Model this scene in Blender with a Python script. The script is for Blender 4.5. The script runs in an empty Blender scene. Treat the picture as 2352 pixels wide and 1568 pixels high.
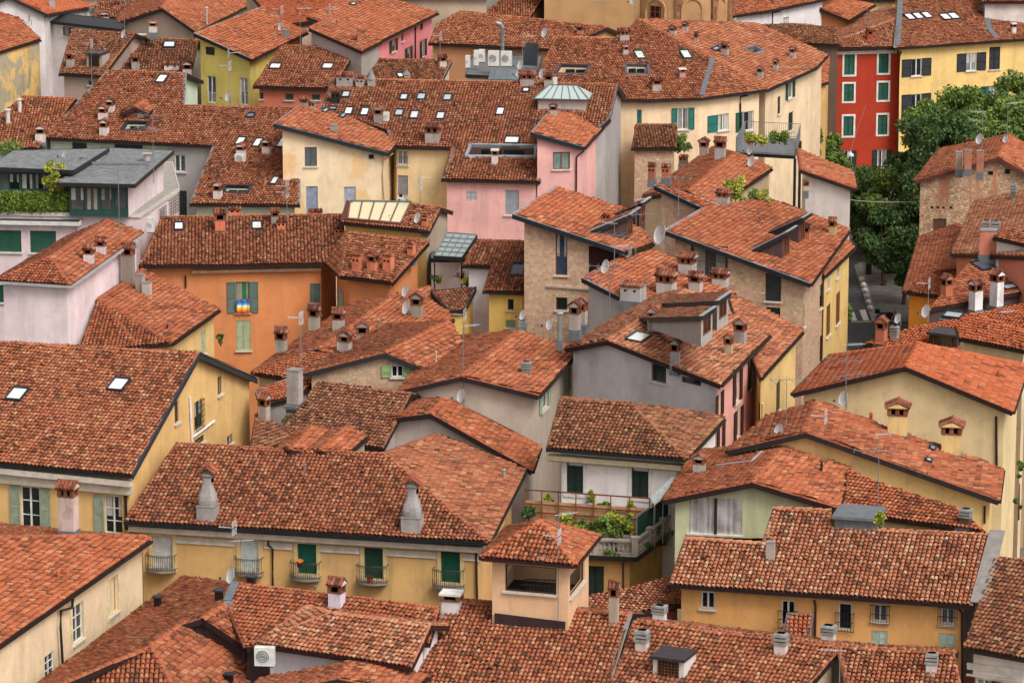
import bpy, bmesh, math, random
import numpy as np
from mathutils import Vector, Matrix
C = bpy.context.scene.collection
R = math.radians
random.seed(7)
rng = np.random.default_rng(11)

# ---------------------------------------------------------------- camera, sky, sun, exposure
CAM_H, PITCH, FPX = 65.5, 13.0, 9000.0
cam = bpy.data.cameras.new('camera'); camo = bpy.data.objects.new('camera', cam); C.objects.link(camo)
cam.sensor_width = 36.0; cam.lens = 36.0*FPX/2352.0
cam.clip_start = 1.0; cam.clip_end = 3000.0
camo.location = (0, 0, CAM_H); camo.rotation_euler = (R(90-PITCH), 0, 0)
bpy.context.scene.camera = camo
SUN_EL, SUN_AZ = 50.0, 140.0        # azimuth measured clockwise from +Y
w = bpy.data.worlds.new("World"); bpy.context.scene.world = w; w.use_nodes = True
nt = w.node_tree; bg = nt.nodes['Background']
sky = nt.nodes.new('ShaderNodeTexSky'); sky.sky_type = 'NISHITA'; sky.sun_disc = False
sky.sun_elevation = R(SUN_EL); sky.sun_rotation = R(SUN_AZ); sky.dust_density = 4.0; sky.air_density = 1.0; sky.ozone_density = 1.0
hs = nt.nodes.new('ShaderNodeHueSaturation'); hs.inputs['Saturation'].default_value = 0.15   # cloud cover: grey daylight
tint = nt.nodes.new('ShaderNodeMix'); tint.data_type = 'RGBA'; tint.blend_type = 'MULTIPLY'; tint.inputs[0].default_value = 1; tint.inputs[7].default_value = (1, .955, .91, 1)
nt.links.new(sky.outputs[0], hs.inputs['Color']); nt.links.new(hs.outputs[0], tint.inputs[6]); nt.links.new(tint.outputs[2], bg.inputs[0]); bg.inputs[1].default_value = 0.133
sd = bpy.data.lights.new('sun', 'SUN'); sd.energy = 1.35; sd.angle = R(24); sd.color = (1.0, .96, .90)
so = bpy.data.objects.new('sun', sd); C.objects.link(so)
az = R(SUN_AZ); el = R(SUN_EL)
so.rotation_euler = (-Vector((math.sin(az)*math.cos(el), math.cos(az)*math.cos(el), math.sin(el)))).to_track_quat('-Z', 'Y').to_euler()
vs = bpy.context.scene.view_settings
vs.view_transform = 'Standard'; vs.look = 'None'; vs.exposure = 0.55; vs.gamma = 1.0

# ---------------------------------------------------------------- projection helpers (photo measured on a 2352 x 1568 grid)
CAMP = Vector((0, 0, CAM_H)); _p = R(PITCH)
RGT = Vector((1, 0, 0)); UPV = Vector((0, math.sin(_p), math.cos(_p))); FWD = Vector((0, math.cos(_p), -math.sin(_p)))
Z = Vector((0, 0, 1))
def ray(x, y): return FWD + RGT*((x-1176)/FPX) + UPV*((784-y)/FPX)
def px(x, y, z):
    d = ray(x, y); return CAMP + d*((z-CAM_H)/d.z)
def on(x, y, p0, n):
    d = ray(x, y); return CAMP + d*((p0-CAMP).dot(n)/d.dot(n))
def proj(v):
    q = Vector(v)-CAMP; f = q.dot(FWD); return 1176+FPX*q.dot(RGT)/f, 784-FPX*q.dot(UPV)/f
def scale_at(v): return FPX/(Vector(v)-CAMP).dot(FWD)
def newell(vs):
    n = Vector((0, 0, 0))
    for i, a in enumerate(vs):
        b = vs[(i+1) % len(vs)]
        n += Vector(((a.y-b.y)*(a.z+b.z), (a.z-b.z)*(a.x+b.x), (a.x-b.x)*(a.y+b.y)))
    n.normalize()
    return n
def Pt(a, z):
    if isinstance(a, Vector): return a.copy()
    if len(a) == 3: return px(*a)
    return px(a[0], a[1], z)
def F(z, s, A, B, *rest):
    """roof face: line A-B is level at height z, the plane rises (s>0) or falls (s<0) towards rest[0]; further corners lie on that plane"""
    a = Pt(A, z); b = Pt(B, z); d = (b-a); d.z = 0; d.normalize()
    g = Vector((-d.y, d.x, 0)); q = Pt(rest[0], a.z)
    if (q-a).dot(g) < 0: g = -g
    n = Vector((-g.x*math.tan(R(s)), -g.y*math.tan(R(s)), 1)).normalized()
    return [a, b]+[r.copy() if isinstance(r, Vector) else on(r[0], r[1], a, n) for r in rest]
def FP(A, B, T, *rest):
    """face with eave A-B in the plane that also holds the known point T; the further corners are put on it"""
    a, b = Pt(A, None), Pt(B, None); n = newell([a, b, T])
    return [a, b]+[r.copy() if isinstance(r, Vector) else on(r[0], r[1], a, n) for r in rest]+[T.copy()]
def Q(*pts): return [Pt(p, None) for p in pts]
def back(f, i, j, run, s=17):
    a, b = f[i], f[j]; d = b-a; d.z = 0; d.normalize(); g = Vector((-d.y, d.x, 0))
    c = sum(f, Vector((0, 0, 0)))/len(f)
    if (c-a).dot(g) > 0: g = -g
    e = g*run - Z*run*math.tan(R(s))
    return [b.copy(), a.copy(), a+e, b+e, 'b']
def gable(A, B, P, Pr, z, zb=None, Ar=None, Br=None):
    """gable end A-P-B facing us, ridge P-Pr running back"""
    a = Pt(A, z); b = Pt(B, zb if zb is not None else z); d = b-a; d.z = 0
    n = Vector((-d.y, d.x, 0)).normalized()
    p = on(P[0], P[1], a, n); r = Pt(Pr, p.z); e = r-p
    l = [a, p, r, a+e]; q = [b, b+e, r, p]
    if Ar: l[3] = on(Ar[0], Ar[1], a, newell([a, p, r]))
    if Br: q[1] = on(Br[0], Br[1], b, newell([b, r, p]))
    return [l, q]

# ---------------------------------------------------------------- materials
def lin(h):
    h = h.lstrip('#'); o = []
    for k in (0, 2, 4):
        c = int(h[k:k+2], 16)/255.0; o.append(c/12.92 if c <= .04045 else ((c+.055)/1.055)**2.4)
    return (o[0], o[1], o[2], 1)
def tone(c, k=.07):
    l = .3*c[0]+.59*c[1]+.11*c[2]; c = [x*(1-k)+l*k for x in c[:3]]
    return (min(1, c[0]*1.02), c[1]*.97, c[2]*1.0, 1)
class NT:
    def __init__(s, name):
        s.m = bpy.data.materials.new(name); s.m.use_nodes = True; s.t = s.m.node_tree
        s.b = s.t.nodes['Principled BSDF']; s.b.inputs['Specular IOR Level'].default_value = .25
    def n(s, typ, **k):
        nd = s.t.nodes.new('ShaderNode'+typ)
        for a, v in k.items():
            if a.startswith('_'): setattr(nd, a[1:], v)
            else: s.set(nd, a, v)
        return nd
    def set(s, nd, key, v):
        inp = nd.inputs[int(key[1:])] if key[0] == 'i' and key[1:].isdigit() else nd.inputs[key.replace('_', ' ')]
        if hasattr(v, 'is_linked') or hasattr(v, 'links'): s.t.links.new(v, inp)
        else: inp.default_value = v
    def link(s, a, b): s.t.links.new(a, b)
    def mix(s, fac, a, b, mode='MIX'):
        nd = s.t.nodes.new('ShaderNodeMix'); nd.data_type = 'RGBA'; nd.blend_type = mode
        for i, v in ((0, fac), (6, a), (7, b)):
            if hasattr(v, 'links'): s.t.links.new(v, nd.inputs[i])
            else: nd.inputs[i].default_value = v
        return nd.outputs[2]
    def math(s, op, a, b=0.0, clamp=False):
        nd = s.t.nodes.new('ShaderNodeMath'); nd.operation = op; nd.use_clamp = clamp
        for i, v in ((0, a), (1, b)):
            if hasattr(v, 'links'): s.t.links.new(v, nd.inputs[i])
            else: nd.inputs[i].default_value = v
        return nd.outputs[0]
    def ramp(s, fac, stops):
        nd = s.t.nodes.new('ShaderNodeValToRGB'); cr = nd.color_ramp
        while len(cr.elements) < len(stops): cr.elements.new(.5)
        for e, (p, c) in zip(cr.elements, stops):
            e.position = p; e.color = c if len(c) == 4 else (*c, 1)
        s.link(fac, nd.inputs[0]); return nd.outputs[0]
    def noise(s, scale, detail=4, rough=.55, vec=None, dist=0):
        nd = s.t.nodes.new('ShaderNodeTexNoise'); nd.inputs['Scale'].default_value = scale; nd.inputs['Detail'].default_value = detail
        nd.inputs['Roughness'].default_value = rough; nd.inputs['Distortion'].default_value = dist
        s.link(vec if vec is not None else s.pos(), nd.inputs['Vector']); return nd.outputs[0]
    def pos(s):
        if not hasattr(s, '_pos'): s._pos = s.t.nodes.new('ShaderNodeNewGeometry')
        return s._pos.outputs['Position']
    def bump(s, h, strength, dist):
        nd = s.t.nodes.new('ShaderNodeBump'); nd.inputs['Strength'].default_value = strength; nd.inputs['Distance'].default_value = dist
        s.link(h, nd.inputs['Height']); s.link(nd.outputs[0], s.b.inputs['Normal'])
    def wallco(s):
        """coordinates along a vertical wall: x = metres along it, y = height"""
        s.pos(); c = s.n('VectorMath', _operation='CROSS_PRODUCT'); c.inputs[0].default_value = (0, 0, 1)
        s.link(s._pos.outputs['True Normal'], c.inputs[1])
        d = s.n('VectorMath', _operation='DOT_PRODUCT'); s.link(s.pos(), d.inputs[0]); s.link(c.outputs[0], d.inputs[1])
        x = s.n('SeparateXYZ'); s.link(s.pos(), x.inputs[0])
        o = s.n('CombineXYZ'); s.link(d.outputs['Value'], o.inputs[0]); s.link(x.outputs[2], o.inputs[1])
        return o.outputs[0]
    def col(s, c): s.link(c, s.b.inputs['Base Color'])
    def rough(s, r): s.b.inputs['Roughness'].default_value = r
_mc = {}
def plain(hexc, rough=.7, metal=0.0, spec=.25, var=.12):
    k = ('p', hexc, rough, metal, var)
    if k in _mc: return _mc[k]
    m = NT('paint_'+hexc.strip('#')); c = lin(hexc)
    if var:
        n = m.noise(2.5, 5, .65); d = tuple(x*(1-2.2*var) for x in c[:3])+(1,); l = tuple(min(1, x*(1+var)) for x in c[:3])+(1,)
        m.col(m.ramp(n, [(.3, d), (.7, l)]))
    else: m.b.inputs['Base Color'].default_value = c
    m.rough(rough); m.b.inputs['Metallic'].default_value = metal; m.b.inputs['Specular IOR Level'].default_value = spec
    _mc[k] = m.m; return m.m
def plaster(hexc, stain=.36, stainc='#786b5e', patch=None, pamt=.5, streak=.32):
    """painted render: cloudy fading, rain streaks, grime, and optionally patches where the paint has gone"""
    k = ('w', hexc, stain, stainc, patch, pamt, streak)
    if k in _mc: return _mc[k]
    m = NT('plaster_'+hexc.strip('#')); c = tone(lin(hexc)); p = m.pos()
    n1 = m.noise(.45, 6, .62); l = tuple(min(1, x*1.09) for x in c[:3])+(1,); d = tuple(x*.84 for x in c[:3])+(1,)
    col = m.ramp(n1, [(.32, d), (.68, l)])
    if patch:
        n4 = m.noise(.33, 8, .6, dist=.6)
        col = m.mix(m.ramp(n4, [(1-pamt-.025, (0, 0, 0)), (1-pamt+.025, (1, 1, 1))]), col, lin(patch))
    mp = m.n('Mapping'); m.link(m.wallco(), mp.inputs['Vector']); mp.inputs['Scale'].default_value = (.9, .12, 1)
    n2 = m.noise(1.3, 5, .62, mp.outputs[0], .4)
    st = m.math('MULTIPLY', m.ramp(n2, [(.5, (0, 0, 0)), (.78, (1, 1, 1))]), streak)
    col = m.mix(st, col, lin(stainc))
    n3 = m.noise(1.1, 9, .72, dist=.4)
    col = m.mix(m.math('MULTIPLY', m.ramp(n3, [(.52, (0, 0, 0)), (.8, (1, 1, 1))]), stain), col, lin(stainc))
    m.col(col); m.rough(.92); m.bump(m.noise(14, 6, .7), .25, .02)
    _mc[k] = m.m; return m.m
def masonry(kind):
    """rubble stone and brick, partly rendered over"""
    k = ('mas', kind)
    if k in _mc: return _mc[k]
    m = NT('masonry_'+kind); uv = m.wallco()
    br = m.n('TexBrick'); m.link(uv, br.inputs['Vector']); br.inputs['Scale'].default_value = 1.0
    br.inputs['Brick Width'].default_value = .36; br.inputs['Row Height'].default_value = .11; br.inputs['Mortar Size'].default_value = .018
    br.inputs['Color1'].default_value = lin('#a05f46'); br.inputs['Color2'].default_value = lin('#b98468'); br.inputs['Mortar'].default_value = lin('#b9a591')
    bn = m.noise(3.2, 4, .6, uv); bc = m.mix(m.ramp(bn, [(.35, (0, 0, 0)), (.65, (1, 1, 1))]), br.outputs[0], lin('#cfae92'))
    nz = m.n('TexNoise'); nz.inputs['Scale'].default_value = 3.0; m.link(uv, nz.inputs['Vector'])
    wv = m.n('VectorMath', _operation='MULTIPLY_ADD'); m.link(nz.outputs[1], wv.inputs[0]); wv.inputs[1].default_value = (.25, .12, 0); m.link(uv, wv.inputs[2])
    mp = m.n('Mapping'); m.link(wv.outputs[0], mp.inputs['Vector']); mp.inputs['Scale'].default_value = (4.2, 6.8, 1)
    vo = m.n('TexVoronoi', _feature='F1'); m.link(mp.outputs[0], vo.inputs['Vector']); vo.inputs['Scale'].default_value = 1.0; vo.inputs['Randomness'].default_value = .85
    ve = m.n('TexVoronoi', _feature='DISTANCE_TO_EDGE'); m.link(mp.outputs[0], ve.inputs['Vector']); ve.inputs['Scale'].default_value = 1.0; ve.inputs['Randomness'].default_value = .85
    wn = m.n('SeparateColor'); m.link(vo.outputs['Color'], wn.inputs[0])
    sc = m.ramp(wn.outputs[0], [(0, lin('#9a8468')), (.3, lin('#cdb694')), (.6, lin('#b59a78')), (.85, lin('#d8c6a6')), (1, lin('#a8704f'))])
    sc = m.mix(m.ramp(ve.outputs['Distance'], [(.03, (1, 1, 1)), (.12, (0, 0, 0))]), sc, lin('#96705a') if kind == 'stone' else lin('#b8977c'))
    n = m.noise(.42, 3, .5)
    if kind == 'stone':
        m2 = m.n('Mapping'); m.link(uv, m2.inputs['Vector']); m2.inputs['Scale'].default_value = (1, .06, 1)
        f = m.ramp(m.noise(.42, 3, .6, m2.outputs[0], .3), [(.565, (0, 0, 0)), (.59, (1, 1, 1))])
    elif kind == 'brick': f = m.ramp(m.noise(.55, 6, .65, None, .5), [(.44, (0, 0, 0)), (.50, (1, 1, 1))])
    else: f = m.ramp(n, [(.50, (0, 0, 0)), (.56, (1, 1, 1))])
    if kind == 'stone': bc = m.mix(.6, bc, lin('#a5583c'))
    col = m.mix(f, sc, bc)
    if kind == 'worn': col = m.mix(m.ramp(m.noise(.8, 8, .7, dist=.5), [(.40, (1, 1, 1)), (.55, (0, 0, 0))]), col, lin('#a08a76'))
    g = m.noise(.8, 8, .7); col = m.mix(m.math('MULTIPLY', m.ramp(g, [(.5, (0, 0, 0)), (.75, (1, 1, 1))]), .6), col, lin('#6a5c52')); col = m.mix(m.math('MULTIPLY', m.ramp(m.noise(1.6, 8, .7), [(.55, (0, 0, 0)), (.7, (1, 1, 1))]), .55), col, lin('#c0b0a0'))
    if kind != 'stone': col = m.mix(.10, col, lin('#948b82'))
    m.col(col); m.rough(.95); m.bump(br.outputs[1], -.5, .03)
    _mc[k] = m.m; return m.m
TILE = {  # palette: list of (position, colour), dirt amount, lichen
 'mix': (['#674234', '#87523e', '#985b42', '#a06247', '#a87254', '#b28969'], 0.46, 0.11),
 'old': (['#583c32', '#754c3a', '#87543e', '#915e46', '#9a6c50', '#a68161'], 0.58, 0.18),
 'dark': (['#4f382e', '#6c4735', '#80513c', '#8b5a43', '#94694d', '#a07d5e'], 0.62, 0.24),
 'red': (['#6b4234', '#8c523b', '#9d583c', '#a35e42', '#a96c4e', '#b28264'], 0.4, 0.09),
 'new': (['#884c36', '#9a5439', '#a5593a', '#aa5e3f', '#ac6448', '#b17153'], 0.16, 0.02),
 'pale': (['#744e3e', '#975d46', '#a7684b', '#ad7154', '#b58468', '#be9a7a'], 0.36, 0.12),
}
def tilemat(k):
    if ('t', k) in _mc: return _mc[('t', k)]
    cols, dirt, lich = TILE[k]; m = NT('roof_tile_'+k)
    at = m.n('Attribute', _attribute_name='tile'); sp = m.n('SeparateColor'); m.link(at.outputs['Color'], sp.inputs[0])
    st = [(p, lin(c)) for p, c in zip((0, .10, .34, .62, .88, 1), cols)]
    col = m.ramp(sp.outputs[0], st)
    pv = m.n('Mapping'); m.link(m.pos(), pv.inputs['Vector'])
    big = m.noise(.35, 5, .6)
    # whole tiles blackened by soot and moss, more of them in patches
    f = m.math('ADD', sp.outputs[1], m.math('MULTIPLY', m.math('SUBTRACT', big, .5), 1.6))
    f = m.ramp(f, [(max(0, 1.0-dirt*.62), (0, 0, 0)), (min(1, 1.25-dirt*.45), (1, 1, 1))])
    col = m.mix(m.math('MULTIPLY', f, .66), col, lin('#412e26'))
    sm = m.noise(7.0, 6, .75); col = m.mix(m.math('MULTIPLY', m.ramp(sm, [(.52, (0, 0, 0)), (.74, (1, 1, 1))]), .15+.38*dirt), col, lin('#46332a'))
    li = m.noise(9.5, 3, .6); li = m.math('MULTIPLY', m.ramp(li, [(.62, (0, 0, 0)), (.69, (1, 1, 1))]), lich*2.2, True)
    col = m.mix(li, col, lin('#a9a595'))
    gr = m.noise(.55, 7, .7); col = m.mix(m.math('MULTIPLY', m.ramp(gr, [(.60, (0, 0, 0)), (.78, (1, 1, 1))]), .25*dirt), col, lin('#6a6038'))
    oi = m.n('ObjectInfo'); col = m.mix(1.0, col, m.ramp(oi.outputs['Random'], [(0, (.90, .87, .87)), (.5, (.99, .99, .99)), (1, (1.06, 1.02, .98))]), 'MULTIPLY')   # every roof was laid with its own batch
    m.col(col); m.rough(.93); m.b.inputs['Specular IOR Level'].default_value = .15
    m.bump(m.noise(30, 4, .7), .2, .01)
    _mc[('t', k)] = m.m; return m.m
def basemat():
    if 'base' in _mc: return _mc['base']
    m = NT('roof_channel_shaded'); m.col(m.ramp(m.noise(4, 6, .7), [(.3, lin('#33211a')), (.7, lin('#65402f'))])); m.rough(.97); _mc['base'] = m.m; return m.m  # dark brown paints in dirt and the shade between the cover tiles
def glassmat(hexc='#10161a', rough=.06):
    k = ('g', hexc)
    if k in _mc: return _mc[k]
    m = NT('window_glass'); m.col(m.ramp(m.noise(1.2, 3), [(.35, tuple(x*.6 for x in lin(hexc)[:3])+(1,)), (.65, lin(hexc))])); m.rough(rough); m.b.inputs['Specular IOR Level'].default_value = .6
    _mc[k] = m.m; return m.m
def leafmat(a, b, name='leaves'):
    k = ('l', a, b)
    if k in _mc: return _mc[k]
    m = NT(name); at = m.n('Attribute', _attribute_name='tile'); sp = m.n('SeparateColor'); m.link(at.outputs['Color'], sp.inputs[0])
    m.col(m.ramp(sp.outputs[0], [(0, lin(a)), (1, lin(b))])); m.rough(.6); m.b.inputs['Specular IOR Level'].default_value = .3
    try: m.b.inputs['Transmission Weight'].default_value = 0
    except Exception: pass
    _mc[k] = m.m; return m.m

# ---------------------------------------------------------------- mesh helpers
class MB:
    """collects shapes; build() links them as one mesh object (world coordinates minus the parent's origin)"""
    def __init__(s): s.v = []; s.f = []; s.mi = []; s.mats = []
    def mat(s, m):
        if m not in s.mats: s.mats.append(m)
        return s.mats.index(m)
    def poly(s, pts, m):
        i = len(s.v); s.v += [tuple(p) for p in pts]; s.f.append(tuple(range(i, i+len(pts)))); s.mi.append(s.mat(m))
    def box(s, o, ax, ay, az, m, top=None):
        """box from corner-centre o (bottom centre), half axes ax, ay and full up vector az; top scales the upper end"""
        k = 1.0 if top is None else top; i = len(s.v)
        for q, sc in ((o, 1.0), (o+az, k)):
            for sx, sy in ((-1, -1), (1, -1), (1, 1), (-1, 1)): s.v.append(tuple(q+ax*sx*sc+ay*sy*sc))
        mi = s.mat(m)
        for f in ((0, 3, 2, 1), (4, 5, 6, 7), (0, 1, 5, 4), (1, 2, 6, 5), (2, 3, 7, 6), (3, 0, 4, 7)):
            s.f.append(tuple(i+q for q in f)); s.mi.append(mi)
    def bar(s, a, b, wd, ht, m, up=Z):
        d = (b-a); L = d.length
        if L < 1e-5: return
        d = d/L; sx = d.cross(up)
        if sx.length < 1e-4: sx = d.cross(Vector((1, 0, 0)))
        sx.normalize(); uy = sx.cross(d)
        s.box(a, sx*wd/2, uy*ht/2, d*L, m)
    def tube(s, pts, r, m, n=6):
        mi = s.mat(m); i0 = len(s.v)
        for k, p in enumerate(pts):
            d = (pts[min(k+1, len(pts)-1)]-pts[max(k-1, 0)]).normalized()
            sx = d.cross(Z)
            if sx.length < 1e-3: sx = Vector((1, 0, 0))
            sx.normalize(); uy = sx.cross(d)
            rr = r[k] if isinstance(r, (list, tuple)) else r
            for q in range(n):
                t = 2*math.pi*q/n; s.v.append(tuple(p+sx*math.cos(t)*rr+uy*math.sin(t)*rr))
        for k in range(len(pts)-1):
            for q in range(n):
                a = i0+k*n+q; b = i0+k*n+(q+1) % n; s.f.append((a, b, b+n, a+n)); s.mi.append(mi)
        s.f.append(tuple(i0+q for q in reversed(range(n)))); s.mi.append(mi)
        e = i0+(len(pts)-1)*n; s.f.append(tuple(e+q for q in range(n))); s.mi.append(mi)
    def lathe(s, o, prof, m, n=10):
        """profile list of (radius, height)"""
        s.tube([o+Z*h for r, h in prof], [r for r, h in prof], m, n)
    def build(s, name, parent=None, org=None, smooth=False):
        me = bpy.data.meshes.new(name)
        if org is not None: s.v = [(a-org.x, b-org.y, c-org.z) for a, b, c in s.v]
        me.from_pydata(s.v, [], s.f)
        for m in s.mats: me.materials.append(m)
        me.polygons.foreach_set('material_index', s.mi)
        if smooth: me.polygons.foreach_set('use_smooth', [True]*len(s.f))
        me.update(); o = bpy.data.objects.new(name, me); C.objects.link(o)
        if parent is not None: o.parent = parent
        return o
def tag(o, label, cat, group=None, kind=None):
    if label: o['label'] = label
    if cat: o['category'] = cat
    if group: o['group'] = group
    if kind: o['kind'] = kind
    return o
def empty(name, loc):
    o = bpy.data.objects.new(name, None); C.objects.link(o); o.location = loc; o.empty_display_size = .5; return o
def struct(mb, name): return tag(mb.build(name), None, None, kind='structure')

# ---------------------------------------------------------------- barrel tiles as real geometry
TH = np.linspace(0, math.pi, 5)
def span(poly2, u):
    lo = np.full(u.shape, 1e9); hi = np.full(u.shape, -1e9); n = len(poly2)
    for i in range(n):
        (a, va), (b, vb) = poly2[i], poly2[(i+1) % n]
        if abs(b-a) < 1e-6: continue
        m = (u >= min(a, b)-1e-6) & (u <= max(a, b)+1e-6)
        v = va+(vb-va)*(u-a)/(b-a)
        lo = np.where(m, np.minimum(lo, v), lo); hi = np.where(m, np.maximum(hi, v), hi)
    return lo, hi
def frame_of(poly):
    n = newell(poly)
    if n.z < 0: n = -n
    ev = Z-n*n.z
    ev = ev.normalized() if ev.length > 1e-4 else Vector((0, 1, 0))
    return n, ev.cross(n), ev, poly[0]
def tile_arrays(poly, w=.225, r=.31, relief=1.0, holes=()):
    n, eu, ev, o = frame_of(poly)
    p2 = [((p-o).dot(eu), (p-o).dot(ev)) for p in poly]
    us = [a for a, b in p2]; vv = [b for a, b in p2]; u0, u1 = min(us), max(us); v0, v1 = min(vv), max(vv)
    nu = max(1, int(round((u1-u0)/w))); w = (u1-u0)/nu
    uc = u0+w*(np.arange(nu)+.5); vc = v0-.05+r*np.arange(int((v1-v0+.1)/r)+2)
    U, V = np.meshgrid(uc, vc, indexing='ij'); U = U.ravel(); V = V.ravel(); col = np.repeat(np.arange(nu), len(vc))
    V = V+(rng.random(nu)*.05-.025)[col]+rng.normal(0, .008, len(V))      # columns are not perfectly level with each other
    lo, hi = span(p2, U); k = (V+r*.75 > lo) & (V < hi-.03)
    for h in holes:
        hu = [(q-o).dot(eu) for q in h]; hv = [(q-o).dot(ev) for q in h]
        l2, h2 = span(list(zip(hu, hv)), U)
        k &= ~((U > min(hu)) & (U < max(hu)) & (V+r*.5 > l2) & (V+r*.5 < h2))
    # leave out what lies far outside the picture
    Pn = np.array(o)[None]+U[:, None]*np.array(eu)+V[:, None]*np.array(ev); q = Pn-np.array(CAMP); f = q@np.array(FWD)
    X = 1176+FPX*(q@np.array(RGT))/f; Y = 784-FPX*(q@np.array(UPV))/f
    k &= (X > -110) & (X < 2462) & (Y > -90) & (Y < 1660)
    U = U[k]; V = V[k]; N = len(U)
    if N == 0: return None
    U = U+rng.normal(0, .009, N); sk = rng.normal(0, .012, N); dz = rng.normal(0, .007, N)*relief; lift = (.062+np.abs(rng.normal(0, .010, N)))*relief
    bad = rng.random(N) < .012; sk[bad] *= 4; lift[bad] *= 1.9
    c = -np.cos(TH); s = np.sin(TH)
    vb = V-.02-rng.random(N)*.03; vt = V+r+.04
    def arc(rx, hh, v, up, du): return (U[:, None]+du[:, None]+c[None]*rx, np.repeat(v[:, None], 5, 1), s[None]*hh*relief+(dz+up)[:, None])
    z0 = np.zeros(N)
    A = arc(w*.445, .100, vb, lift, sk); B = arc(w*.36, .078, vt, z0, -sk); I = arc(w*.40, .088, vb, lift*.95, sk)
    u = np.stack([A[0], B[0], I[0]], 1); v = np.stack([A[1], B[1], I[1]], 1); h = np.stack([A[2], B[2], I[2]], 1)
    u = np.clip(u, u0-.03, u1+.03); l, hh = span(p2, np.clip(u, u0+1e-4, u1-1e-4)); v = np.clip(v, l-.05, hh)
    ph = rng.random(6)*6.28; h = h+.035*(1+np.sin(u*.55+ph[0])*np.sin(v*.8+ph[1])*.6+np.sin(u*1.3+ph[2])*.4)
    P = (np.array(o)+u[..., None]*np.array(eu)+v[..., None]*np.array(ev)+h[..., None]*np.array(n)).reshape(-1, 3)
    b = np.arange(N)[:, None, None]*15; j = np.arange(4)[None, :, None]
    outer = b+np.concatenate([j, j+1, j+6, j+5], 2); rim = b+np.concatenate([j+10, j+11, j+1, j], 2)
    faces = np.concatenate([outer, rim], 1).reshape(-1, 4)
    ra = np.repeat(rng.random(N), 15); rb = np.repeat(rng.random(N), 15)
    return P, faces, ra, rb
def cap_arrays(a, b, rad=.155, seg=.42):
    """row of ridge tiles from a to b"""
    d = b-a; L = d.length; k = max(1, int(L/seg)); d = d/L; sx = d.cross(Z)
    if sx.length < 1e-3: return None
    sx.normalize(); uy = sx.cross(d)
    P = []; Fc = []; A = []
    for i in range(k):
        r1 = rad*random.uniform(.97, 1.1); p = a+d*(L*i/k-.03); q = a+d*(L*(i+1)/k+.03); base = len(P); off = sx*random.uniform(-.015, .015)+uy*random.uniform(-.012, .012)
        for pt, rr, up in ((p, r1, .035), (q, rad*.86, .0), (p, r1*.8, .02)):
            for t in TH: P.append(pt+off+sx*(-math.cos(t)*rr)+uy*(math.sin(t)*rr*.85+up-.02))
        for j in range(4):
            Fc.append((base+j, base+j+1, base+j+6, base+j+5)); Fc.append((base+j+10, base+j+11, base+j+1, base+j))
        A += [random.uniform(.42, .80)]*15
    P = np.array([tuple(x) for x in P]); A = np.array(A)
    return P, np.array(Fc), A, A*0
def mesh_from_arrays(name, arrs, mats, parent, org, extra=None):
    """arrs of (points, quads, random a, random b): first material; extra = MB for the boards and channels below"""
    V = [a[0] for a in arrs]; n = 0; Fs = []
    for a in arrs: Fs.append(a[1]+n); n += len(a[0])
    ra = np.concatenate([a[2] for a in arrs]) if arrs else np.zeros(0); rb = np.concatenate([a[3] for a in arrs]) if arrs else np.zeros(0)
    Vq = np.concatenate(V) if arrs else np.zeros((0, 3)); Fq = np.concatenate(Fs) if arrs else np.zeros((0, 4), int)
    ev = np.array(extra.v) if extra and extra.v else np.zeros((0, 3)); ef = extra.f if extra else []
    nv = len(Vq); allv = np.concatenate([Vq, ev])-np.array(org)
    me = bpy.data.meshes.new(name); me.vertices.add(len(allv)); me.vertices.foreach_set('co', allv.astype(np.float32).ravel())
    lens = [4]*len(Fq)+[len(f) for f in ef]; loops = np.concatenate([Fq.ravel(), np.array([i+nv for f in ef for i in f], int)]).astype(np.int32)
    me.loops.add(len(loops)); me.loops.foreach_set('vertex_index', loops)
    me.polygons.add(len(lens)); st = np.concatenate([[0], np.cumsum(lens)[:-1]]).astype(np.int32); me.polygons.foreach_set('loop_start', st)
    try: me.polygons.foreach_set('loop_total', np.array(lens, np.int32))
    except Exception: pass
    allm = list(mats)
    mi = np.zeros(len(lens), np.int32)
    if extra:
        for k, m in enumerate(extra.mats):
            if m not in allm: allm.append(m)
        mi[len(Fq):] = [allm.index(extra.mats[q]) for q in extra.mi]
    for m in allm: me.materials.append(m)
    me.polygons.foreach_set('material_index', mi)
    sm = np.zeros(len(lens), bool); sm[:len(Fq)] = True
    me.polygons.foreach_set('use_smooth', sm)
    at = me.color_attributes.new('tile', 'FLOAT_COLOR', 'POINT'); cd = np.ones((len(allv), 4), np.float32)*.4
    cd[:nv, 0] = ra; cd[:nv, 1] = rb; at.data.foreach_set('color', cd.ravel())
    me.update(); me.validate()
    o = bpy.data.objects.new(name, me); C.objects.link(o); o.parent = parent
    return o
def inpoly(p, poly):
    c = False; n = len(poly)
    for i in range(n):
        a, b = poly[i], poly[(i+1) % n]
        if (a.y > p.y) != (b.y > p.y) and p.x < (b.x-a.x)*(p.y-a.y)/(b.y-a.y)+a.x: c = not c
    return c
def planez(poly, p):
    n = newell(poly); return poly[0].z-((p.x-poly[0].x)*n.x+(p.y-poly[0].y)*n.y)/n.z

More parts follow.
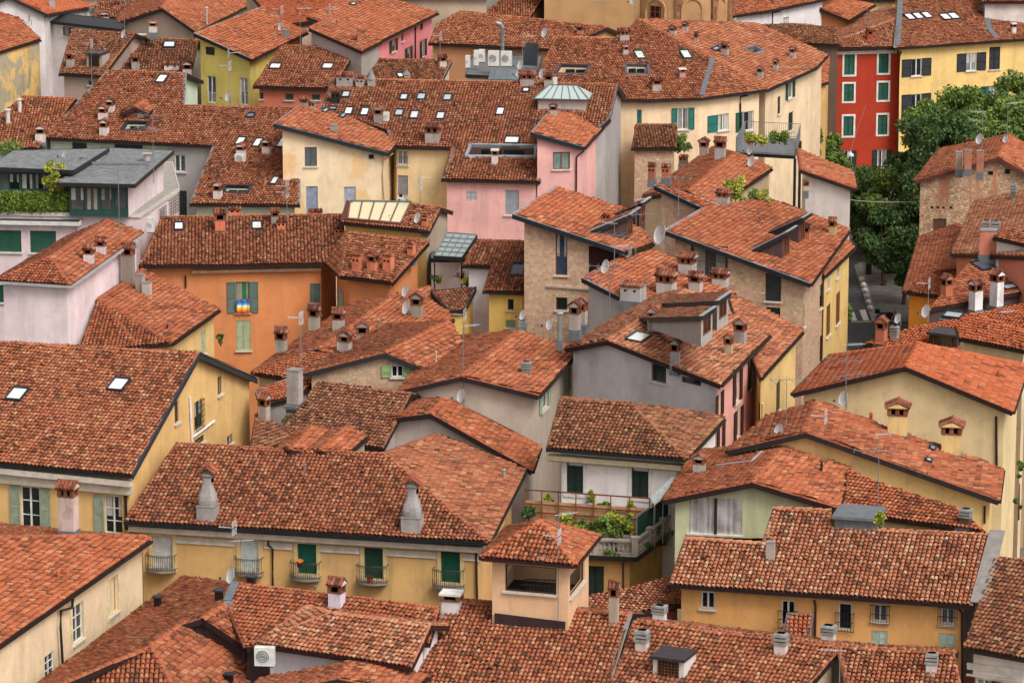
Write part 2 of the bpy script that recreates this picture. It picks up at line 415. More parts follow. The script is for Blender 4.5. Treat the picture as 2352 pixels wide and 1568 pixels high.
# ---------------------------------------------------------------- a house
HS = []
class House:
    def __init__(s, label, faces, wall='#d8b070', tile='mix', over=.45, zb=0.0, name='house', cat='house', gut='#2b2523', fas='#2a2120', flash=None,
                 tw=.222, tr=.31, relief=1.0, wm=None, highcap=True, walls=True, cornice=None, nocap=False, group=None, parent=None, flat=None):
        s.faces = []; s.isback = []
        for f in faces:
            bk = isinstance(f[-1], str)
            if bk: f = f[:-1]
            if newell(f).z < 0: f = f[::-1]
            s.faces.append(f); s.isback.append(bk)
        s.wm = wm or plaster(wall); s.tile = tile; s.over = over; s.zb = zb; s.tw = tw; s.tr = tr; s.relief = relief; s.nocap = nocap; s.flatm = flat
        s.gut = plain(gut, .5); s.fas = plain(fas, .55); s.flash = plain(flash, .45, .3) if flash else None; s.cornice = cornice; s.highcap = highcap
        allp = [p for f in s.faces for p in f]; c = sum(allp, Vector((0, 0, 0)))/len(allp); s.org = Vector((c.x, c.y, zb))
        s.root = empty(name, s.org)
        if parent is not None: s.root.parent = parent.root; s.root.location = s.org-parent.org; tag(s.root, label, None)
        else: tag(s.root, label, cat, group)
        s.parent = parent; s.roof_holes = []; s.capl = []; s.strips = []; s.wins = []; s.walls = []; s.pend = []
        s.edges(); s.haswalls = walls
        if walls: s.mkwalls()
        HS.append(s)
    def edges(s):
        s.bound = []; s.inner = []
        for fi, f in enumerate(s.faces):
            for i, a in enumerate(f):
                b = f[(i+1) % len(f)]; d = b-a; d2 = Vector((d.x, d.y, 0))
                if d2.length < .05: continue
                out = Vector((d2.y, -d2.x, 0)).normalized(); m = (a+b)/2; q = m+out*.12; hit = None
                for fj, g in enumerate(s.faces):
                    if fj != fi and inpoly(q, g) and abs(planez(g, q)-m.z) < .5: hit = fj
                if hit is None: s.bound.append((fi, a, b, out))
                elif fi < hit or True:
                    n = newell(f); conv = planez(s.faces[hit], q) < planez(f, q)-.012
                    s.inner.append((fi, hit, a, b, conv))
    def mkwalls(s):
        key = lambda p: (round(p.x*5), round(p.y*5))
        nxt = {}
        for e in s.bound: nxt.setdefault(key(e[1]), []).append(e)
        left = list(s.bound); s.loops = []
        def take(k):
            for kk in [(k[0]+i, k[1]+j) for i in (0, 1, -1) for j in (0, 1, -1)]:
                for e in nxt.get(kk, []):
                    if e in left: return e
        while left:
            e = left[0]; loop = []
            while e is not None and e in left:
                loop.append(e); left.remove(e); e = take(key(e[2]))
            s.loops.append(loop)
        for loop in s.loops:
            n = len(loop); closed = n > 2 and (loop[-1][2]-loop[0][1]).length < .5
            ins = []
            for i in range(n+1):
                if closed: e0, e1 = loop[(i-1) % n], loop[i % n]
                else: e0, e1 = loop[max(i-1, 0)], loop[min(i, n-1)]
                p = loop[i][1] if i < n else loop[-1][2]
                if closed and i == n: ins.append(ins[0]); continue
                n0, n1 = -e0[3], -e1[3]; den = n0.x*n1.y-n0.y*n1.x
                if abs(den) < .12: q = Vector((p.x, p.y, 0))+(n0+n1).normalized()*s.over
                else:
                    c0 = n0.x*p.x+n0.y*p.y+s.over; c1 = n1.x*p.x+n1.y*p.y+s.over
                    q = Vector(((c0*n1.y-c1*n0.y)/den, (n0.x*c1-n1.x*c0)/den, 0))
                    if (q-Vector((p.x, p.y, 0))).length > 3*s.over: q = Vector((p.x, p.y, 0))+(n0+n1).normalized()*s.over
                ins.append(q)
            for i in range(n):
                a, b = ins[i], ins[i+1]
                if (b-a).length < .05: continue
                f = s.faces[loop[i][0]]
                s.walls.append(dict(a=a, b=b, za=planez(f, a)-.13, zb=planez(f, b)-.13, n=loop[i][3], holes=[]))
    def addwall(s, p, q, za, zb=None, m=None):
        """an extra vertical wall between two plan points (seen from outside left to right)"""
        a = Vector((p.x, p.y, 0)); b = Vector((q.x, q.y, 0)); d = (b-a).normalized()
        s.walls.append(dict(a=a, b=b, za=za, zb=za if zb is None else zb, n=Vector((d.y, -d.x, 0)), holes=[], m=m))
    def wallhit(s, x, y):
        best = None; d = ray(x, y)
        for wl in s.walls:
            if d.dot(wl['n']) > -1e-4: continue
            t = (wl['a']-CAMP).dot(wl['n'])/d.dot(wl['n'])
            if t < 0: continue
            p = CAMP+d*t; ab = wl['b']-wl['a']; k = (p-wl['a']).dot(ab)/ab.dot(ab); zt = wl['za']+(wl['zb']-wl['za'])*k
            if -.12 < k < 1.12 and p.z < zt+1.0:
                sc = t+(8 if not (0 <= k <= 1) else 0)+(8 if p.z > zt else 0)
                if best is None or sc < best[0]: best = (sc, wl, p)
        return best[1:] if best else None
    def roofhit(s, x, y):
        best = None; d = ray(x, y)
        for f in s.faces:
            n = newell(f); t = (f[0]-CAMP).dot(n)/d.dot(n); p = CAMP+d*t
            m = 0 if inpoly(p, f) else min((p-q).length for q in f)
            if d.dot(n) > 0: m += 50
            if best is None or (m, t) < best[0]: best = ((m, t), p, f)
        return best[1], best[2]
    def finish(s):
        # roof
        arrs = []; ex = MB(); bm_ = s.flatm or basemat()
        for f, bk in zip(s.faces, s.isback):
            n = newell(f)
            if n.z < 0: n = -n
            facing = n.dot(CAMP-f[0]) > 0
            hs_ = [h for h, hf in s.roof_holes if hf is f]
            if not (bk and not facing) and not s.flatm:
                a = tile_arrays(f, s.tw, s.tr, s.relief, hs_)
                if a: arrs.append(a)
            if hs_:
                bm = bmesh.new(); bm.faces.new([bm.verts.new(p) for p in f])
                for h in hs_:
                    for i in range(len(h)):
                        d = h[(i+1) % len(h)]-h[i]
                        bmesh.ops.bisect_plane(bm, geom=bm.verts[:]+bm.edges[:]+bm.faces[:], plane_co=h[i], plane_no=d.cross(n))
                for fc in bm.faces:
                    c = fc.calc_center_median()
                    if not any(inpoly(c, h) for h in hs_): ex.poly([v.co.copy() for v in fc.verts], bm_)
                bm.free()
            else:
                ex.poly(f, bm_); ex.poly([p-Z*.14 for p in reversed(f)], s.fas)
        seen = []
        if not s.nocap and not s.flatm:
            for fi, hit, a, b, conv in s.inner:
                if s.isback[fi]: continue
                m = (a+b)/2
                if any((m-q).length < .3 for q in seen): continue
                seen.append(m)
                if conv:
                    c = cap_arrays(a, b)
                    if c: arrs.append(c)
                elif s.flash or True:
                    d = (b-a).normalized(); sd = d.cross(Z).normalized()*.13; u = Z*.05
                    if abs(newell(s.faces[fi]).dot(newell(s.faces[hit]))) < .9995:
                        ex.poly([a-sd+u*2, b-sd+u*2, b+u, a+u], plain('#6d7077', .5)); ex.poly([a+u, b+u, b+sd+u*2, a+sd+u*2], plain('#6d7077', .5))
        for fi, a, b, out in s.bound:
            gm = MB(); fm = MB()
            f = s.faces[fi]; L = (b-a).length; lev = abs(b.z-a.z) < .09*L; nf = newell(f); eave = nf.x*out.x+nf.y*out.y > .02
            if lev and eave and not s.flatm:
                o = out*.06
                gm.bar(a+o-Z*.07, b+o-Z*.07, .15, .13, s.gut); gm.bar(a+out*.14-Z*.0, b+out*.14, .02, .03, s.gut)
            elif lev and s.highcap and not s.flash and not s.flatm:
                cc = cap_arrays(a+Z*.03, b+Z*.03)
                if cc: arrs.append(cc)
                fm.bar(a-Z*.13+out*.01, b-Z*.13+out*.01, .05, .22, s.fas)
            else:
                fm.bar(a-Z*.10+out*.02, b-Z*.10+out*.02, .06, .26, s.fas)
                if s.flash: fm.bar(a+Z*.075-out*.05, b+Z*.075-out*.05, .24, .03, s.flash)
                elif not lev and not s.flatm:
                    cc = cap_arrays(a-out*.06+Z*.01, b-out*.06+Z*.01, .10, .36)
                    if cc: arrs.append(cc)
            if gm.f: gm.build('gutter', s.root, s.org)
            if fm.f: fm.build('fascia', s.root, s.org)
        for a, b in s.capl:
            c = cap_arrays(a, b)
            if c: arrs.append(c)
        for a, b, wd, mt in s.strips: ex.bar(a, b, wd, .05, mt)
        s.roof = mesh_from_arrays('roof', arrs, [tilemat(s.tile)] if s.tile else [s.flatm], s.root, s.org, ex)
        # walls with real openings
        wb = MB()
        for wl in s.walls:
            a, b, n = wl['a'], wl['b'], wl['n']; pts = [a+Z*s.zb, b+Z*s.zb, b+Z*wl['zb'], a+Z*wl['za']]; m = wl.get('m') or s.wm
            if not wl['holes']: wb.poly(pts, m); continue
            bm = bmesh.new(); bm.faces.new([bm.verts.new(p) for p in pts]); t = (b-a).normalized()
            for (u0, u1, z0, z1) in wl['holes']:
                for co, no in ((a+t*u0, t), (a+t*u1, t), (a+Z*z0, Z), (a+Z*z1, Z)):
                    bmesh.ops.bisect_plane(bm, geom=bm.verts[:]+bm.edges[:]+bm.faces[:], plane_co=co, plane_no=no)
            for fc in bm.faces:
                c = fc.calc_center_median(); u = (c-a).dot(t)
                if not any(u0 < u < u1 and z0 < c.z < z1 for u0, u1, z0, z1 in wl['holes']): wb.poly([v.co.copy() for v in fc.verts], m)
            bm.free()
            for (u0, u1, z0, z1) in wl['holes']:
                i = -n*.22; A = a+t*u0; B = a+t*u1
                c = [A+Z*z0, B+Z*z0, B+Z*z1, A+Z*z1]
                for k in range(4): wb.poly([c[k], c[(k+1) % 4], c[(k+1) % 4]+i, c[k]+i], m)
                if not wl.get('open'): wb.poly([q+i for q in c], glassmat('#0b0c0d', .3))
        if s.haswalls and wb.f: s.wallo = wb.build('wall', s.root, s.org)
        for fn in s.pend: fn()

# ================================================================ the houses, nearest first
def add(k, *a, **kw):
    h = House(*a, **kw); H[k] = h; return h
H = {}
# --- bottom edge of the picture
f1 = F(12, 15, (346, 1240), (-60, 1522), (-60, 1238), (225, 1231))
f2 = FP((-60, 1196, 12), (346, 1240, 12), f1[3], )[:2]+[f1[3], f1[2]]
add('H1', 'cream house with tall framed windows at the lower left edge', [f1, f2], wall='#e3cba2', tile='red', over=.35)

fa = F(11.5, -17, (541, 1341), (1008, 1399), (985, 1478), (590, 1484), (566, 1487), (523, 1388))
fb = F(9.4, 16, (425, 1326), (60, 1596), (130, 1580), (347, 1486), (412, 1437), (465, 1421), (523, 1386), (541, 1341))
fc = FP((105, 1592, 9.2), (405, 1592, 9.2), fb[3])
fd = FP(fb[3], fc[1], fb[4], (560, 1592), (588, 1530))
fe = FP(fb[5], (560, 1483, fb[5].z-1.2), fb[6])
add('H2', 'wide hipped roof house at the bottom left with dark metal chimneys and grey valley', [fa, fb, fc, fd, fe], wall='#4a3836', tile='red', over=.3, fas='#2c1d1e')
g1 = F(10.5, 17, (590, 1480), (945, 1532), (990, 1436), (760, 1409))
g2 = [g1[0], g1[3], Pt((704, 1393, g1[3].z-.1), None)]
add('H3', 'low white walled annex with hipped tile roof and brown gutter at the bottom centre', [g1, g2, back(g1, 3, 2, 2.0)], wall='#dcd8da', tile='pale', over=.4, gut='#38201f', fas='#38201f')
k1, k2 = gable((560, 1600), (945, 1592), (775, 1560), (815, 1521), 9.8)
add('H4', 'small brick coloured gable roof at the bottom edge below the white annex', [k1, k2], wall='#d8d4d2', tile='red', over=.3)
h1 = F(11.2, -18, (1053, 1383), (1450, 1411), (1398, 1580), (944, 1580), (1005, 1425))
add('H5', 'house under the square lookout tower, its roof running off the bottom edge', [h1, back(h1, 0, 1, 3)], wall='#d8c0a0', tile='mix', over=.3, flash='#8f8d8a')
j1 = F(11.0, -18, (1457, 1426), (1927, 1484), (1924, 1498), (1845, 1590), (1400, 1585))
j2 = F(11.0, -16, (1926, 1484), (2192, 1501), (2210, 1590), (1949, 1590), (1926, 1486))
add('H7', 'house with four white slab capped chimneys along the bottom right edge', [j1, j2, back(j1, 0, 1, 1.6, 14), back(j2, 0, 1, 1.6, 14)], wall='#d6c2a4', tile='mix', over=.3)
l1 = F(12.0, 18, (1537, 1342), (2234, 1391), (2278, 1229), (2014, 1217), (1911, 1213), (1908, 1174), (1776, 1169), (1768, 1251), (1574, 1237))
add('H8', 'ochre house with pale green lower shutters and a wide pinkish tile roof at the right', [l1, back(l1, 2, 8, 3)], wall='#dfa85e', tile='pale', over=.5, gut='#2a2022')
m1 = F(11.0, 18, (2214, 1488), (2380, 1518), (2380, 1287), (2286, 1283))
add('H9', 'white house with dark red shutters under a blackened roof in the bottom right corner', [m1, back(m1, 2, 3, 3)], wall='#ded9d2', tile='dark', over=.4)
# --- second rank
n1 = F(11.5, 18, (286, 1197), (1123, 1246), (883, 1044), (588, 1030), (405, 1019))
n2 = FP(n1[1], (1205, 1083, 11.5), n1[2], (1173, 1066), (1000, 1001))
add('H16', 'long yellow palazzo with five curved iron balconies and two bottle shaped chimneys', [n1, n2, back(n1, 2, 4, 4)], wall='#dcb26c', tile='mix', over=.65, gut='#22282a', fas='#33272a')
o1 = F(13.5, 18, (-60, 1058), (303, 1092), (457, 814), (-60, 785))
ap = o1[2]
add('H17', 'yellow house with green shutters and a big clean roof with two skylights at the left', [o1, FP((590, 872, 13.5), (60, 840, 13.5), ap)[:2]+[o1[3], ap]], wall='#dfb871', tile='mix', over=.35, gut='#22282a', fas='#30373c', flash='#3a4248')
p1 = F(12.3, 17, (640, 1003), (880, 1030), (944, 905), (733, 878))
add('H18', 'dark mossy courtyard roof below the small green shuttered gable', [p1, back(p1, 2, 3, 2)], wall='#a9a199', tile='dark', over=.2)
add('H22', 'low grey gable with a long right slope in the middle of the roofs', gable((884, 963), (1222, 1082), (989, 951), (1020, 915), 13.2, 11.0, (905, 921), (1240, 1028)), wall='#bdb3a8', tile='red', over=.35, fas='#2a2024')
add('H21', 'taupe gabled house with light green shutters round its right corner', gable((917, 898), (1237, 909), (1060, 866), (1190, 762), 14.0, None, (1012, 778), (1331, 806)), wall='#bdb09f', tile='red', over=.45, fas='#2a2426')
add('H19', 'worn brick gable with a little window and two bright green shutters', gable((698, 858), (980, 851), (884, 811), (1032, 739), 14.0, None, (890, 748), (1060, 790)), wm=masonry('worn'), tile='red', over=.3, fas='#2a2a2c')
q1 = F(13.5, 18, (1256, 1030), (1577, 1055), (1448, 928), (1287, 916))
q2 = FP(q1[1], (1663, 961, 13.5), q1[2], (1633, 951))
add('H23', 'white house with dark green shutters above the planted roof terrace', [q1, q2], wall='#ece9e5', tile='dark', over=.7, gut='#262c2c')
add('H10', 'pale green gabled house with silver foil curtains in its window', gable((1525, 1149), (1926, 1168), (1728, 1109), (1810, 1018), 13.5, None, (1600, 1036), (1952, 1072)), wall='#bcc498', tile='red', over=.5, fas='#2a1e20')
r1 = F(13.0, 15, (1935, 1175), (2262, 1222), (2195, 1166), (2012, 1108), (1950, 1078))
add('H11', 'low tiled lean-to along the foot of the yellow gabled house', [r1], wall='#d6c08a', tile='red', over=.2, highcap=False)
add('H12', 'yellow gabled house with two tile capped chimneys on its long right slope', gable((1671, 1036), (2294, 1150), (1851, 995), (1877, 925), 14.4, 12.6, (1764, 958), (2303, 1079)), wall='#e0c07a', tile='red', over=.5, fas='#2b2629')
add('H25', 'grey cement gable with a pink street front and two long dormers', gable((1300, 801), (1655, 884), (1396, 783), (1573, 668), 15.0, None, (1499, 683), (1768, 770)), wall='#c2c1c0', tile='pale', over=.35, fas='#2c2024')
s1 = F(14.0, 16, (1747, 868), (1843, 762), (1764, 716), (1672, 674), (1690, 740))
add('H26', 'narrow yellow house with brown shutters behind the pink street front', [s1], wall='#dfc179', tile='mix', over=.35, highcap=False)
add('H13', 'cream gabled house under a smooth bright orange roof at the right', gable((1821, 904), (2326, 946), (2080, 843), (2112, 788), 14.0, None, (1908, 815), (2362, 838)), wall='#dfca96', tile='new', over=.5, fas='#2b2022', relief=.35, tw=.30, tr=.40)
# --- third rank, left to right
t1 = F(16.8, 18, (-10, 645), (162, 656), (114, 592))
t2 = FP(t1[1], (329, 536, 16.8), t1[2], (246, 507))
t3 = FP((158, 545, 16.8), t1[0], t1[2])[:2]+[t1[2], t2[2]]
add('H34', 'pale pink house with a hipped roof beside the green blinds, left edge', [t1, t2, t3], wall='#e6dadb', tile='red', over=.35, gut='#b5b7ba')
u1 = F(13.0, 15, (395, 789), (503, 712), (327, 622), (225, 690), (237, 697))
u2 = FP((180, 812, 12.6), u1[0], u1[4])+[u1[3]]
add('H35', 'yellow sided house with a lichen spotted roof against the pale pink wall', [u1, u2], wall='#dfc178', tile='red', over=.3)
v1 = F(13.4, 17, (320, 612), (752, 606), (790, 530), (788, 494), (588, 496), (372, 500))
v2 = F(13.4, 17, (785, 636), (900, 650), (985, 556), (795, 535)); v3 = [v1[1], v2[0], v2[3]]
add('H32', 'bright orange house with grey green shutters and three stout chimneys', [v1, v2, v3, back(v1, 3, 5, 3)], wall='#d98c50', tile='mix', over=.55, gut='#2e2022')
w1 = F(12.2, 15, (580, 857), (800, 705), (907, 680), (763, 784), (713, 811))
w3 = F(0, -10, w1[3], w1[2], (985, 661), (1040, 736), (880, 800))
w2 = FP(w1[0], (650, 868, 12.2), w1[4], (790, 820))
add('H20', 'hipped roof crowded with four chimneys in front of the orange house', [w1, w2, w3, [w2[2], w3[4], w3[0], w2[3]]], wall='#d6bf94', tile='red', over=.3)
x1 = F(15.6, 17, (783, 512), (985, 532), (1012, 478), (946, 469), (798, 467))
add('H33', 'attic storey with a slanted glass roof of cream panels above the orange house', [x1, back(x1, 2, 4, 2)], wall='#d3b25c', tile='mix', over=.25, fas='#32211f')
y1 = F(13.5, 17, (1110, 669), (1211, 673), (1211, 556), (1095, 552), (1063, 611), (1135, 613))
add('H31', 'small yellow house with a white walled roof court and plants on a shelf', [y1, back(y1, 2, 3, 2)], wall='#dcb95a', tile='mix', over=.3, gut='#2b2428', fas='#2b2428')
z1 = F(18.8, -17, (1178, 494), (1276, 431), (1428, 480), (1500, 560), (1436, 580))
add('H27', 'brick house with a single pitch roof, tall narrow window and small dormers', [z1], wm=masonry('brick'), tile='red', over=.55, fas='#22252a', flash='#9aa0a6')
a1 = F(16.2, -12, (1337, 640), (1475, 566), (1562, 606), (1690, 676), (1560, 735), (1425, 684))
add('H28', 'low single pitch roof with antennas between the two brick houses', [a1], wall='#b7b3ad', tile='red', over=.35, fas='#24282c', flash='#9aa0a6')
b1 = F(16.5, -17, (1525, 531), (1615, 480), (1760, 455), (1951, 529), (1862, 653))
b2 = F(b1[1].z+.9, -17, (1503, 428), (1517, 426), (1745, 505), (1625, 482), (1615, 480))
add('H29', 'big brick and rubble house with a wide single pitch roof and two dormers', [b1], wm=masonry('brick'), tile='red', over=.55, fas='#1f2226', flash='#9aa0a6')
add('H29b', 'high lean roof strip with grey trim behind the large white satellite dish', [b2], wm=masonry('brick'), tile='new', over=.3, fas='#23282d', flash='#9aa0a6', name='roof_wing', cat='roof')
c1 = F(12.6, 16, (1894, 634), (1961, 571), (1935, 545), (1870, 610))
add('H30', 'narrow yellow house with long brown shutters on the street corner', [c1], wall='#e2c374', tile='red', over=.3, highcap=False)
# --- third rank, right edge
d1 = F(9.2, 17, (2076, 671), (2112, 548), (2200, 515), (2262, 600), (2190, 603))
d2 = FP(d1[0], (2170, 684, 9.2), d1[4], (2200, 640))
add('H57', 'amber walled house with a rounded hip roof on the right side of the street', [d1, d2], wall='#dd962a', tile='red', over=.35)
e1 = F(12.2, 17, (2187, 584), (2241, 464), (2370, 436), (2370, 590), (2259, 586))
add('H58', 'salmon house whose roof runs up to the right edge below the stone house', [e1], wall='#cf8468', tile='pale', over=.3, highcap=False)
e2 = F(14.3, 12, (2283, 547), (2370, 566), (2370, 530), (2300, 530))
add('H59', 'white attic with a dark framed window at the right edge', [e2], wall='#d9d9d9', tile='red', over=.15, fas='#24282a', flash='#8d9297')
e3 = F(11.3, 15, (2132, 712), (2370, 668), (2370, 580), (2230, 600))
add('H60', 'low roof with chimneys and roof windows beside the white attic', [e3], wall='#4d3b38', tile='red', over=.15, highcap=False)
e4 = F(11.4, 14, (1985, 790), (2370, 840), (2370, 695), (2190, 735), (2105, 752))
add('H61', 'orange roof with ridge tiles and a metal dormer, right side behind the smooth roof', [e4], wall='#d6bf94', tile='new', over=.2, highcap=False)
e5 = F(14.8, 14, (2205, 778), (2360, 808), (2370, 770), (2230, 722), (2195, 750))
add('H14', 'cream attic wall with a dark eave at the right edge', [e5], wall='#dccaa0', tile='new', over=.3, fas='#2a2224')
s2, s3 = gable((2101, 416), (2400, 425), (2294, 362), (2320, 311), 13.0, None, (2160, 343), (2420, 380))
add('H56', 'tall rubble stone house with brick bands at the right edge', [s2, s3], wm=masonry('stone'), tile='red', over=.35, fas='#5a3230')
# --- fourth rank
aa = F(14.6, 17, (-60, 341), (88, 341), (172, 228), (55, 222), (-30, 290))
add('H38', 'left edge house with a weathered roof and two white flue pipes', [aa, back(aa, 2, 3, 3)], wall='#b9c4b0', tile='mix', over=.3)
ab = F(15.0, -17, (100, 318), (491, 336), (437, 470), (688, 472), (688, 250), (423, 244), (427, 170), (250, 163))
add('H37', 'mint green house with a long stepped roof and a small gabled dormer', [ab, back(ab, 6, 7, 4), back(ab, 4, 5, 4)], wall='#b9ccb2', tile='mix', over=.35, flash='#868a8e')
ac = F(17.8, -16, (630, 286), (690, 242), (928, 302), (892, 353))
add('H47', 'cream house with peeling ochre paint and a slanting single pitch roof', [ac], wm=plaster('#e2d0a8', .4, '#8d8478', '#dcb888', .44, .3), tile='red', over=.45, fas='#25282d', flash='#7f878e')
ad = F(15.5, -17, (903, 338), (1040, 341), (1015, 413), (1236, 418), (1400, 273), (1418, 197), (1176, 190), (860, 184), (766, 182), (738, 250), (890, 300))
add('H46', 'very wide old roof dotted with many skylights in the upper middle', [ad, back(ad, 5, 8, 6)], wall='#e0c893', tile='mix', over=.3, flash='#7d7f84')
ae = F(17.6, -17, (1221, 306), (1262, 257), (1400, 276), (1342, 340))
add('H48', 'pink house with a small slanted roof and a brown framed window', [ae], wall='#e3aea6', tile='red', over=.35, fas='#22262b', flash='#7f878e')
af = F(16.0, 17, (1487, 232), (1611, 227), (1637, 137), (1463, 45), (1426, 91), (1276, 86), (1226, 190), (1420, 230))
ag = FP(af[1], (1764, 207, 16.0), af[2])
ah = FP(ag[1], (1874, 157, 16.0), af[3], (1900, 128), (1735, 55))
add('H50', 'cream house with teal shutters and a curved eave below a tall hipped roof', [af, ag, ah], wall='#e5cda4', tile='mix', over=.4, gut='#26292c')
ai = F(13.4, 17, (1451, 342), (1553, 341), (1555, 287), (1461, 287))
add('H64', 'little brick outbuilding with a dark tiled roof beside the grey wall', [ai, back(ai, 2, 3, 1.5)], wm=masonry('brick'), tile='dark', over=.2)
aj = [F(14.2, -15, (1580, 440), (1691, 352), (1640, 340), (1478, 452)), F(14.2, -15, (1580, 440), (1691, 352), (1772, 388), (1640, 478))]
add('H63', 'weathered low roofs with many chimneys below the metal roof terrace', aj, wall='#c9b48c', tile='red', over=.15)
ak = F(15.0, -16, (1840, 391), (1832, 346), (1957, 396), (1965, 434))
add('H62', 'white rendered house end with a brown edged roof in front of the trees', [ak], wall='#d9d4cc', tile='red', over=.35, fas='#3a2526')
# --- fifth rank and the far edge
al = F(17.2, 17, (-40, 132), (92, 92), (40, 42), (-40, 20))
add('H39', 'yellow house wall with dirty bare patches at the upper left edge', [al], wm=plaster('#dcba70', .8, '#655c4c', '#a89d84', .47, .6), tile='red', over=.05, highcap=False)
am = F(15.2, 17, (136, 171), (235, 176), (310, 78), (165, 70))
add('H40', 'taupe house with a dark roof, aerials and a shed dormer, upper left', [am, back(am, 2, 3, 3)], wall='#a8968a', tile='old', over=.35)
an = F(14.0, 17, (235, 200), (430, 200), (455, 94), (372, 89), (308, 98), (250, 165))
add('H41', 'dark roof with one skylight beside the yellow green house', [an, back(an, 2, 3, 3)], wall='#a39c92', tile='old', over=.3)
ao = F(18.4, -16, (446, 78), (602, 17), (640, 45), (706, 76), (580, 138))
add('H42', 'yellow green house with tall white framed windows', [ao], wall='#d2c460', tile='red', over=.4, fas='#2a2022', flash='#a79e98')
ap_ = F(16.0, 17, (582, 200), (762, 205), (820, 112), (647, 105))
add('H43', 'salmon red house with small windows under a dark eave', [ap_, back(ap_, 2, 3, 3)], wall='#cc6f58', tile='mix', over=.35)
aq = F(17.4, 17, (873, 96), (1006, 31), (885, -3), (775, 2), (705, 40))
add('H44', 'pink house with dark green shutters near the top', [aq], wall='#dd868a', tile='red', over=.4, highcap=False)
ar = F(15.5, 17, (820, 205), (1010, 195), (1037, 141), (852, 136), (830, 170))
add('H45', 'plain old roof between the salmon house and the rooftop air conditioners', [ar, back(ar, 2, 3, 3)], wall='#d8d6b8', tile='old', over=.2, flash='#9a9a9c')
as_ = F(16.6, 17, (985, 101), (1275, 115), (1395, 64), (1210, 43), (1055, 27), (1002, 60))
add('H69', 'long roof under the ochre church wall at the top', [as_, back(as_, 2, 4, 3)], wall='#c9996a', tile='mix', over=.3)
at1, at2 = gable((258, 58), (450, 74), (372, 20), (400, -15), 16.0, None, (300, 10), (640, -20))
add('H67', 'wide grey brown gable near the top left', [at1, at2], wall='#a3937f', tile='red', over=.3, fas='#2a2526')
au = F(17.0, 14, (640, 62), (735, 48), (800, -30), (560, -30))
add('H68', 'fine orange tiled roof at the top edge behind the yellow green house', [au], wall='#b9a890', tile='new', over=.2, highcap=False)
av1, av2 = gable((-90, 40), (110, 34), (20, -8), (30, -40), 17.2, None, (-90, -20), (222, 15))
add('H65', 'white walled house with a bright orange roof in the top left corner', [av1, av2], wall='#d6d3d0', tile='new', over=.4, fas='#2a2628')
ax = F(15.3, 13, (212, 44), (380, 40), (376, 2), (224, 6))
add('H68b', 'low pale roof with tile topped chimneys near the top left', [ax], wall='#d2ccc4', tile='pale', over=.2, highcap=False)
# --- far right
ay = F(11.4, 17, (1876, 113), (2078, 109), (2076, 38))
ay2 = FP((1950, 47, 11.4), ay[0], ay[2]); ay2 = ay2+[on(2052, 15, ay2[0], newell(ay2))]
add('H54', 'deep red house with white framed green shutters', [ay, ay2], wm=plaster('#ab361a', .12, '#7a2a1c', None, .5, .12), tile='pale', over=.5, gut='#272022')
az_ = F(11.5, 17, (2054, 112), (2400, 88), (2400, -6), (2066, -14))
add('H55', 'yellow house with black shutters and rows of skylights beside the red house', [az_, back(az_, 2, 3, 3)], wall='#e2c272', tile='mix', over=.45, gut='#22201f', flash='#9ba3a0')
ba = F(14.0, 15, (1684, 38), (1764, 27), (1898, -1), (1898, -40), (1684, -30))
add('H52', 'white house with a dark downpipe behind the church apse', [ba], wall='#d8d8d8', tile='red', over=.35, highcap=False)
bb1, bb2 = gable((1811, 41), (1950, 47), (1886, 21), (1935, -2), 12.4, None, (1850, 10), (2010, 12))
add('H53', 'low brown gable with one little window behind the red house', [bb1, bb2], wall='#a8683a', tile='red', over=.3)
bc = F(12.0, 15, (1764, 96), (1930, 104), (1925, 66), (1822, 55), (1700, 60))
add('H71', 'old low roof between the church apse and the red house', [bc], wall='#6e5c4c', tile='old', over=.2, highcap=False)
be = F(12.2, 16, (1870, 200), (1901, 190), (1904, 133), (1870, 150))
add('H72', 'narrow alley house with dark shutters beside the red house', [be], wall='#c9a25c', tile='red', over=.15, highcap=False)

e_ = F(10.3, 20, (1799, 1470), (1857, 1472), (1866, 1412), (1810, 1410))
add('H77', 'small tiled hatch roof with grey metal edges behind the slab capped chimneys', [e_], wall='#b9b4ac', tile='new', over=.1, flash='#70767c', name='roof_hatch', cat='hatch', zb=7.0)
add('H78', 'low weathered roof wedged between the long palazzo and the mossy courtyard roof', [F(12.3, 12, (572, 1048), (668, 1012), (664, 992), (588, 952))], wall='#a9a199', tile='dark', over=.1, highcap=False)
add('H76', 'twin little gabled roofs with a zinc valley behind the palazzo ridge', [F(14, -14, (668, 1034), (722, 982), (690, 988), (640, 1030)), F(14, -14, (668, 1034), (722, 982), (752, 992), (700, 1037)), F(14, -14, (738, 1036), (796, 984), (752, 992), (700, 1037)), F(14, -14, (738, 1036), (796, 984), (842, 1004), (803, 1038))], wall='#b5aa9c', tile='red', over=.1)
for wl_ in H['H8'].walls:
    if wl_['n'].x > .5: wl_['m'] = plaster('#9b9792', .5, '#5e5a56')

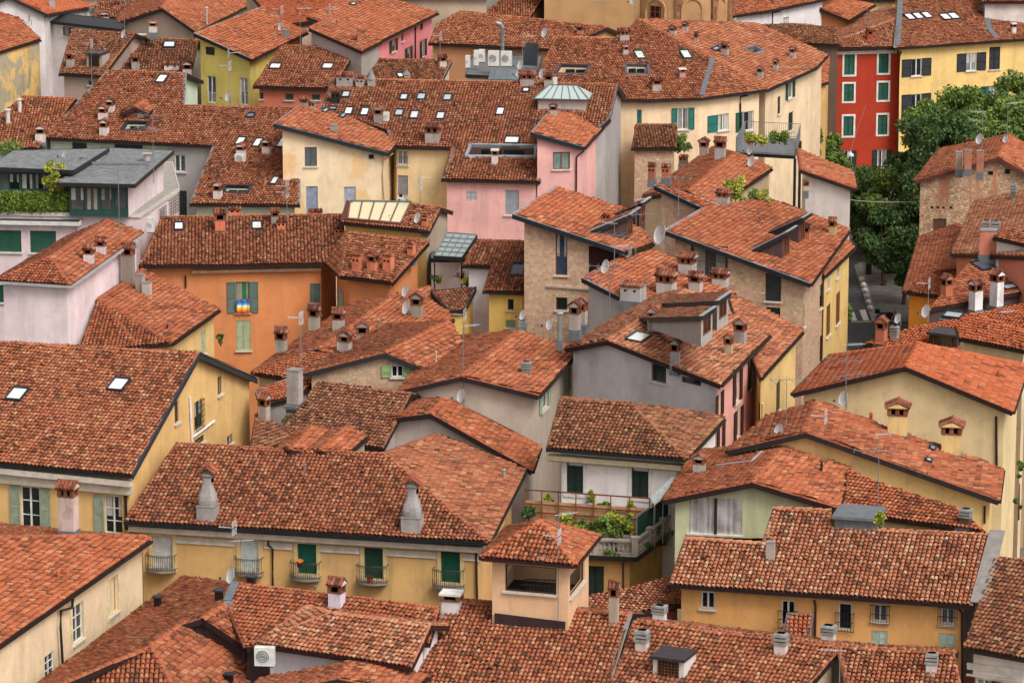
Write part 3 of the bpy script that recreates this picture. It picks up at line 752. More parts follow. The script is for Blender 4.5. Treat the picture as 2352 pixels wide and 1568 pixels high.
add('H79', 'low old roof between the lookout tower and the pinkish wide roof', [F(10.4, 6, (1321, 1400), (1448, 1412), (1563, 1388), (1563, 1356), (1538, 1327), (1443, 1352), (1348, 1371))], wall='#8a3a34', tile='pale', over=.15, highcap=False)
add('H80', 'small roof with grey parapets left of the mossy courtyard roof', [F(12.9, 9, (600, 931), (680, 910), (728, 876), (690, 862), (588, 898))], wall='#a5a19c', tile='red', over=.08, highcap=False, flash='#7f858b')
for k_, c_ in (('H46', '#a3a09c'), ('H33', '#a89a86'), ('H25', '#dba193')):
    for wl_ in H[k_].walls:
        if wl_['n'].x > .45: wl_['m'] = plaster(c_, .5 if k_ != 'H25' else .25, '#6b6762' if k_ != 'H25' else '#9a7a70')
for wl_ in H['H46'].walls:
    if wl_['n'].y < -.6 and proj(wl_['a']+Z*12)[0] > 1000: wl_['m'] = plaster('#e3aea6')
def caps(k, *pts):
    for p, q in zip(pts, pts[1:]): H[k].capl.append((H[k].roofhit(*p)[0]+Z*.03, H[k].roofhit(*q)[0]+Z*.03))
def strip(k, *pts, wd=.32, col='#6d747b'):
    for p, q in zip(pts, pts[1:]): H[k].strips.append((H[k].roofhit(*p)[0]+Z*.19, H[k].roofhit(*q)[0]+Z*.19, wd, plain(col, .5, .2)))
caps('H50', (1466, 47), (1633, 136), (1756, 199)); strip('H50', (1637, 138), (1612, 224), wd=.4); strip('H55', (2260, 17), (2272, 70), (2290, 92), wd=.5); strip('H55', (2068, 4), (2062, 109), wd=.5)
caps('H2', (465, 1424), (523, 1387)); caps('H2', (150, 1568), (347, 1487), (412, 1439)); caps('H2', (347, 1487), (402, 1585)); strip('H2', (523, 1388), (564, 1484), wd=.45); strip('H2', (541, 1344), (522, 1387), wd=.4)
caps('H7', (1927, 1486), (1949, 1585)); caps('H3', (592, 1478), (704, 1394)); caps('H57', (2078, 670), (2188, 604)); caps('H61', (2218, 726), (2232, 760)); caps('H60', (2250, 660), (2330, 632))
strip('H10', (1644, 1076), (1726, 1066), wd=.12, col='#a9adb2'); strip('H10', (1727, 1066), (1750, 1044), wd=.12, col='#a9adb2')
caps('H35', (238, 698), (310, 790)); caps('H1', (0, 1237), (225, 1231), (336, 1234))

for wl_ in H['H31'].walls:
    if wl_['n'].y < -.5 and proj((wl_['a']+wl_['b'])/2+Z*12)[0] < 1122: wl_['m'] = plaster('#ecebec')
add('H81', 'little dark valley roof at the foot of the white court', [F(12.4, 15, (1028, 717), (1066, 714), (1093, 662), (990, 669))], wall='#dcb95a', tile='old', over=.15, highcap=False, flash='#4a4550')
for wl_ in H['H37'].walls:
    if wl_['n'].y < -.6 and wl_['b'].x-wl_['a'].x > 8:
        a_ = on(386, 340, wl_['a'], wl_['n'])+wl_['n']*.12; b_ = wl_['b']+wl_['n']*.12; H['H37'].addwall(a_, b_, 15.0-.15+.1, None, plaster('#a39f9a')); break

add('H82', 'lower tiled roof with a dark eave at the left foot of the pink house', [F(19.6, -13, (710, 66), (748, 48), (875, 98), (832, 119))], wall='#9d9992', tile='red', over=.15, zb=12)
strip('H8', (2246, 1392), (2291, 1226), wd=.75, col='#8f8b86')

# ================================================================ fittings: windows, chimneys, roof windows, pipes
WHITE = '#d9d9d6'
def win(k, x0, y0, x1, y1, kind='W', col=WHITE, sh=None, sur=None, surw=.14, glass='#1b2226', mull=1, label=None, sill=None, slats=True, rails=0, shw=None, sides='LR', deep=.10):
    """window measured on the photo: opening x0,y0-x1,y1. kinds: C closed shutters, O shutters folded back on the wall, W window alone, B roller blind, D dark hole, N blank niche, F foil"""
    h = H[k] if isinstance(k, str) else k
    xm, ym = (x0+x1)/2, (y0+y1)/2; hit = h.wallhit(xm, ym)
    if not hit: print('NOHIT', k, xm, ym); return
    wl, p = hit; n = wl['n']; a = wl['a']; t = (wl['b']-a).normalized(); L = (wl['b']-a).length
    U = lambda x, y: (on(x, y, a, n)-a).dot(t)
    u0, u1 = sorted((U(x0, ym), U(x1, ym))); z1 = on(xm, y0, a, n).z; z0 = on(xm, y1, a, n).z
    u0 = max(u0, .05); u1 = min(u1, L-.05)
    if u1-u0 < .08: print('THIN', k, xm, ym); return
    wl['holes'].append((u0, u1, max(z0, h.zb+.02), z1))
    W, Hh = u1-u0, z1-z0
    def go():
        O = a+t*u0+Z*z0; par = h.root; org = h.org
        fm = MB(); fc = plain(col, .5); i = -n*deep
        def fr(pa, pb, wd, dp=.05, m=None): fm.bar(O+t*pa[0]+Z*pa[1]+i, O+t*pb[0]+Z*pb[1]+i, dp, wd, m or fc, up=-n if abs(pa[0]-pb[0]) < 1e-6 else Z)
        def vert(x, wd, dp=.05, zz0=0, zz1=None, m=None, off=0):
            fm.box(O+t*x+Z*zz0+i+n*off, t*wd/2, n*dp/2, Z*((Hh if zz1 is None else zz1)-zz0), m or fc)
        def hor(z, wd, dp=.05, m=None, x0_=0, x1_=None, off=0):
            xe = W if x1_ is None else x1_
            fm.box(O+t*((x0_+xe)/2)+Z*(z-wd/2)+i+n*off, t*((xe-x0_)/2), n*dp/2, Z*wd, m or fc)
        fw = min(.07, W*.12)
        vert(fw/2, fw); vert(W-fw/2, fw); hor(Hh-fw/2, fw, .046, x0_=fw, x1_=W-fw); hor(fw/2, fw, .046, x0_=fw, x1_=W-fw)
        if kind in 'WO':
            for q in range(1, mull+1): vert(W*q/(mull+1), fw*1.3, .056, fw, Hh-fw)
            for q in range(1, rails+1): hor(Hh*q/(rails+1), fw*.6, .04, x0_=fw, x1_=W-fw)
        if sur:
            sm = plain(sur, .8); s_ = surw; e = n*(deep+.02)
            for (xa, xb, za, zb_) in ((-s_, 0, 0, Hh), (W, W+s_, 0, Hh), (-s_, W+s_, Hh, Hh+s_), (-s_, W+s_, -s_, 0)):
                fm.box(O+t*((xa+xb)/2)+Z*za+i+e, t*((xb-xa)/2), n*.035, Z*(zb_-za), sm)
        o = fm.build('window', par, org)
        if label: o['label'] = label
        pb = MB()
        pt = lambda x, z, d: O+t*x+Z*z+i+n*d
        pm = glassmat(glass) if kind in 'WOCD' else None
        if kind == 'B':
            bmq = plain(col, .6); ns = max(4, int(Hh/.12))
            for q in range(ns):
                za = Hh*q/ns; zb2 = Hh*(q+1)/ns; pb.poly([pt(0, za, .0), pt(W, za, .0), pt(W, zb2, .022), pt(0, zb2, .022)], bmq)
                pb.poly([pt(0, zb2, .022), pt(W, zb2, .022), pt(W, zb2, 0), pt(0, zb2, 0)], bmq)
            pb.build('blind', o, org)
        elif kind == 'N': pb.poly([pt(0, 0, -.08), pt(W, 0, -.08), pt(W, Hh, -.08), pt(0, Hh, -.08)], h.wm); pb.build('niche_back', o, org)
        elif kind == 'F':
            ns = 44; mm = plain('#d6d6da', .3, .55, .6); rr = random.Random(3); offs = [.06+.05*math.sin(q*.8+math.sin(q*.37)*2)+rr.uniform(0, .025) for q in range(ns+1)]
            for xx in (W*.49, W*.51): pb.poly([pt(xx-.05, 0, .16), pt(xx+.05, 0, .16), pt(xx+.05, Hh, .16), pt(xx-.05, Hh, .16)], plain('#3c3433', .6))
            for q in range(ns):
                for zz in range(8):
                    f_ = lambda qq, zq: pt(W*qq/ns, Hh*zq/8, .0+offs[qq]*(.8+.2*math.sin(zq*.9+qq*.2)))
                    pb.poly([f_(q, zz), f_(q+1, zz), f_(q+1, zz+1), f_(q, zz+1)], mm)
            pb.build('foil_sheet', o, org, True)
        elif kind != 'H':
            pb.poly([pt(0, 0, -.02), pt(W, 0, -.02), pt(W, Hh, -.02), pt(0, Hh, -.02)], pm)
            rc = random.Random(int(x0*13+y0))
            if kind in 'WO' and W > .7 and rc.random() < .65:
                cm_ = plain(rc.choice(['#a8a59e', '#8f8c88', '#b5b2a8', '#9a8f86']), .7); z_ = Hh*rc.choice([0, 0, .45])
                for xa, xb in ((.08, rc.uniform(.25, .48)), (rc.uniform(.6, .8), .92)):
                    k6 = 5
                    for q in range(k6):
                        a0, a1 = W*(xa+(xb-xa)*q/k6), W*(xa+(xb-xa)*(q+1)/k6); pb.poly([pt(a0, z_, -.012+.008*(q % 2)), pt(a1, z_, -.012+.008*((q+1) % 2)), pt(a1, Hh, -.012+.008*((q+1) % 2)), pt(a0, Hh, -.012+.008*(q % 2))], cm_)
            pb.build('pane', o, org)
        def leaf(xa, xb, d, za=0, zb_=None):
            zt = Hh if zb_ is None else zb_; b_ = MB(); m = plain(sh or col, .6); wd = xb-xa; f_ = min(.07, wd*.18)
            def bx(x_0, x_1, z_0, z_1, dd, th): b_.box(O+t*((x_0+x_1)/2)+Z*z_0+i+n*dd, t*((x_1-x_0)/2), n*th/2, Z*(z_1-z_0), m)
            bx(xa, xa+f_, za, zt, d, .05); bx(xb-f_, xb, za, zt, d, .05); bx(xa+f_, xb-f_, za, za+f_*1.3, d, .046); bx(xa+f_, xb-f_, zt-f_*1.3, zt, d, .046)
            zm = za+(zt-za)*.5; bx(xa+f_, xb-f_, zm-f_*.6, zm+f_*.6, d, .044)
            z = za+f_*1.3; st = .085
            while z < zt-f_*1.3-.01:
                zz = min(z+st, zt-f_*1.3)
                c0 = O+t*(xa+f_)+i+n*(d-.02); c1 = O+t*(xb-f_)+i+n*(d-.02)
                b_.poly([c0+Z*z+n*.035, c1+Z*z+n*.035, c1+Z*zz-n*.0, c0+Z*zz-n*.0], m); b_.poly([c0+Z*zz, c1+Z*zz, c1+Z*zz+n*.035, c0+Z*zz+n*.035], m); z += st
            b_.build('shutter', o, org)
        if kind == 'C':
            leaf(.01, W/2-.008, .05); leaf(W/2+.008, W-.01, .05)
        if kind == 'O':
            w_ = shw or W*.52
            if 'L' in sides: leaf(-w_-.02, -.02, deep+.05)
            if 'R' in sides: leaf(W+.02, W+w_+.02, deep+.05)
        if kind == 'Y':                                   # half-raised louvres: dark gap on top
            leaf(.01, W/2-.008, .05, 0, Hh*.86); leaf(W/2+.008, W-.01, .05, 0, Hh*.86)
        if sill is None or sill:
            sb = MB(); sb.box(O+t*(W/2)-Z*.09+i+n*(deep+.05), t*(W/2+.1), n*.08, Z*.088, plain('#c9c4ba', .8)); sb.build('sill', o, org)
    h.pend.append(go)

def grid_on_wall(k, x0, y0, x1, y1, nv, nh, name='window_grille', col='#23252a', off=.12, r=.022):
    h = H[k]; hit = h.wallhit((x0+x1)/2, (y0+y1)/2)
    if not hit: return
    wl, p = hit; n = wl['n']; a = wl['a']; t = (wl['b']-a).normalized(); ym = (y0+y1)/2; xm = (x0+x1)/2
    u0, u1 = sorted(((on(x, ym, a, n)-a).dot(t) for x in (x0, x1))); z1 = on(xm, y0, a, n).z; z0 = on(xm, y1, a, n).z
    def go():
        b = MB(); m = plain(col, .5); O = a+n*off
        for q in range(nv+1): u = u0+(u1-u0)*q/nv; b.bar(O+t*u+Z*z0, O+t*u+Z*z1, r, r, m)
        for q in range(nh+1): z = z0+(z1-z0)*q/nh; b.bar(O+t*u0+Z*z, O+t*u1+Z*z, r*1.3, r*1.3, m)
        for z in (z0, z1):
            for u in (u0, u1): b.bar(a+t*u+Z*z, O+t*u+Z*z, r, r, m)
        b.build(name, h.root, h.org)
    h.pend.append(go)
def pipe_on_wall(k, pts, r=.05, col='#2d2322', name='downpipe', off=.09):
    h = H[k]; P = []
    hit = h.wallhit(*pts[len(pts)//2])
    if not hit: print('NOPIPE', k, pts); return
    wl = hit[0]
    for x, y in pts: P.append(on(x, y, wl['a'], wl['n'])+wl['n']*off)
    def go():
        b = MB(); b.tube(P, r, plain(col, .45)); b.build(name, h.root, h.org)
    h.pend.append(go)
def band_on_wall(k, x0, y0, x1, y1, hgt, dep, col, name='cornice', off=0):
    """moulding along a wall: left end, right end (top edge)"""
    h = H[k]; hit = h.wallhit((x0+x1)/2, (y0+y1)/2+3)
    if not hit: print('NOBAND', k); return
    wl = hit[0]; n = wl['n']; A = on(x0, y0, wl['a'], n); B = on(x1, y1, wl['a'], n)
    def go():
        b = MB(); b.bar(A-Z*hgt/2+n*(dep/2+off), B-Z*hgt/2+n*(dep/2+off), dep, hgt, plain(col, .85)); b.build(name, h.root, h.org)
    h.pend.append(go)

def chim(k, x, yb, yt, wpx, typ='g', col='#a79f95', dr=.85, side=False, cap='#8a5340'):
    """chimney: foot of its front face at x,yb on the roof, top at yt, width in photo units; a sub-part of the roof"""
    h = H[k]; P, f = h.roofhit(x, yb); n = newell(f)
    g = Vector((n.x, n.y, 0))
    g = g.normalized() if g.length > 1e-3 else Vector((0, -1, 0))
    e = Vector((-g.y, g.x, 0))
    ax = [g, -g, e, -e]; fwd = min(ax, key=lambda v: v.dot(Vector((P.x, P.y, 0)).normalized()))   # side facing us
    t = Vector((-fwd.y, fwd.x, 0))
    v = Vector((P.x, P.y, 0)).normalized(); c = abs(v.dot(fwd)); s_ = math.sqrt(max(0, 1-c*c))
    sc = scale_at(P); W = wpx/sc/(c+dr*s_); D = W*dr; Hh = (yb-yt)/sc*1.0; Hh = max(Hh, .3)
    O = P-fwd*D/2-Z*.0; tt = t*W/2; ff = fwd*D/2
    def go():
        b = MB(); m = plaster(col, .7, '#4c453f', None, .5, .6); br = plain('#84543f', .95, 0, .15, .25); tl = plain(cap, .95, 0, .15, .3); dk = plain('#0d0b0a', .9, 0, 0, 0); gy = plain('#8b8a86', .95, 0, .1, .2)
        lead = plain('#70747a', .6, .1)
        b.box(O-Z*.5, tt*1.12, ff*1.12, Z*.56, lead)
        if fwd.dot(g) > .7: b.box(O+fwd*(D*.5+.12)-Z*(.15+math.tan(math.acos(n.z))*.15), tt*1.25, fwd*.14, Z*.17, lead)
        def coppi(z, rise, along_t=True, ov=1.28, rows=None):
            """two little tiled slopes; ridge along t or along the depth"""
            A, B = (tt, ff) if along_t else (ff, tt); a = A*ov; q = B*ov; R_ = O+Z*(z+rise)
            b.box(O+Z*(z-.03), tt*ov*.97, ff*ov*.97, Z*.05, br)
            if True:
                lv = O+Z*z
                b.poly([lv-a-q, lv+a-q, R_+a, R_-a], tl); b.poly([lv+a+q, lv-a+q, R_-a, R_+a], tl)
                b.poly([lv-a*.97-q, R_-a*.97, lv-a*.97+q], m); b.poly([lv+a*.97+q, R_+a*.97, lv+a*.97-q], m)
            L = a.length*2; N = rows or max(3, int(round(L/.21)))
            for sgn in (1, -1):
                for i in range(N):
                    u = a*(-1+2*(i+.5)/N); jj = random.uniform(-.03, .03)
                    p0 = lv+u+q*sgn*(1.06+jj)+Z*.035; p1 = R_+u+Z*.05
                    b.tube([p0, (p0+p1)/2+Z*random.uniform(-.01, .015), p1], [L/N*.46, L/N*.43, L/N*.38], plain(random.choice([cap, '#74483a', '#9a6450', '#573a30', cap]), .95, 0, .15, .3), 6)
            if rise > .12: b.tube([R_-a*1.04+Z*.05, R_+a*1.04+Z*.05], .085, tl, 6)
        def lantern(z0, z1, kx=2, ky=2, mt=br):
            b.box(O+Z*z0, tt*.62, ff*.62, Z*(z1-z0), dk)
            for ix in range(kx):
                for iy in range(ky):
                    u = tt*(-1+2*ix/(kx-1)); w_ = ff*(-1+2*iy/(ky-1))
                    if 0 < ix < kx-1 and 0 < iy < ky-1: continue
                    b.box(O+u*.86+w_*.86+Z*z0, tt.normalized()*max(.055, W*.11), ff.normalized()*max(.055, D*.11), Z*(z1-z0), mt)
            b.box(O+Z*(z0-.03), tt*1.06, ff*1.06, Z*.06, mt)
        if typ in 'gth':
            hs = Hh*.55 if Hh < 1.6 else Hh-.75; hl = (Hh-hs)*.52; hc = Hh-hs-hl
            b.box(O, tt, ff, Z*hs, m); lantern(hs, hs+hl, 3 if W > .75 else 2, 2); coppi(hs+hl, hc*.8, not (typ == 'g') if not side else (typ == 'g'))
            if typ == 'h': b.box(O+Z*(Hh*.99), tt*.5, ff*.5, Z*.05, gy)
        elif typ == 's':
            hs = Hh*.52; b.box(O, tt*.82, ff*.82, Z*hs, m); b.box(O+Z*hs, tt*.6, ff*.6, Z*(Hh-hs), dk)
            k3 = (Hh-hs)/3
            for q in range(3): b.box(O+Z*(hs+k3*q), tt, ff, Z*k3*.66, gy, .95)
            b.box(O+Z*(hs+k3*2.62), tt*.88, ff*.88, Z*k3*.36, gy, .8)
        elif typ == 'f':
            hs = Hh*.66; b.box(O, tt*.9, ff*.9, Z*hs, m); lantern(hs, Hh*.88, 2, 2); b.box(O+Z*Hh*.88, tt*1.16, ff*1.16, Z*max(.05, Hh*.1), plain('#d8d6d2', .9))
        elif typ == 'p':
            hs = Hh*.8; b.box(O, tt, ff, Z*hs, m); coppi(hs, Hh*.14, True, 1.12)
            for u in (-.5, .45): b.box(O+tt*u+ff*1.0+Z*hs*.66, t*.07, fwd*.012, Z*.12, dk)
        elif typ == 'x': b.box(O, tt, ff, Z*Hh, m); b.box(O+Z*Hh, tt*1.08, ff*1.08, Z*.06, gy)
        elif typ == 'k':
            mm = plain('#2a2223', .5, .2); b.box(O, tt*.74, ff*.74, Z*Hh*.82, mm); b.box(O+Z*Hh*.86, tt*1.1, ff*1.1, Z*max(.05, Hh*.12), plain('#3b3d44', .5, .2))
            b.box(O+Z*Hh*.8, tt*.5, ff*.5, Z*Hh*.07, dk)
        elif typ == 'm':
            mm = plain(col, .35, .6 if col == '#a9adb2' else .1, .4); r_ = W/2
            b.lathe(O, [(r_*.8, -.3), (r_*.8, Hh*.86), (r_*.5, Hh*.87), (r_*.5, Hh*.91), (r_*1.35, Hh*.92), (r_*1.2, Hh*.95), (.02, Hh)], mm, 10)
        elif typ == 'o':
            mm = plain('#a3522f', .8, 0, .2, .2); r_ = W/2
            b.lathe(O, [(r_*.8, -.2), (r_*.8, Hh*.66), (r_*.6, Hh*.68), (r_*.6, Hh*.74), (r_*1.15, Hh*.75), (r_*.7, Hh*.9), (.03, Hh)], mm, 9)
        elif typ == 'c':
            b.box(O, tt*.85, ff*.85, Z*Hh*.5, m); b.lathe(O+Z*Hh*.5, [(W*.55, 0), (W*.5, .06), (W*.2, Hh*.4), (.02, Hh*.5)], gy, 8)
        elif typ == 'b':                                   # old stuccoed bottle shape
            b.box(O+fwd*.1, tt*1.0, ff*1.1, Z*Hh*.27, m)
            b.box(O+fwd*.1+Z*Hh*.27, tt*1.06, ff*1.16, Z*.05, gy)
            prof = [(.94, .28), (1.0, .33), (1.02, .39), (.96, .46), (.80, .53), (.66, .59), (.57, .65), (.54, .72), (.53, .78), (.58, .80), (.66, .82), (.66, .85), (.56, .86)]
            i0 = len(b.v); mi = b.mat(m); nn = 16
            for rr, hh in prof:
                for q in range(nn):
                    th = 2*math.pi*q/nn; cx, sx = math.cos(th), math.sin(th); kx = abs(cx)**.55*(1 if cx > 0 else -1); ky = abs(sx)**.55*(1 if sx > 0 else -1)
                    b.v.append(tuple(O+fwd*.1+tt*kx*rr*.95+ff*ky*rr+Z*Hh*hh))
            for r_ in range(len(prof)-1):
                for q in range(nn):
                    a_ = i0+r_*nn+q; c_ = i0+r_*nn+(q+1) % nn; b.f.append((a_, c_, c_+nn, a_+nn)); b.mi.append(mi)
            b.box(O+fwd*(.1)+tt*.56+Z*Hh*.70, tt.normalized()*.03, ff*.3, Z*Hh*.07, dk)
            sv = O; coppi_o = O
            b.poly([O+Z*Hh*.86-tt*.8+ff*.9, O+Z*Hh*.86+tt*.8+ff*.9, O+Z*Hh*.86+tt*.8-ff*.7, O+Z*Hh*.86-tt*.8-ff*.7], gy)
            tl2 = ['#9a5a43', '#a86a50', '#8a4e3a']
            for sgn in (1, -1):
                for q in range(4):
                    u = ff*(-.75+.5*q)*1.1; b.tube([O+u+tt*sgn*.98+Z*Hh*.87, O+u+Z*Hh*.985], [.1, .085], plain(tl2[q % 3], .95, 0, .15, .25), 6)
            b.tube([O-ff*1.0+Z*Hh*.985, O+ff*1.15+Z*Hh*.985], .1, plain('#9a5a43', .95, 0, .15, .25), 7)
        b.build('chimney', h.roof, h.org)
    h.pend.append(go)

def sky(k, x, y, wpx, hpx, pane='#cfd3d6', frame='#33383e', name='skylight', up=.17):
    """roof window lying on the slope, centre x,y, size in photo units"""
    h = H[k]; P, f = h.roofhit(x, y); n, eu, ev, o = frame_of(f)
    A, _ = h.roofhit(x-wpx/2, y); B, _ = h.roofhit(x+wpx/2, y)
    A = on(x-wpx/2, y, f[0], n); B = on(x+wpx/2, y, f[0], n); Cc = on(x, y-hpx/2, f[0], n); D = on(x, y+hpx/2, f[0], n)
    W = max(.3, abs((B-A).dot(eu))); L = max(.3, abs((Cc-D).dot(ev)))
    if abs((B-A).dot(ev)) > abs((B-A).dot(eu)): W = max(.3, abs((Cc-D).dot(eu))); L = max(.3, abs((B-A).dot(ev)))
    def go():
        b = MB(); fm = plain(frame, .45, .2); c = P+n*.02; u, v = eu, ev; e = .09
        q = n*(up+.06)
        b.box(c-v*(L/2), u*(W/2+.03), v*e/2, q, fm); b.box(c+v*(L/2), u*(W/2+.03), v*e/2, q*1.25, fm)
        b.box(c-u*(W/2), u*e/2, v*(L/2+.03), q*.98, fm); b.box(c+u*(W/2), u*e/2, v*(L/2+.03), q*.98, fm)
        b.box(c-v*(L/2+.14), u*(W/2+.12), v*.16, n*.06, plain('#5d636c', .5, .2))
        o_ = b.build('skylight', h.roof, h.org) if False else b
        pm = NTpane(pane); o_.box(c, u*(W/2-.01), v*(L/2-.01), n*(up+.02), pm)
        o_.build(name, h.roof, h.org)
    h.pend.append(go)
def NTpane(hexc):
    k = ('pane', hexc)
    if k in _mc: return _mc[k]
    m = NT('skylight_pane'); m.b.inputs['Base Color'].default_value = lin(hexc); m.rough(.12); m.b.inputs['Specular IOR Level'].default_value = .8
    _mc[k] = m.m; return m.m

def cutout(k, pts, wall='#cfc4a8', frame='#3b2f33', depth=1.3, win_=None, name='roof_terrace'):
    """terrace cut into the roof: four photo points (lower left, lower right, upper right, upper left) on the slope"""
    h = H[k]; P, f = h.roofhit(sum(p[0] for p in pts)/4, sum(p[1] for p in pts)/4); n, eu, ev, o = frame_of(f)
    q = [on(x, y, f[0], n) for x, y in pts]
    if newell(q).z < 0: q = q[::-1]
    h.roof_holes.append((q, f))
    def go():
        b = MB(); m = plain(frame, .5); wm = plaster(wall, .3); zf = min(p.z for p in q)-depth
        for i in range(4):
            a, c = q[i], q[(i+1) % 4]
            up_ = n*.16; out = (c-a).cross(n).normalized()*.16
            b.poly([a-out+up_, c-out+up_, c+out*.2+up_, a+out*.2+up_], m); b.poly([a+out+n*.02, c+out+n*.02, c+out*.2+up_, a+out*.2+up_], m)
            b.poly([a-out+up_, a-out-n*.1, c-out-n*.1, c-out+up_], m)
            A = a-out*.6; B = c-out*.6
            b.poly([Vector((A.x, A.y, zf)), Vector((B.x, B.y, zf)), B+up_*.5, A+up_*.5], wm)
        b.poly([Vector((p.x, p.y, zf)) for p in q], plain('#8d7d6e', .9))
        # glazed door in the far wall of the cut-out
        hi = sorted(q, key=lambda p: -p.z)[:2]; a, c = hi
        if a.x > c.x: a, c = c, a
        t = (c-a).normalized(); g = Vector((t.y, -t.x, 0))
        for s0, s1 in ((.18, .48), (.52, .82)):
            A = a+(c-a)*s0+g*.16; B = a+(c-a)*s1+g*.16
            b.poly([Vector((A.x, A.y, zf+.05)), Vector((B.x, B.y, zf+.05)), Vector((B.x, B.y, min(A.z, B.z)-.25)), Vector((A.x, A.y, min(A.z, B.z)-.25))], glassmat('#222a2c'))
        b.build(name, h.root, h.org)
    h.pend.append(go)

# ================================================================ windows and wall fittings, house by house
GS = '#8f9a86'; DG = '#20302a'; GB = '#1d5647'
win('H1', 259, 1324, 281, 1410, 'N', '#d8c8a4', sur='#dccba6', surw=.22); win('H1', 172, 1386, 198, 1474, 'W', sur='#dccba6', surw=.22, rails=2); win('H1', 108, 1500, 131, 1575, 'W', rails=3)
pipe_on_wall('H1', [(163, 1372), (162, 1394), (136, 1402), (135, 1440), (141, 1540)], .07)
for x0, x1, y0, y1, kd, cl in ((351, 397, 1231, 1304, 'B', '#c9cac6'), (553, 594, 1239, 1311, 'B', '#cfd6d4'), (684, 727, 1248, 1317, 'B', '#1f5c49'), (837, 880, 1257, 1328, 'B', '#2a4a3c'), (1013, 1057, 1266, 1337, 'B', '#1f5744')):
    win('H16', x0, y0, x1, y1, kd, cl, sur='#d9c08c', surw=.2, sill=False)
pipe_on_wall('H16', [(617, 1226), (617, 1250), (627, 1258), (628, 1360)], .07, '#3a2c28'); pipe_on_wall('H16', [(1094, 1250), (1095, 1300), (1097, 1375)], .06, '#3a2c28')
band_on_wall('H16', 300, 1203, 1112, 1252, .28, .42, '#cbbfae'); band_on_wall('H16', 302, 1211, 1110, 1260, .16, .26, '#b8ac9a')
for a_, b_ in ((300, 338), (404, 541), (607, 672), (734, 826), (888, 1003), (1064, 1108)):
    band_on_wall('H16', a_, 1224+(a_-300)*.0605, b_, 1224+(b_-300)*.0605, .30, .05, '#c9bfb0', 'frieze'); band_on_wall('H16', a_, 1236+(a_-300)*.0605, b_, 1236+(b_-300)*.0605, .07, .10, '#d8cfc0', 'moulding')
def balcony(k, xl, xr, yt, yb, label):
    h = H[k]; wl, p = h.wallhit((xl+xr)/2, yt-8); n = wl['n']; a = wl['a']; t = (wl['b']-a).normalized(); xm = (xl+xr)/2
    sc = scale_at(p); W = (xr-xl)/sc; dep = .55; c = on(xm, yb-10, a, n); zf = c.z-.12; Hh = (yb-yt)/sc*.93-.05
    c = Vector((c.x, c.y, zf))
    def curve(s_, k2=1.0):                                # plan of the bow: s in -1..1
        return c+t*(s_*W/2)+n*(.12+dep*k2*(math.cos(s_*1.15)**.8))
    def go():
        b = MB(); st = plain('#8d857a', .9); pts = [curve(-1+i*.1) for i in range(21)]
        for i in range(20):
            q, r_ = pts[i], pts[i+1]; qa = q-n*((q-c).dot(n)); ra_ = r_-n*((r_-c).dot(n))
            b.poly([qa, q, r_, ra_], st); b.poly([q-Z*.12, q, r_, r_-Z*.12][::-1], st); b.poly([qa-Z*.12, ra_-Z*.12, r_-Z*.12, q-Z*.12], st)
        o = b.build('balcony', h.root, h.org); o['label'] = label
        b = MB(); m = plain('#3f3d3a', .6, .3)
        for z_, r_ in ((Hh, .022), (Hh*.08, .016), (Hh*.9, .012)):
            b.tube([p_+Z*z_ for p_ in pts], r_, m, 5)
        for e in (-1, 1):
            q = curve(e); b.tube([q+Z*Hh, q-n*((q-c).dot(n))+Z*Hh], .02, m, 5); b.tube([q+Z*.05, q-n*((q-c).dot(n))+Z*.05], .016, m, 5)
        for i in range(15):
            s_ = -1+2*i/14; p0 = curve(s_); bow = n*.09*math.sin(1.2)
            b.tube([p0+Z*.0, p0+n*.07+Z*Hh*.3, p0+n*.02+Z*Hh*.7, p0+Z*Hh], .013, m, 4)
            if i % 2 == 0 and i < 14:
                q = curve(s_+1/14.); b.tube([q+Z*(Hh*.32+.09*math.sin(w_))+t*.05*math.cos(w_) for w_ in [x*.7 for x in range(10)]], .009, m, 3)
        b.build('railing', o, h.org)
    h.pend.append(go)
for xl, xr, yt, yb, lb in ((339, 408, 1268, 1308, 'curved iron balcony before a pink curtain'), (541, 607, 1275, 1316, 'curved iron balcony behind the aerial mast'), (670, 739, 1284, 1327, 'curved iron balcony with an orange flower pot'), (822, 893, 1291, 1336, 'curved iron balcony with a terracotta pot on its floor'), (997, 1069, 1301, 1346, 'curved iron balcony at the right corner')):
    balcony('H16', xl, xr, yt, yb, lb)
win('H17', 48, 1117, 92, 1215, 'O', WHITE, GS, mull=1, rails=2, sur='#d4b06c', surw=.08); win('H17', 240, 1138, 282, 1225, 'O', WHITE, GS, mull=1, rails=2, sides='L', sur='#d4b06c', surw=.08)
band_on_wall('H17', -20, 1068, 305, 1101, .30, .42, '#cfc5b6'); band_on_wall('H17', -20, 1082, 305, 1114, .42, .18, '#c2b7a8', 'frieze'); band_on_wall('H17', -20, 1100, 305, 1131, .10, .24, '#b3a796', 'moulding')
pipe_on_wall('H17', [(274, 1098), (276, 1115), (290, 1130), (292, 1215)], .08, '#2c2526')
for q in ((500, 863, 510, 906), (445, 919, 466, 985), (401, 921, 411, 971), (447, 1003, 470, 1020), (521, 998, 535, 1020)): win('H17', *q, kind='W', col='#5a4c42', glass='#2a3330', mull=0)
grid_on_wall('H17', 446, 921, 466, 984, 6, 5); pipe_on_wall('H17', [(433, 911), (435, 960), (438, 1018)], .06, '#e4e4e4'); pipe_on_wall('H17', [(440, 1003), (489, 966)], .07, '#e4e4e4', 'pipe')
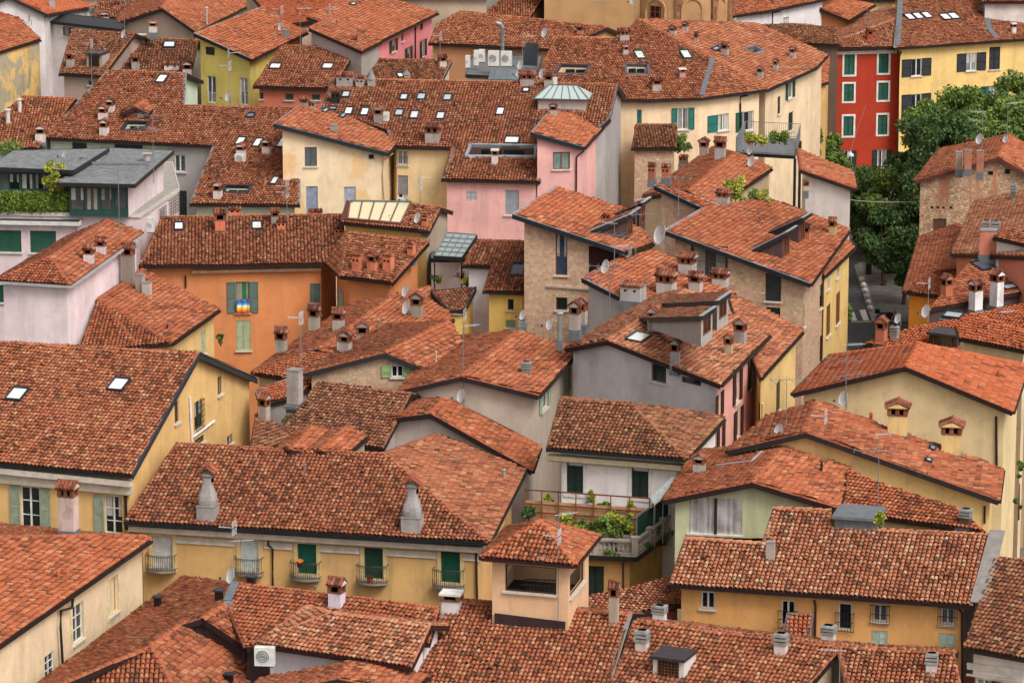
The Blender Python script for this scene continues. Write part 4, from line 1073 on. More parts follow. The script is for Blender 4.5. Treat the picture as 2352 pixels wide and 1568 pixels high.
win('H8', 1610, 1358, 1642, 1397, 'W', WHITE, mull=1); win('H8', 1794, 1378, 1826, 1437, 'W', WHITE, mull=1, sill=False, glass='#0c0d0e'); win('H8', 1925, 1384, 1957, 1446, 'W', WHITE, mull=0, sill=False); win('H8', 2005, 1388, 2038, 1427, 'W', WHITE, glass='#6a6a70'); win('H8', 2161, 1396, 2193, 1433, 'W', WHITE, glass='#747680')
grid_on_wall('H8', 1788, 1401, 1832, 1441, 4, 2); grid_on_wall('H8', 1919, 1406, 1962, 1448, 6, 2); grid_on_wall('H8', 2000, 1389, 2044, 1430, 7, 2); grid_on_wall('H8', 2155, 1394, 2199, 1435, 7, 2)
win('H8', 2001, 1448, 2038, 1482, 'C', '#a8b8a8'); win('H8', 2156, 1454, 2194, 1500, 'C', '#a8b8a8')
pipe_on_wall('H8', [(1871, 1376), (1874, 1390), (1873, 1470)], .06, '#4a2c22'); pipe_on_wall('H8', [(2203, 1396), (2210, 1405), (2211, 1568)], .06, '#4a2c22')
win('H9', 2241, 1558, 2277, 1600, 'O', WHITE, '#4a1f24', shw=.5); band_on_wall('H9', 2222, 1520, 2352, 1537, .32, .05, '#d2cdc4'); band_on_wall('H9', 2222, 1545, 2352, 1561, .09, .12, '#c9c3b8', 'moulding')
win('H10', 1583, 1143, 1705, 1226, 'F', '#77757a', sill=True)
win('H23', 1302, 1059, 1340, 1134, 'Y', DG, DG, sur='#dcd9d5', surw=.18, sill=False); win('H23', 1451, 1072, 1490, 1143, 'Y', DG, DG, sur='#dcd9d5', surw=.18, sill=False)
band_on_wall('H23', 1262, 1040, 1570, 1064, .26, .5, '#cdbfa2'); band_on_wall('H23', 1262, 1049, 1570, 1073, .16, .3, '#bfb095', 'moulding')
win('H21', 1243, 868, 1258, 940, 'O', WHITE, '#8fae88', shw=.5); win('H21', 1296, 838, 1306, 902, 'O', WHITE, '#8fae88', sides='R', shw=.5)
win('H19', 899, 839, 927, 866, 'O', WHITE, '#86a268', shw=.55, sur='#a9a29a', surw=.1)
win('H25', 1496, 837, 1530, 877, 'D', '#5a524c', sill=True); win('H25', 1565, 868, 1610, 882, 'D', '#5a524c', sill=False)
for q in ((1648, 903, 1655, 957), (1688, 846, 1698, 923), (1722, 815, 1732, 888), (1690, 939, 1700, 1005), (1651, 975, 1658, 1040)): win('H25', *q, kind='O', col='#d8cfc8', sh='#3a2119', shw=.55, glass='#3b2c28')
win('H26', 1788, 876, 1798, 944, 'C', '#4f4037', sill=True); win('H26', 1752, 925, 1759, 975, 'C', '#4f4037')
win('H29', 1586, 563, 1672, 640, 'W', '#7a4a32', mull=1, rails=1, glass='#394647'); win('H29', 1758, 628, 1794, 692, 'W', '#4a3028', mull=0, glass='#2a3436'); win('H29', 1883, 652, 1890, 706, 'W', '#3b2c24', mull=0); win('H29', 1841, 702, 1848, 753, 'W', '#3b2c24', mull=0); win('H29', 1883, 770, 1890, 830, 'W', '#3b2c24', mull=0)
win('H29', 1760, 706, 1792, 730, 'D', '#3b2c24')
win('H27', 1276, 537, 1303, 632, 'W', '#6b3e28', mull=0, rails=1, glass='#35455c'); win('H27', 1352, 566, 1425, 632, 'B', '#3a1a1c', sill=False); win('H27', 1277, 683, 1303, 712, 'D', '#5a3a2c'); band_on_wall('H27', 1256, 653, 1375, 662, .14, .12, '#b9a594', 'ledge')
win('H30', 1899, 700, 1909, 770, 'C', '#6e4424', sill=True); win('H30', 1924, 672, 1934, 743, 'C', '#6e4424'); win('H30', 1900, 640, 1906, 664, 'W', '#8c7f70', mull=0, sur='#cfc6b4', surw=.08); win('H30', 1924, 612, 1930, 637, 'W', '#8c7f70', mull=0, sur='#cfc6b4', surw=.08)
win('H32', 542, 647, 573, 718, 'O', '#3d8a5c', '#5e6f68', glass='#2f7d52', mull=0, shw=.55); win('H32', 543, 736, 576, 805, 'C', '#a3b08c'); win('H32', 712, 651, 745, 722, 'C', '#5f7066'); win('H32', 769, 661, 786, 706, 'O', '#a9b8a4', '#9fb5a2', sides='R', shw=.35)
band_on_wall('H32', 440, 619, 738, 613, .20, .30, '#bf9f86')
pipe_on_wall('H32', [(426, 632), (427, 660)], .06, '#4a2a22')
win('H31', 1166, 687, 1180, 712, 'W', '#6e5a3a', mull=0); win('H31', 1162, 735, 1184, 752, 'C', '#7d8470')
win('H35', 461, 759, 472, 815, 'C', '#a9b09a')
win('H47', 700, 338, 728, 382, 'C', '#565c5e', sill=True); win('H47', 846, 354, 860, 367, 'W', '#b9b6b0', mull=0, sill=False); win('H47', 703, 428, 730, 492, 'B', '#8f98b0', sill=False); win('H47', 790, 429, 817, 475, 'B', '#a6acb8', sill=False)
pipe_on_wall('H47', [(903, 352), (880, 368), (879, 400), (883, 480)], .05, '#c9a46a')
win('H46', 909, 346, 937, 379, 'W', WHITE, mull=1, glass='#3a3f3e'); win('H46', 909, 403, 937, 445, 'B', '#8d9096', sill=False); win('H46', 909, 445, 937, 456, 'W', WHITE, mull=1)
grid_on_wall('H46', 909, 360, 937, 380, 6, 1, r=.02)
win('H46', 1071, 440, 1095, 462, 'C', '#b3b3b8', sill=False); win('H46', 1160, 437, 1192, 494, 'B', '#9ea2ac')
win('H48', 1270, 349, 1309, 389, 'W', '#7c5234', mull=1, glass='#7f9490'); win('H48', 1386, 394, 1392, 448, 'C', '#3f9a86')
pipe_on_wall('H48', [(1342, 346), (1324, 360), (1323, 470)], .06, '#3d2420')
win('H37', 165, 327, 200, 345, 'D', '#6a7a70', sill=False); win('H37', 262, 331, 328, 345, 'D', '#6a7a70', sill=False)
win('H37', 401, 356, 426, 395, 'W', WHITE, mull=1, glass='#55605c'); win('H37', 412, 438, 429, 495, 'W', '#3a3c3c', mull=2, glass='#2a2d2d')
win('H50', 1556, 248, 1581, 298, 'O', WHITE, '#1f6a62', mull=1); win('H50', 1648, 262, 1674, 300, 'O', WHITE, '#1f6a62', sides='L', glass='#5a5a2a', shw=1.0); win('H50', 1463, 252, 1474, 285, 'C', '#1f6a62', sill=False); win('H50', 1704, 256, 1731, 300, 'O', WHITE, '#20503a', sides='L', mull=0); win('H50', 1809, 182, 1820, 226, 'O', WHITE, '#1d4a3c', shw=.5); win('H50', 1811, 258, 1822, 300, 'B', '#1c3a3c'); win('H50', 1786, 222, 1792, 262, 'C', '#3a3a2c')
pipe_on_wall('H50', [(1715, 219), (1700, 222), (1699, 240), (1699, 300)], .07, '#241f20')
for q in ((1939, 122, 1963, 172), (2018, 119, 2041, 168), (1938, 193, 1961, 233), (2017, 190, 2040, 230), (1937, 267, 1960, 312), (2016, 264, 2038, 309)): win('H54', *q, kind='C', col='#1d5140', sur='#dcd9d2', surw=.17, sill=False)
win('H54', 1939, 346, 1957, 390, 'O', WHITE, '#16302a', glass='#22282b'); win('H54', 2015, 344, 2036, 388, 'O', WHITE, '#16302a', glass='#22282b')
band_on_wall('H54', 1897, 119, 2060, 115, .30, .06, '#d6cfc6')
win('H55', 2093, 135, 2117, 175, 'O', WHITE, '#23282c', shw=.95); win('H55', 2219, 122, 2243, 163, 'O', WHITE, '#23282c', glass='#8b8f96', shw=.95); win('H55', 2272, 108, 2297, 160, 'C', '#23282c'); win('H55', 2092, 216, 2116, 270, 'O', WHITE, '#23282c', shw=.95); win('H55', 2218, 204, 2242, 245, 'O', WHITE, '#23282c', shw=.95); win('H55', 2270, 197, 2296, 242, 'O', WHITE, '#1d5c50', glass='#1f5f52', shw=.8)
pipe_on_wall('H55', [(2069, 118), (2065, 130), (2062, 260), (2060, 380)], .07, '#2a2522')
win('H52', 1799, 40, 1812, 66, 'W', WHITE, rails=2); pipe_on_wall('H52', [(1790, 26), (1773, 30), (1773, 62)], .07, '#3a3336')
win('H53', 1863, 34, 1873, 46, 'D', '#5a3a28', sill=False)
for q in ((898, 91, 908, 119), (934, 109, 942, 140), (968, 92, 975, 130)): win('H44', *q, kind='O', col='#7a4a48', sh='#16402f', shw=.5)
win('H44', 965, 51, 972, 70, 'D', '#7a2c34', sill=False); win('H44', 922, 78, 927, 95, 'D', '#7a2c34'); pipe_on_wall('H44', [(952, 58), (952, 140)], .06, '#46282a')
for q in ((588, 213, 605, 228), (655, 215, 674, 230), (716, 217, 735, 230)): win('H43', *q, kind='W', col='#5f6a62', mull=0, glass='#3b4648')
win('H42', 472, 108, 493, 127, 'D', '#5a4a2c', sill=False); win('H42', 476, 175, 496, 236, 'W', WHITE, glass='#4a5252', mull=1, sill=False); win('H42', 551, 179, 570, 241, 'W', WHITE, glass='#4a5252', mull=1, sill=False)
grid_on_wall('H42', 480, 212, 498, 236, 5, 1, 'railing', '#d0d0d0'); grid_on_wall('H42', 552, 216, 571, 241, 5, 1, 'railing', '#d0d0d0')
win('H40', 203, 186, 211, 196, 'W', '#7a8a80', mull=0)
win('H12', 2306, 1105, 2312, 1150, 'C', '#4a3428'); win('H13', 2338, 1000, 2346, 1060, 'C', '#6e4424')
win('H56', 2143, 502, 2173, 533, 'B', '#6a5044', sill=False); win('H56', 2269, 393, 2281, 403, 'D', '#4a3a30', sill=False); win('H56', 2308, 388, 2320, 400, 'D', '#4a3a30', sill=False)
for x_ in (2140, 2154, 2167, 2184): win('H56', x_-3, 474, x_+3, 480, 'D', '#6a5a4c', sill=False)
win('H59', 2335, 576, 2352, 603, 'W', '#1d3a30', mull=0)
pipe_on_wall('H13', [(2289, 955), (2290, 1068)], .07, '#2a2122'); pipe_on_wall('H12', [(2262, 1160), (2262, 1200)], .06, '#2a2122')

# ================================================================ chimneys (x of foot, foot, top, width, kind)
GP = '#a7a096'; PK = '#cfb9b0'; OR = '#d07a55'
for k, L in {
 'H1': [(152, 1222, 1103, 47, 't', '#cfbdb2'), (131, 1332, 1310, 8, 'o')],
 'H2': [(768, 1401, 1326, 40, 't', '#d4d0da'), (359, 1399, 1368, 24, 'k'), (500, 1386, 1353, 27, 'k'), (573, 1348, 1322, 28, 'k'), (523, 1572, 1546, 27, 'k'), (722, 1363, 1344, 9, 'm', '#6d6a64')],
 'H5': [(1033, 1414, 1360, 52, 'f', '#d6d4d2'), (1408, 1437, 1331, 24, 't', '#a89c88'), (1003, 1504, 1486, 9, 'o')],
 'H7': [(1510, 1430, 1390, 40, 's', '#d6d2cc'), (1470, 1503, 1446, 40, 's', '#cfcac2'), (1789, 1510, 1453, 40, 's', '#cfcac2'), (1898, 1478, 1436, 41, 's', '#cfcac2'), (2138, 1553, 1499, 32, 's', '#cfcac2')],
 'H16': [(474, 1198, 1067, 52, 'b', '#9c9a96'), (944, 1224, 1092, 52, 'b', '#9c9a96'), (699, 1090, 1064, 8, 'm', '#8c7f72'), (1157, 1102, 1076, 10, 'm', '#a79e90')],
 'H20': [(719, 764, 698, 27, 't'), (775, 764, 708, 29, 't'), (643, 816, 750, 28, 't'), (832, 800, 737, 28, 'g', '#9d9286'), (788, 816, 755, 30, 'g'), (955, 734, 672, 29, 'g', '#98907f'), (992, 749, 727, 9, 'o'), (869, 758, 732, 8, 'm', '#a9adb2')],
 'H21': [(1206, 864, 831, 28, 's', '#8f8a82')], 'H18': [(672, 930, 850, 38, 'x', '#aaa69f')], 'H78': [(602, 967, 902, 28, 't')], 'H19': [(1001, 843, 804, 5, 'm', '#c9c2b8'), (790, 815, 760, 30, 'g')],
 'H25': [(1284, 783, 713, 16, 'm', '#a9adb2'), (1318, 760, 690, 27, 'g'), (1334, 748, 682, 26, 'g'), (1496, 768, 703, 24, 'g'), (1548, 842, 776, 24, 'g', '#9d9c9a'), (1671, 819, 765, 21, 'g', '#b9a888'), (1697, 794, 730, 30, 'g'), (1660, 715, 665, 20, 'g')],
 'H28': [(1574, 634, 581, 42, 't', '#b7b3ad'), (1525, 684, 619, 47, 't', '#b3aea6'), (1594, 674, 625, 33, 't', '#aaa69e'), (1650, 662, 620, 40, 't', '#bdb9b3'), (1447, 694, 648, 60, 'p', '#b0aca6')],
 'H31': [(1199, 766, 737, 23, 's', '#8b8780')], 'H27': [(1392, 512, 492, 22, 'p', '#b06a4c')],
 'H29': [(1910, 543, 500, 18, 't', '#b3a06c'), (1851, 554, 515, 19, 't', '#b9694c'), (1658, 470, 437, 32, 't', '#a79f95')],
 'H62': [(1851, 440, 415, 12, 't', '#b9a888')], 'H60': [(2248, 714, 640, 32, 't', '#dcdcda'), (2281, 705, 618, 32, 't', '#dcdcda'), (2180, 684, 630, 28, 'g', '#b56a4a')],
 'H58': [(2264, 548, 507, 20, 's', '#c87c60'), (2286, 549, 508, 20, 's', '#c87c60'), (2326, 462, 420, 15, 's', '#6b6862'), (2268, 588, 530, 40, 'x', '#c87c60')],
 'H61': [(2020, 792, 727, 28, 'g', '#b0694a'), (2051, 786, 748, 25, 's', '#8b8780')], 'H13': [(2064, 837, 817, 7, 'o'), (2292, 868, 850, 8, 'o')],
 'H12': [(2060, 1003, 920, 46, 'g', '#dcbf7a'), (2184, 1047, 963, 46, 'g', '#dcbf7a'), (2000, 970, 946, 10, 'o'), (2145, 1083, 1063, 9, 'o')],
 'H10': [(1604, 1090, 1043, 30, 'g', '#a9a49c'), (1866, 1044, 1014, 14, 'o'), (1886, 1088, 1058, 8, 'm', '#26262a')],
 'H8': [(1768, 1292, 1246, 22, 'x', '#a09a90')], 'H11': [(2213, 1212, 1168, 36, 's', '#5a4238')],
 'H38': [(92, 329, 288, 24, 'g', '#d6d0ca'), (45, 262, 226, 12, 'm', '#d0cfcc'), (18, 288, 250, 14, 'm', '#d0cfcc')],
 'H37': [(234, 279, 242, 23, 'g', '#d3ccc6'), (251, 262, 226, 22, 'g', '#d3ccc6'), (237, 314, 274, 23, 'g', '#d3ccc6'), (275, 197, 181, 6, 'o'), (335, 180, 163, 6, 'o'), (395, 199, 184, 6, 'o'), (551, 362, 330, 23, 'g', '#d3ccc6'), (610, 358, 319, 22, 'g', '#cfc4bc'), (498, 462, 417, 22, 'g', '#d3ccc6')],
 'H40': [(159, 158, 118, 19, 't', '#a5a39f')], 'H41': [(311, 163, 125, 19, 't', '#a5a39f'), (322, 105, 80, 25, 'f', '#b3b0aa'), (394, 166, 144, 36, 'p', '#d6d2cc'), (430, 180, 141, 22, 'g', '#d6d2cc')],
 'H67': [(351, 77, 47, 19, 'g', '#c9c4bc'), (211, 46, 16, 14, 's'), (475, 62, 15, 6, 'm', '#b9b6b0')], 'H68b': [(239, 53, 28, 24, 'g', '#d6d2cc'), (268, 20, 6, 18, 'p', '#a9583c')],
 'H65': [(120, 22, 0, 14, 'x', '#a5a39f'), (84, 18, 8, 5, 'o')],
 'H42': [(654, 90, 71, 18, 'x', '#8f8c88'), (632, 97, 79, 6, 'm', '#9a9894')], 'H43': [(802, 121, 98, 17, 'p', '#a09c96'), (813, 117, 84, 15, 't', '#a09c96')],
 'H44': [(829, 104, 72, 20, 't', '#d0ccc6'), (773, 60, 45, 8, 'o')],
 'H46': [(791, 203, 168, 42, 'p', '#9d9a94'), (826, 204, 175, 21, 'p', '#9d9a94'), (852, 205, 161, 21, 'c', '#9d9a94'), (770, 242, 204, 21, 'p', '#1b1b1d'), (868, 286, 243, 22, 'g', '#8f8c84'), (992, 332, 283, 36, 't', '#9a968e'), (1136, 381, 342, 17, 'f', '#d6d4d0'), (1210, 200, 165, 34, 't', '#a09c94'), (1259, 204, 167, 20, 't', '#a09c94'), (901, 249, 235, 6, 'o'), (1043, 250, 231, 5, 'm', '#1d1d20'), (1187, 205, 190, 7, 'o')],
 'H45': [(1018, 158, 126, 20, 't', '#bfb8b0'), (936, 184, 161, 20, 'c', '#a39a8c'), (834, 174, 145, 21, 't', '#c07a64')],
 'H47': [(766, 307, 288, 18, 'x', '#96938a'), (697, 249, 224, 20, 't', '#9a958c'), (716, 253, 235, 16, 'p', '#9a958c')],
 'H48': [(1270, 270, 238, 17, 'g', '#a5a29c'), (1380, 278, 248, 15, 'g', '#a5a29c')],
 'H50': [(1509, 213, 178, 25, 't', '#a5a19a'), (1568, 183, 157, 18, 'f', '#b58a80'), (1438, 129, 102, 15, 'g', '#a5a29c'), (1435, 97, 66, 26, 't', '#a5a19a'), (1543, 82, 60, 18, 'g', '#a5a29c'), (1572, 74, 50, 15, 'g', '#a5a29c'), (1598, 99, 75, 11, 't', '#a5a29c'), (1663, 129, 98, 18, 't', '#a5a29c'), (1744, 183, 151, 16, 'g', '#a5a29c'), (1780, 164, 135, 13, 'g', '#a5a29c'), (1819, 136, 107, 15, 'g', '#a5a29c'), (1402, 186, 176, 18, 'g', '#b58a70')],
 'H71': [(1708, 99, 75, 14, 'g', '#a5a29c'), (1738, 97, 70, 11, 'g', '#a5a29c')], 'H69': [(1331, 84, 58, 16, 't', '#b0796a')],
 'H53': [(1857, 26, 20, 5, 'o')], 'H54': [(1998, 96, 66, 15, 't', '#b23a20'), (1985, 40, 20, 13, 't', '#b3a898')], 'H55': [(2330, 80, 53, 14, 'f', '#c9c8c4'), (2173, 88, 76, 5, 'o')],
 'H56': [(2202, 392, 350, 16, 'x', '#a5978a'), (2222, 390, 346, 16, 'x', '#b0765c'), (2250, 398, 348, 16, 'x', '#b0765c'), (2226, 330, 320, 12, 'p', '#b06a4c')],
 'H63': [(1568, 379, 357, 22, 'p', '#7a5a48'), (1615, 362, 317, 22, 'g', '#a59a8a'), (1652, 370, 315, 26, 't', '#a3a09a'), (1528, 412, 378, 21, 'p', '#b0694a'), (1496, 414, 374, 19, 'p', '#b06a4c'), (1500, 412, 400, 10, 'x', '#a59a5c')],
 'H32': [(506, 536, 480, 24, 't', OR), (540, 498, 478, 28, 'p', OR), (632, 517, 480, 17, 't', '#a09c94'), (646, 531, 506, 20, 'p', OR), (778, 548, 520, 20, 'p', OR), (725, 496, 484, 30, 'p', OR), (942, 592, 552, 20, 'p', OR)],
 'H33': [(974, 526, 490, 18, 'p', OR)],
 'H34': [(202, 608, 563, 26, 't', '#d6c8ca'), (230, 588, 546, 24, 't', '#d6c8ca')],
 'H35': [(293, 655, 557, 30, 't', '#8f867c'), (320, 675, 632, 22, 'x', '#a59d92'), (335, 682, 650, 23, 'x', '#b3aca2'), (326, 668, 630, 14, 'm', '#c9ccd0'), (384, 760, 744, 6, 'm', '#3a2a26')],
 'H40 ': [], }.items():
    for c_ in L:
        if k in H: chim(k, *c_)
# three stout chimneys of the orange house
for x_, t_ in ((817, 'p'), (852, 'g'), (888, 'p')): chim('H32', x_, 625 if x_ < 840 else 628, 577, 28, t_, OR)

# ================================================================ roof windows
BR = '#e3e4e2'; GR = '#a9b5b5'
for k, L in {
 'H17': [(40, 911, 36, 27, BR), (273, 889, 36, 27, BR)],
 'H37': [(372, 186, 20, 17, BR), (576, 270, 16, 9, '#6a7278'), (553, 329, 18, 16, BR), (649, 333, 18, 20, BR), (631, 420, 14, 16, '#cfd2d2'), (592, 333, 16, 18, BR), (659, 386, 10, 14, BR)],
 'H41': [(389, 107, 25, 12, '#cdd6d8')], 'H43': [(633, 157, 24, 11, BR), (753, 157, 23, 11, BR)], 'H45': [(919, 178, 13, 9, BR)],
 'H46': [(795, 222, 17, 12, '#b9c4c2'), (928, 228, 16, 12, '#c6cccb'), (968, 227, 18, 13, GR), (1028, 229, 18, 13, GR), (765, 254, 16, 6, '#8a949c'), (801, 260, 17, 15, BR), (838, 262, 17, 16, BR), (917, 264, 18, 13, GR), (952, 269, 18, 16, '#c9d0ce'), (1012, 271, 18, 15, '#c6cccb'), (1149, 261, 17, 16, BR), (1176, 327, 32, 14, BR), (1208, 212, 14, 8, BR)],
 'H32': [(411, 525, 20, 16, '#dfe3e2'), (590, 523, 22, 16, '#cfd4d2')],
 'H50': [(1469, 131, 20, 17, '#c3d2cd'), (1575, 130, 20, 18, '#c3d2cd'), (1643, 117, 22, 8, '#9ab0b4'), (1657, 111, 18, 9, '#d8dcda')],
 'H55': [(2089, 43, 17, 13, BR), (2108, 41, 17, 13, BR), (2128, 39, 17, 13, BR), (2171, 43, 19, 13, BR), (2190, 41, 19, 13, BR)],
 'H25': [(1466, 781, 46, 22, BR)], 'H60': [(2334, 645, 34, 10, '#a9b3b5'), (2317, 664, 34, 11, '#a9b3b5'), (2262, 614, 52, 22, '#4d525c')], 'H61': [(2190, 729, 44, 13, '#9aa5a8')],
 'H31': [(1190, 624, 30, 27, '#3a414a')], 'H48': [(1347, 273, 30, 9, '#c3cccf')], 'H47': [(746, 259, 30, 9, '#aab4ba'), (786, 271, 30, 9, '#aab4ba')], 'H44': [(810, 14, 18, 7, '#dcdcd8')],
 'H12': [(2140, 1035, 26, 10, '#7f8a8a'), (2131, 1063, 22, 10, '#aebfbd')],
}.items():
    for x_, y_, w_, h_, c_ in L: sky(k, x_, y_, w_, h_, c_)
# terraces cut into the roofs
cutout('H37', [(276, 303), (332, 303), (346, 282), (290, 281)], '#b9ccb2'); cutout('H37', [(511, 446), (572, 447), (579, 428), (516, 427)], '#b9ccb2')
cutout('H46', [(1068, 362), (1232, 363), (1232, 336), (1079, 334)], '#5a4038', '#8d9299'); cutout('H50', [(1271, 173), (1345, 174), (1357, 152), (1286, 150)], '#c9b890', '#4a3c42'); cutout('H50', [(1437, 174), (1493, 175), (1489, 150), (1433, 149)], '#cfc4a0', '#5a5058')
cutout('H50', [(1732, 128), (1756, 121), (1731, 108), (1706, 114)], '#8d8678', '#6d7278')

# ================================================================ things that are not plain tiled houses
def pxY(x, y, Y):
    d = ray(x, y); return CAMP+d*(Y/d.y)
def flatq(z, *pts): return [px(x, y, z) for x, y in pts]
zinc = plain('#6f767c', .5, .3); felt = plain('#7a7d80', .9, 0, .15, .2); iron = plain('#2c2d2f', .55, .3); steel = plain('#8f9498', .45, .5); white = plain('#d9d9d6', .5); rust = plain('#7d4a2c', .8, .1, .2, .3)

# lookout tower on the bottom roof
A = px(1106, 1280, 14.1); B_ = px(1321, 1298, 14.1); Cc = px(1376, 1230, 14.1); D_ = A+Cc-B_; ap = (A+B_+Cc+D_)/4+Z*1.25
add('TW', 'square peach coloured lookout tower with open sides and a pyramid tile roof', [[A, B_, ap], [B_, Cc, ap], [Cc, D_, ap], [D_, A, ap]], wall='#dcb78c', tile='red', over=.42, zb=9.0, name='tower', cat='tower', gut='#3a2320')
for q in ((1160, 1299, 1278, 1361), (1309, 1300, 1343, 1352)): win('TW', *q, kind='H', col='#3a3336', sill=True)
zlo, zhi = [(w_['holes'][0][2], w_['holes'][0][3]) for w_ in H['TW'].walls if w_['holes']][0]
for w_ in H['TW'].walls:
    w_['open'] = True
    if not w_['holes']: L_ = (w_['b']-w_['a']).length; w_['holes'].append((.45, L_-.45, zlo+.25, zhi))
def tw_floor():
    h = H['TW']; P = [Vector((w_['a'].x, w_['a'].y, zlo-.75)) for w_ in h.walls]; b = MB(); b.poly(P, plain('#4a4038', .9)); b.poly([p+Z*(zhi-zlo+.85) for p in P[::-1]], plain('#5a4638', .9)); b.build('floor', h.root, h.org)
H['TW'].pend.append(tw_floor)
def tw_rail():
    b = MB(); h = H['TW']; wl = h.wallhit(1215, 1330)[0]; n = wl['n']; P = lambda x, y: on(x, y, wl['a'], n)+n*-.12
    b.bar(P(1205, 1331), P(1277, 1334), .05, .05, iron); b.bar(P(1193, 1343), P(1277, 1348), .05, .05, iron)
    for i in range(9): x = 1207+i*8.5; b.bar(P(x, 1331), P(x+1, 1358), .03, .03, iron)
    b.build('stair_rail', h.root, h.org)
    b = MB(); b.bar(P(1137, 1418)+n*.18, P(1299, 1438)+n*.18, .05, .5, plain('#3a2b2e', .5)); b.build('base_flashing', h.root, h.org)
H['TW'].pend.append(tw_rail)

# house with the planted terrace
tz = 9.4
add('H24', 'yellow house with a balustraded roof terrace full of plants', [flatq(tz, (1180, 1268), (1462, 1280), (1553, 1212), (1570, 1178), (1225, 1176))], wall='#dcb26a', tile=None, flat=plain('#8f857a', .9), over=.55, fas='#2a2422')
win('H24', 1349, 1299, 1387, 1371, 'C', '#26332c', sill=False); win('H24', 1538, 1222, 1551, 1297, 'C', '#3f5a44'); pipe_on_wall('H24', [(1431, 1290), (1432, 1330), (1432, 1370)], .05, '#4a3a2c')
def balus():
    h = H['H24']; b = MB(); st = plaster('#a49a8d', .6, '#4e4840'); P = [px(1190, 1266, tz), px(1458, 1275, tz), px(1548, 1209, tz)]
    for a, c in zip(P, P[1:]):
        L = (c-a).length; d = (c-a)/L; o = Z*.0
        b.bar(a+Z*.08, c+Z*.08, .22, .16, st); b.bar(a+Z*.78, c+Z*.78, .24, .12, st)
        N = int(L/.24)
        for i in range(N):
            p = a+d*(L*(i+.5)/N); b.tube([p+Z*.15, p+Z*.3, p+Z*.45, p+Z*.73], [.05, .075, .045, .04], st, 6)
        k = max(1, int(round(L/2.1)))
        for i in range(k+1 if (c-P[-1]).length < .1 else k): p = a+d*(L*i/k); b.box(p, Vector((.16, 0, 0)), Vector((0, .16, 0)), Z*.95, st); b.box(p+Z*.95, Vector((.2, 0, 0)), Vector((0, .2, 0)), Z*.06, st)
    b.build('balustrade', h.root, h.org)
H['H24'].pend.append(balus)
# rusty screen in front of the white wall
tr = empty('trellis_screen', pxY(1350, 1190, 199.2)); tag(tr, 'rusty frame screen with peach panels across the planted terrace', 'screen'); o_ = tr.location
b = MB(); b2 = MB(); a_, c_ = pxY(1206, 1124, 199.4), pxY(1492, 1144, 197.6)
for f_ in (0, .135, .27, .41, .55, .69, .84, 1): p = a_.lerp(c_, f_); b.bar(Vector((p.x, p.y, tz)), p, .06, .06, rust)
for dz in (0, .75, 1.2): b.bar(a_-Z*dz, c_-Z*dz, .05, .07, rust)
q0, q1_ = a_+Vector((0, .12, 0)), c_+Vector((0, .12, 0))
b2.poly([Vector((q0.x, q0.y, tz)), Vector((q1_.x, q1_.y, tz)), q1_-Z*.6, q0-Z*.6], plain('#c2946e', .5))
b2.poly([Vector((q0.x, q0.y+.04, tz)), Vector((q1_.x, q1_.y+.04, tz)), q1_-Z*.6+Vector((0, .04, 0)), q0-Z*.6+Vector((0, .04, 0))][::-1], plain('#c2946e', .5))
b.build('frame', tr, o_); b2.build('panel', tr, o_)
gs = empty('shade_screen', pxY(1480, 1210, 198)); tag(gs, 'dark green mesh screen on steel posts at the right side of the terrace', 'screen'); o_ = gs.location
b = MB(); b2 = MB(); P = [px(1462, 1270, tz), px(1500, 1242, tz), px(1540, 1212, tz)]
for p in P: b.bar(p, p+Z*2.0, .05, .05, steel)
b.bar(P[0]+Z*2, P[2]+Z*2, .05, .05, steel); b2.poly([P[0]+Z*.7, P[1]+Z*.7, P[1]+Z*1.9, P[0]+Z*1.9], plain('#153a30', .9)); b2.poly([P[1]+Z*.7+Vector((.03, .03, 0)), P[2]+Z*.7+Vector((.03, .03, 0)), P[2]+Z*1.9+Vector((.03, .03, 0)), P[1]+Z*1.9+Vector((.03, .03, 0))], plain('#153a30', .9))
b.build('post', gs, o_); b2.build('mesh_panel', gs, o_)
cs = empty('plastic_canopy', pxY(1520, 1110, 199)); tag(cs, 'slanting corrugated plastic canopy beside the white wall of the terrace', 'canopy'); o_ = cs.location
b = MB(); a_, c_, d_, e_ = pxY(1494, 1142, 196.5), pxY(1548, 1090, 198.6), pxY(1560, 1104, 197.9), pxY(1504, 1160, 195.6)
N = 16
for i in range(N):
    f0, f1_ = i/N, (i+1)/N; u = Z*.03*(i % 2); v = Z*.03*((i+1) % 2)
    b.poly([a_.lerp(c_, f0)+u, a_.lerp(c_, f1_)+v, e_.lerp(d_, f1_)+v, e_.lerp(d_, f0)+u], plain('#b4bbbb', .3, 0, .5))
b.build('sheet', cs, o_); b = MB()
for f_ in (0, .33, .66, 1): p = e_.lerp(d_, f_); b.bar(Vector((p.x, p.y, tz)), p, .05, .05, steel)
b.build('post', cs, o_)

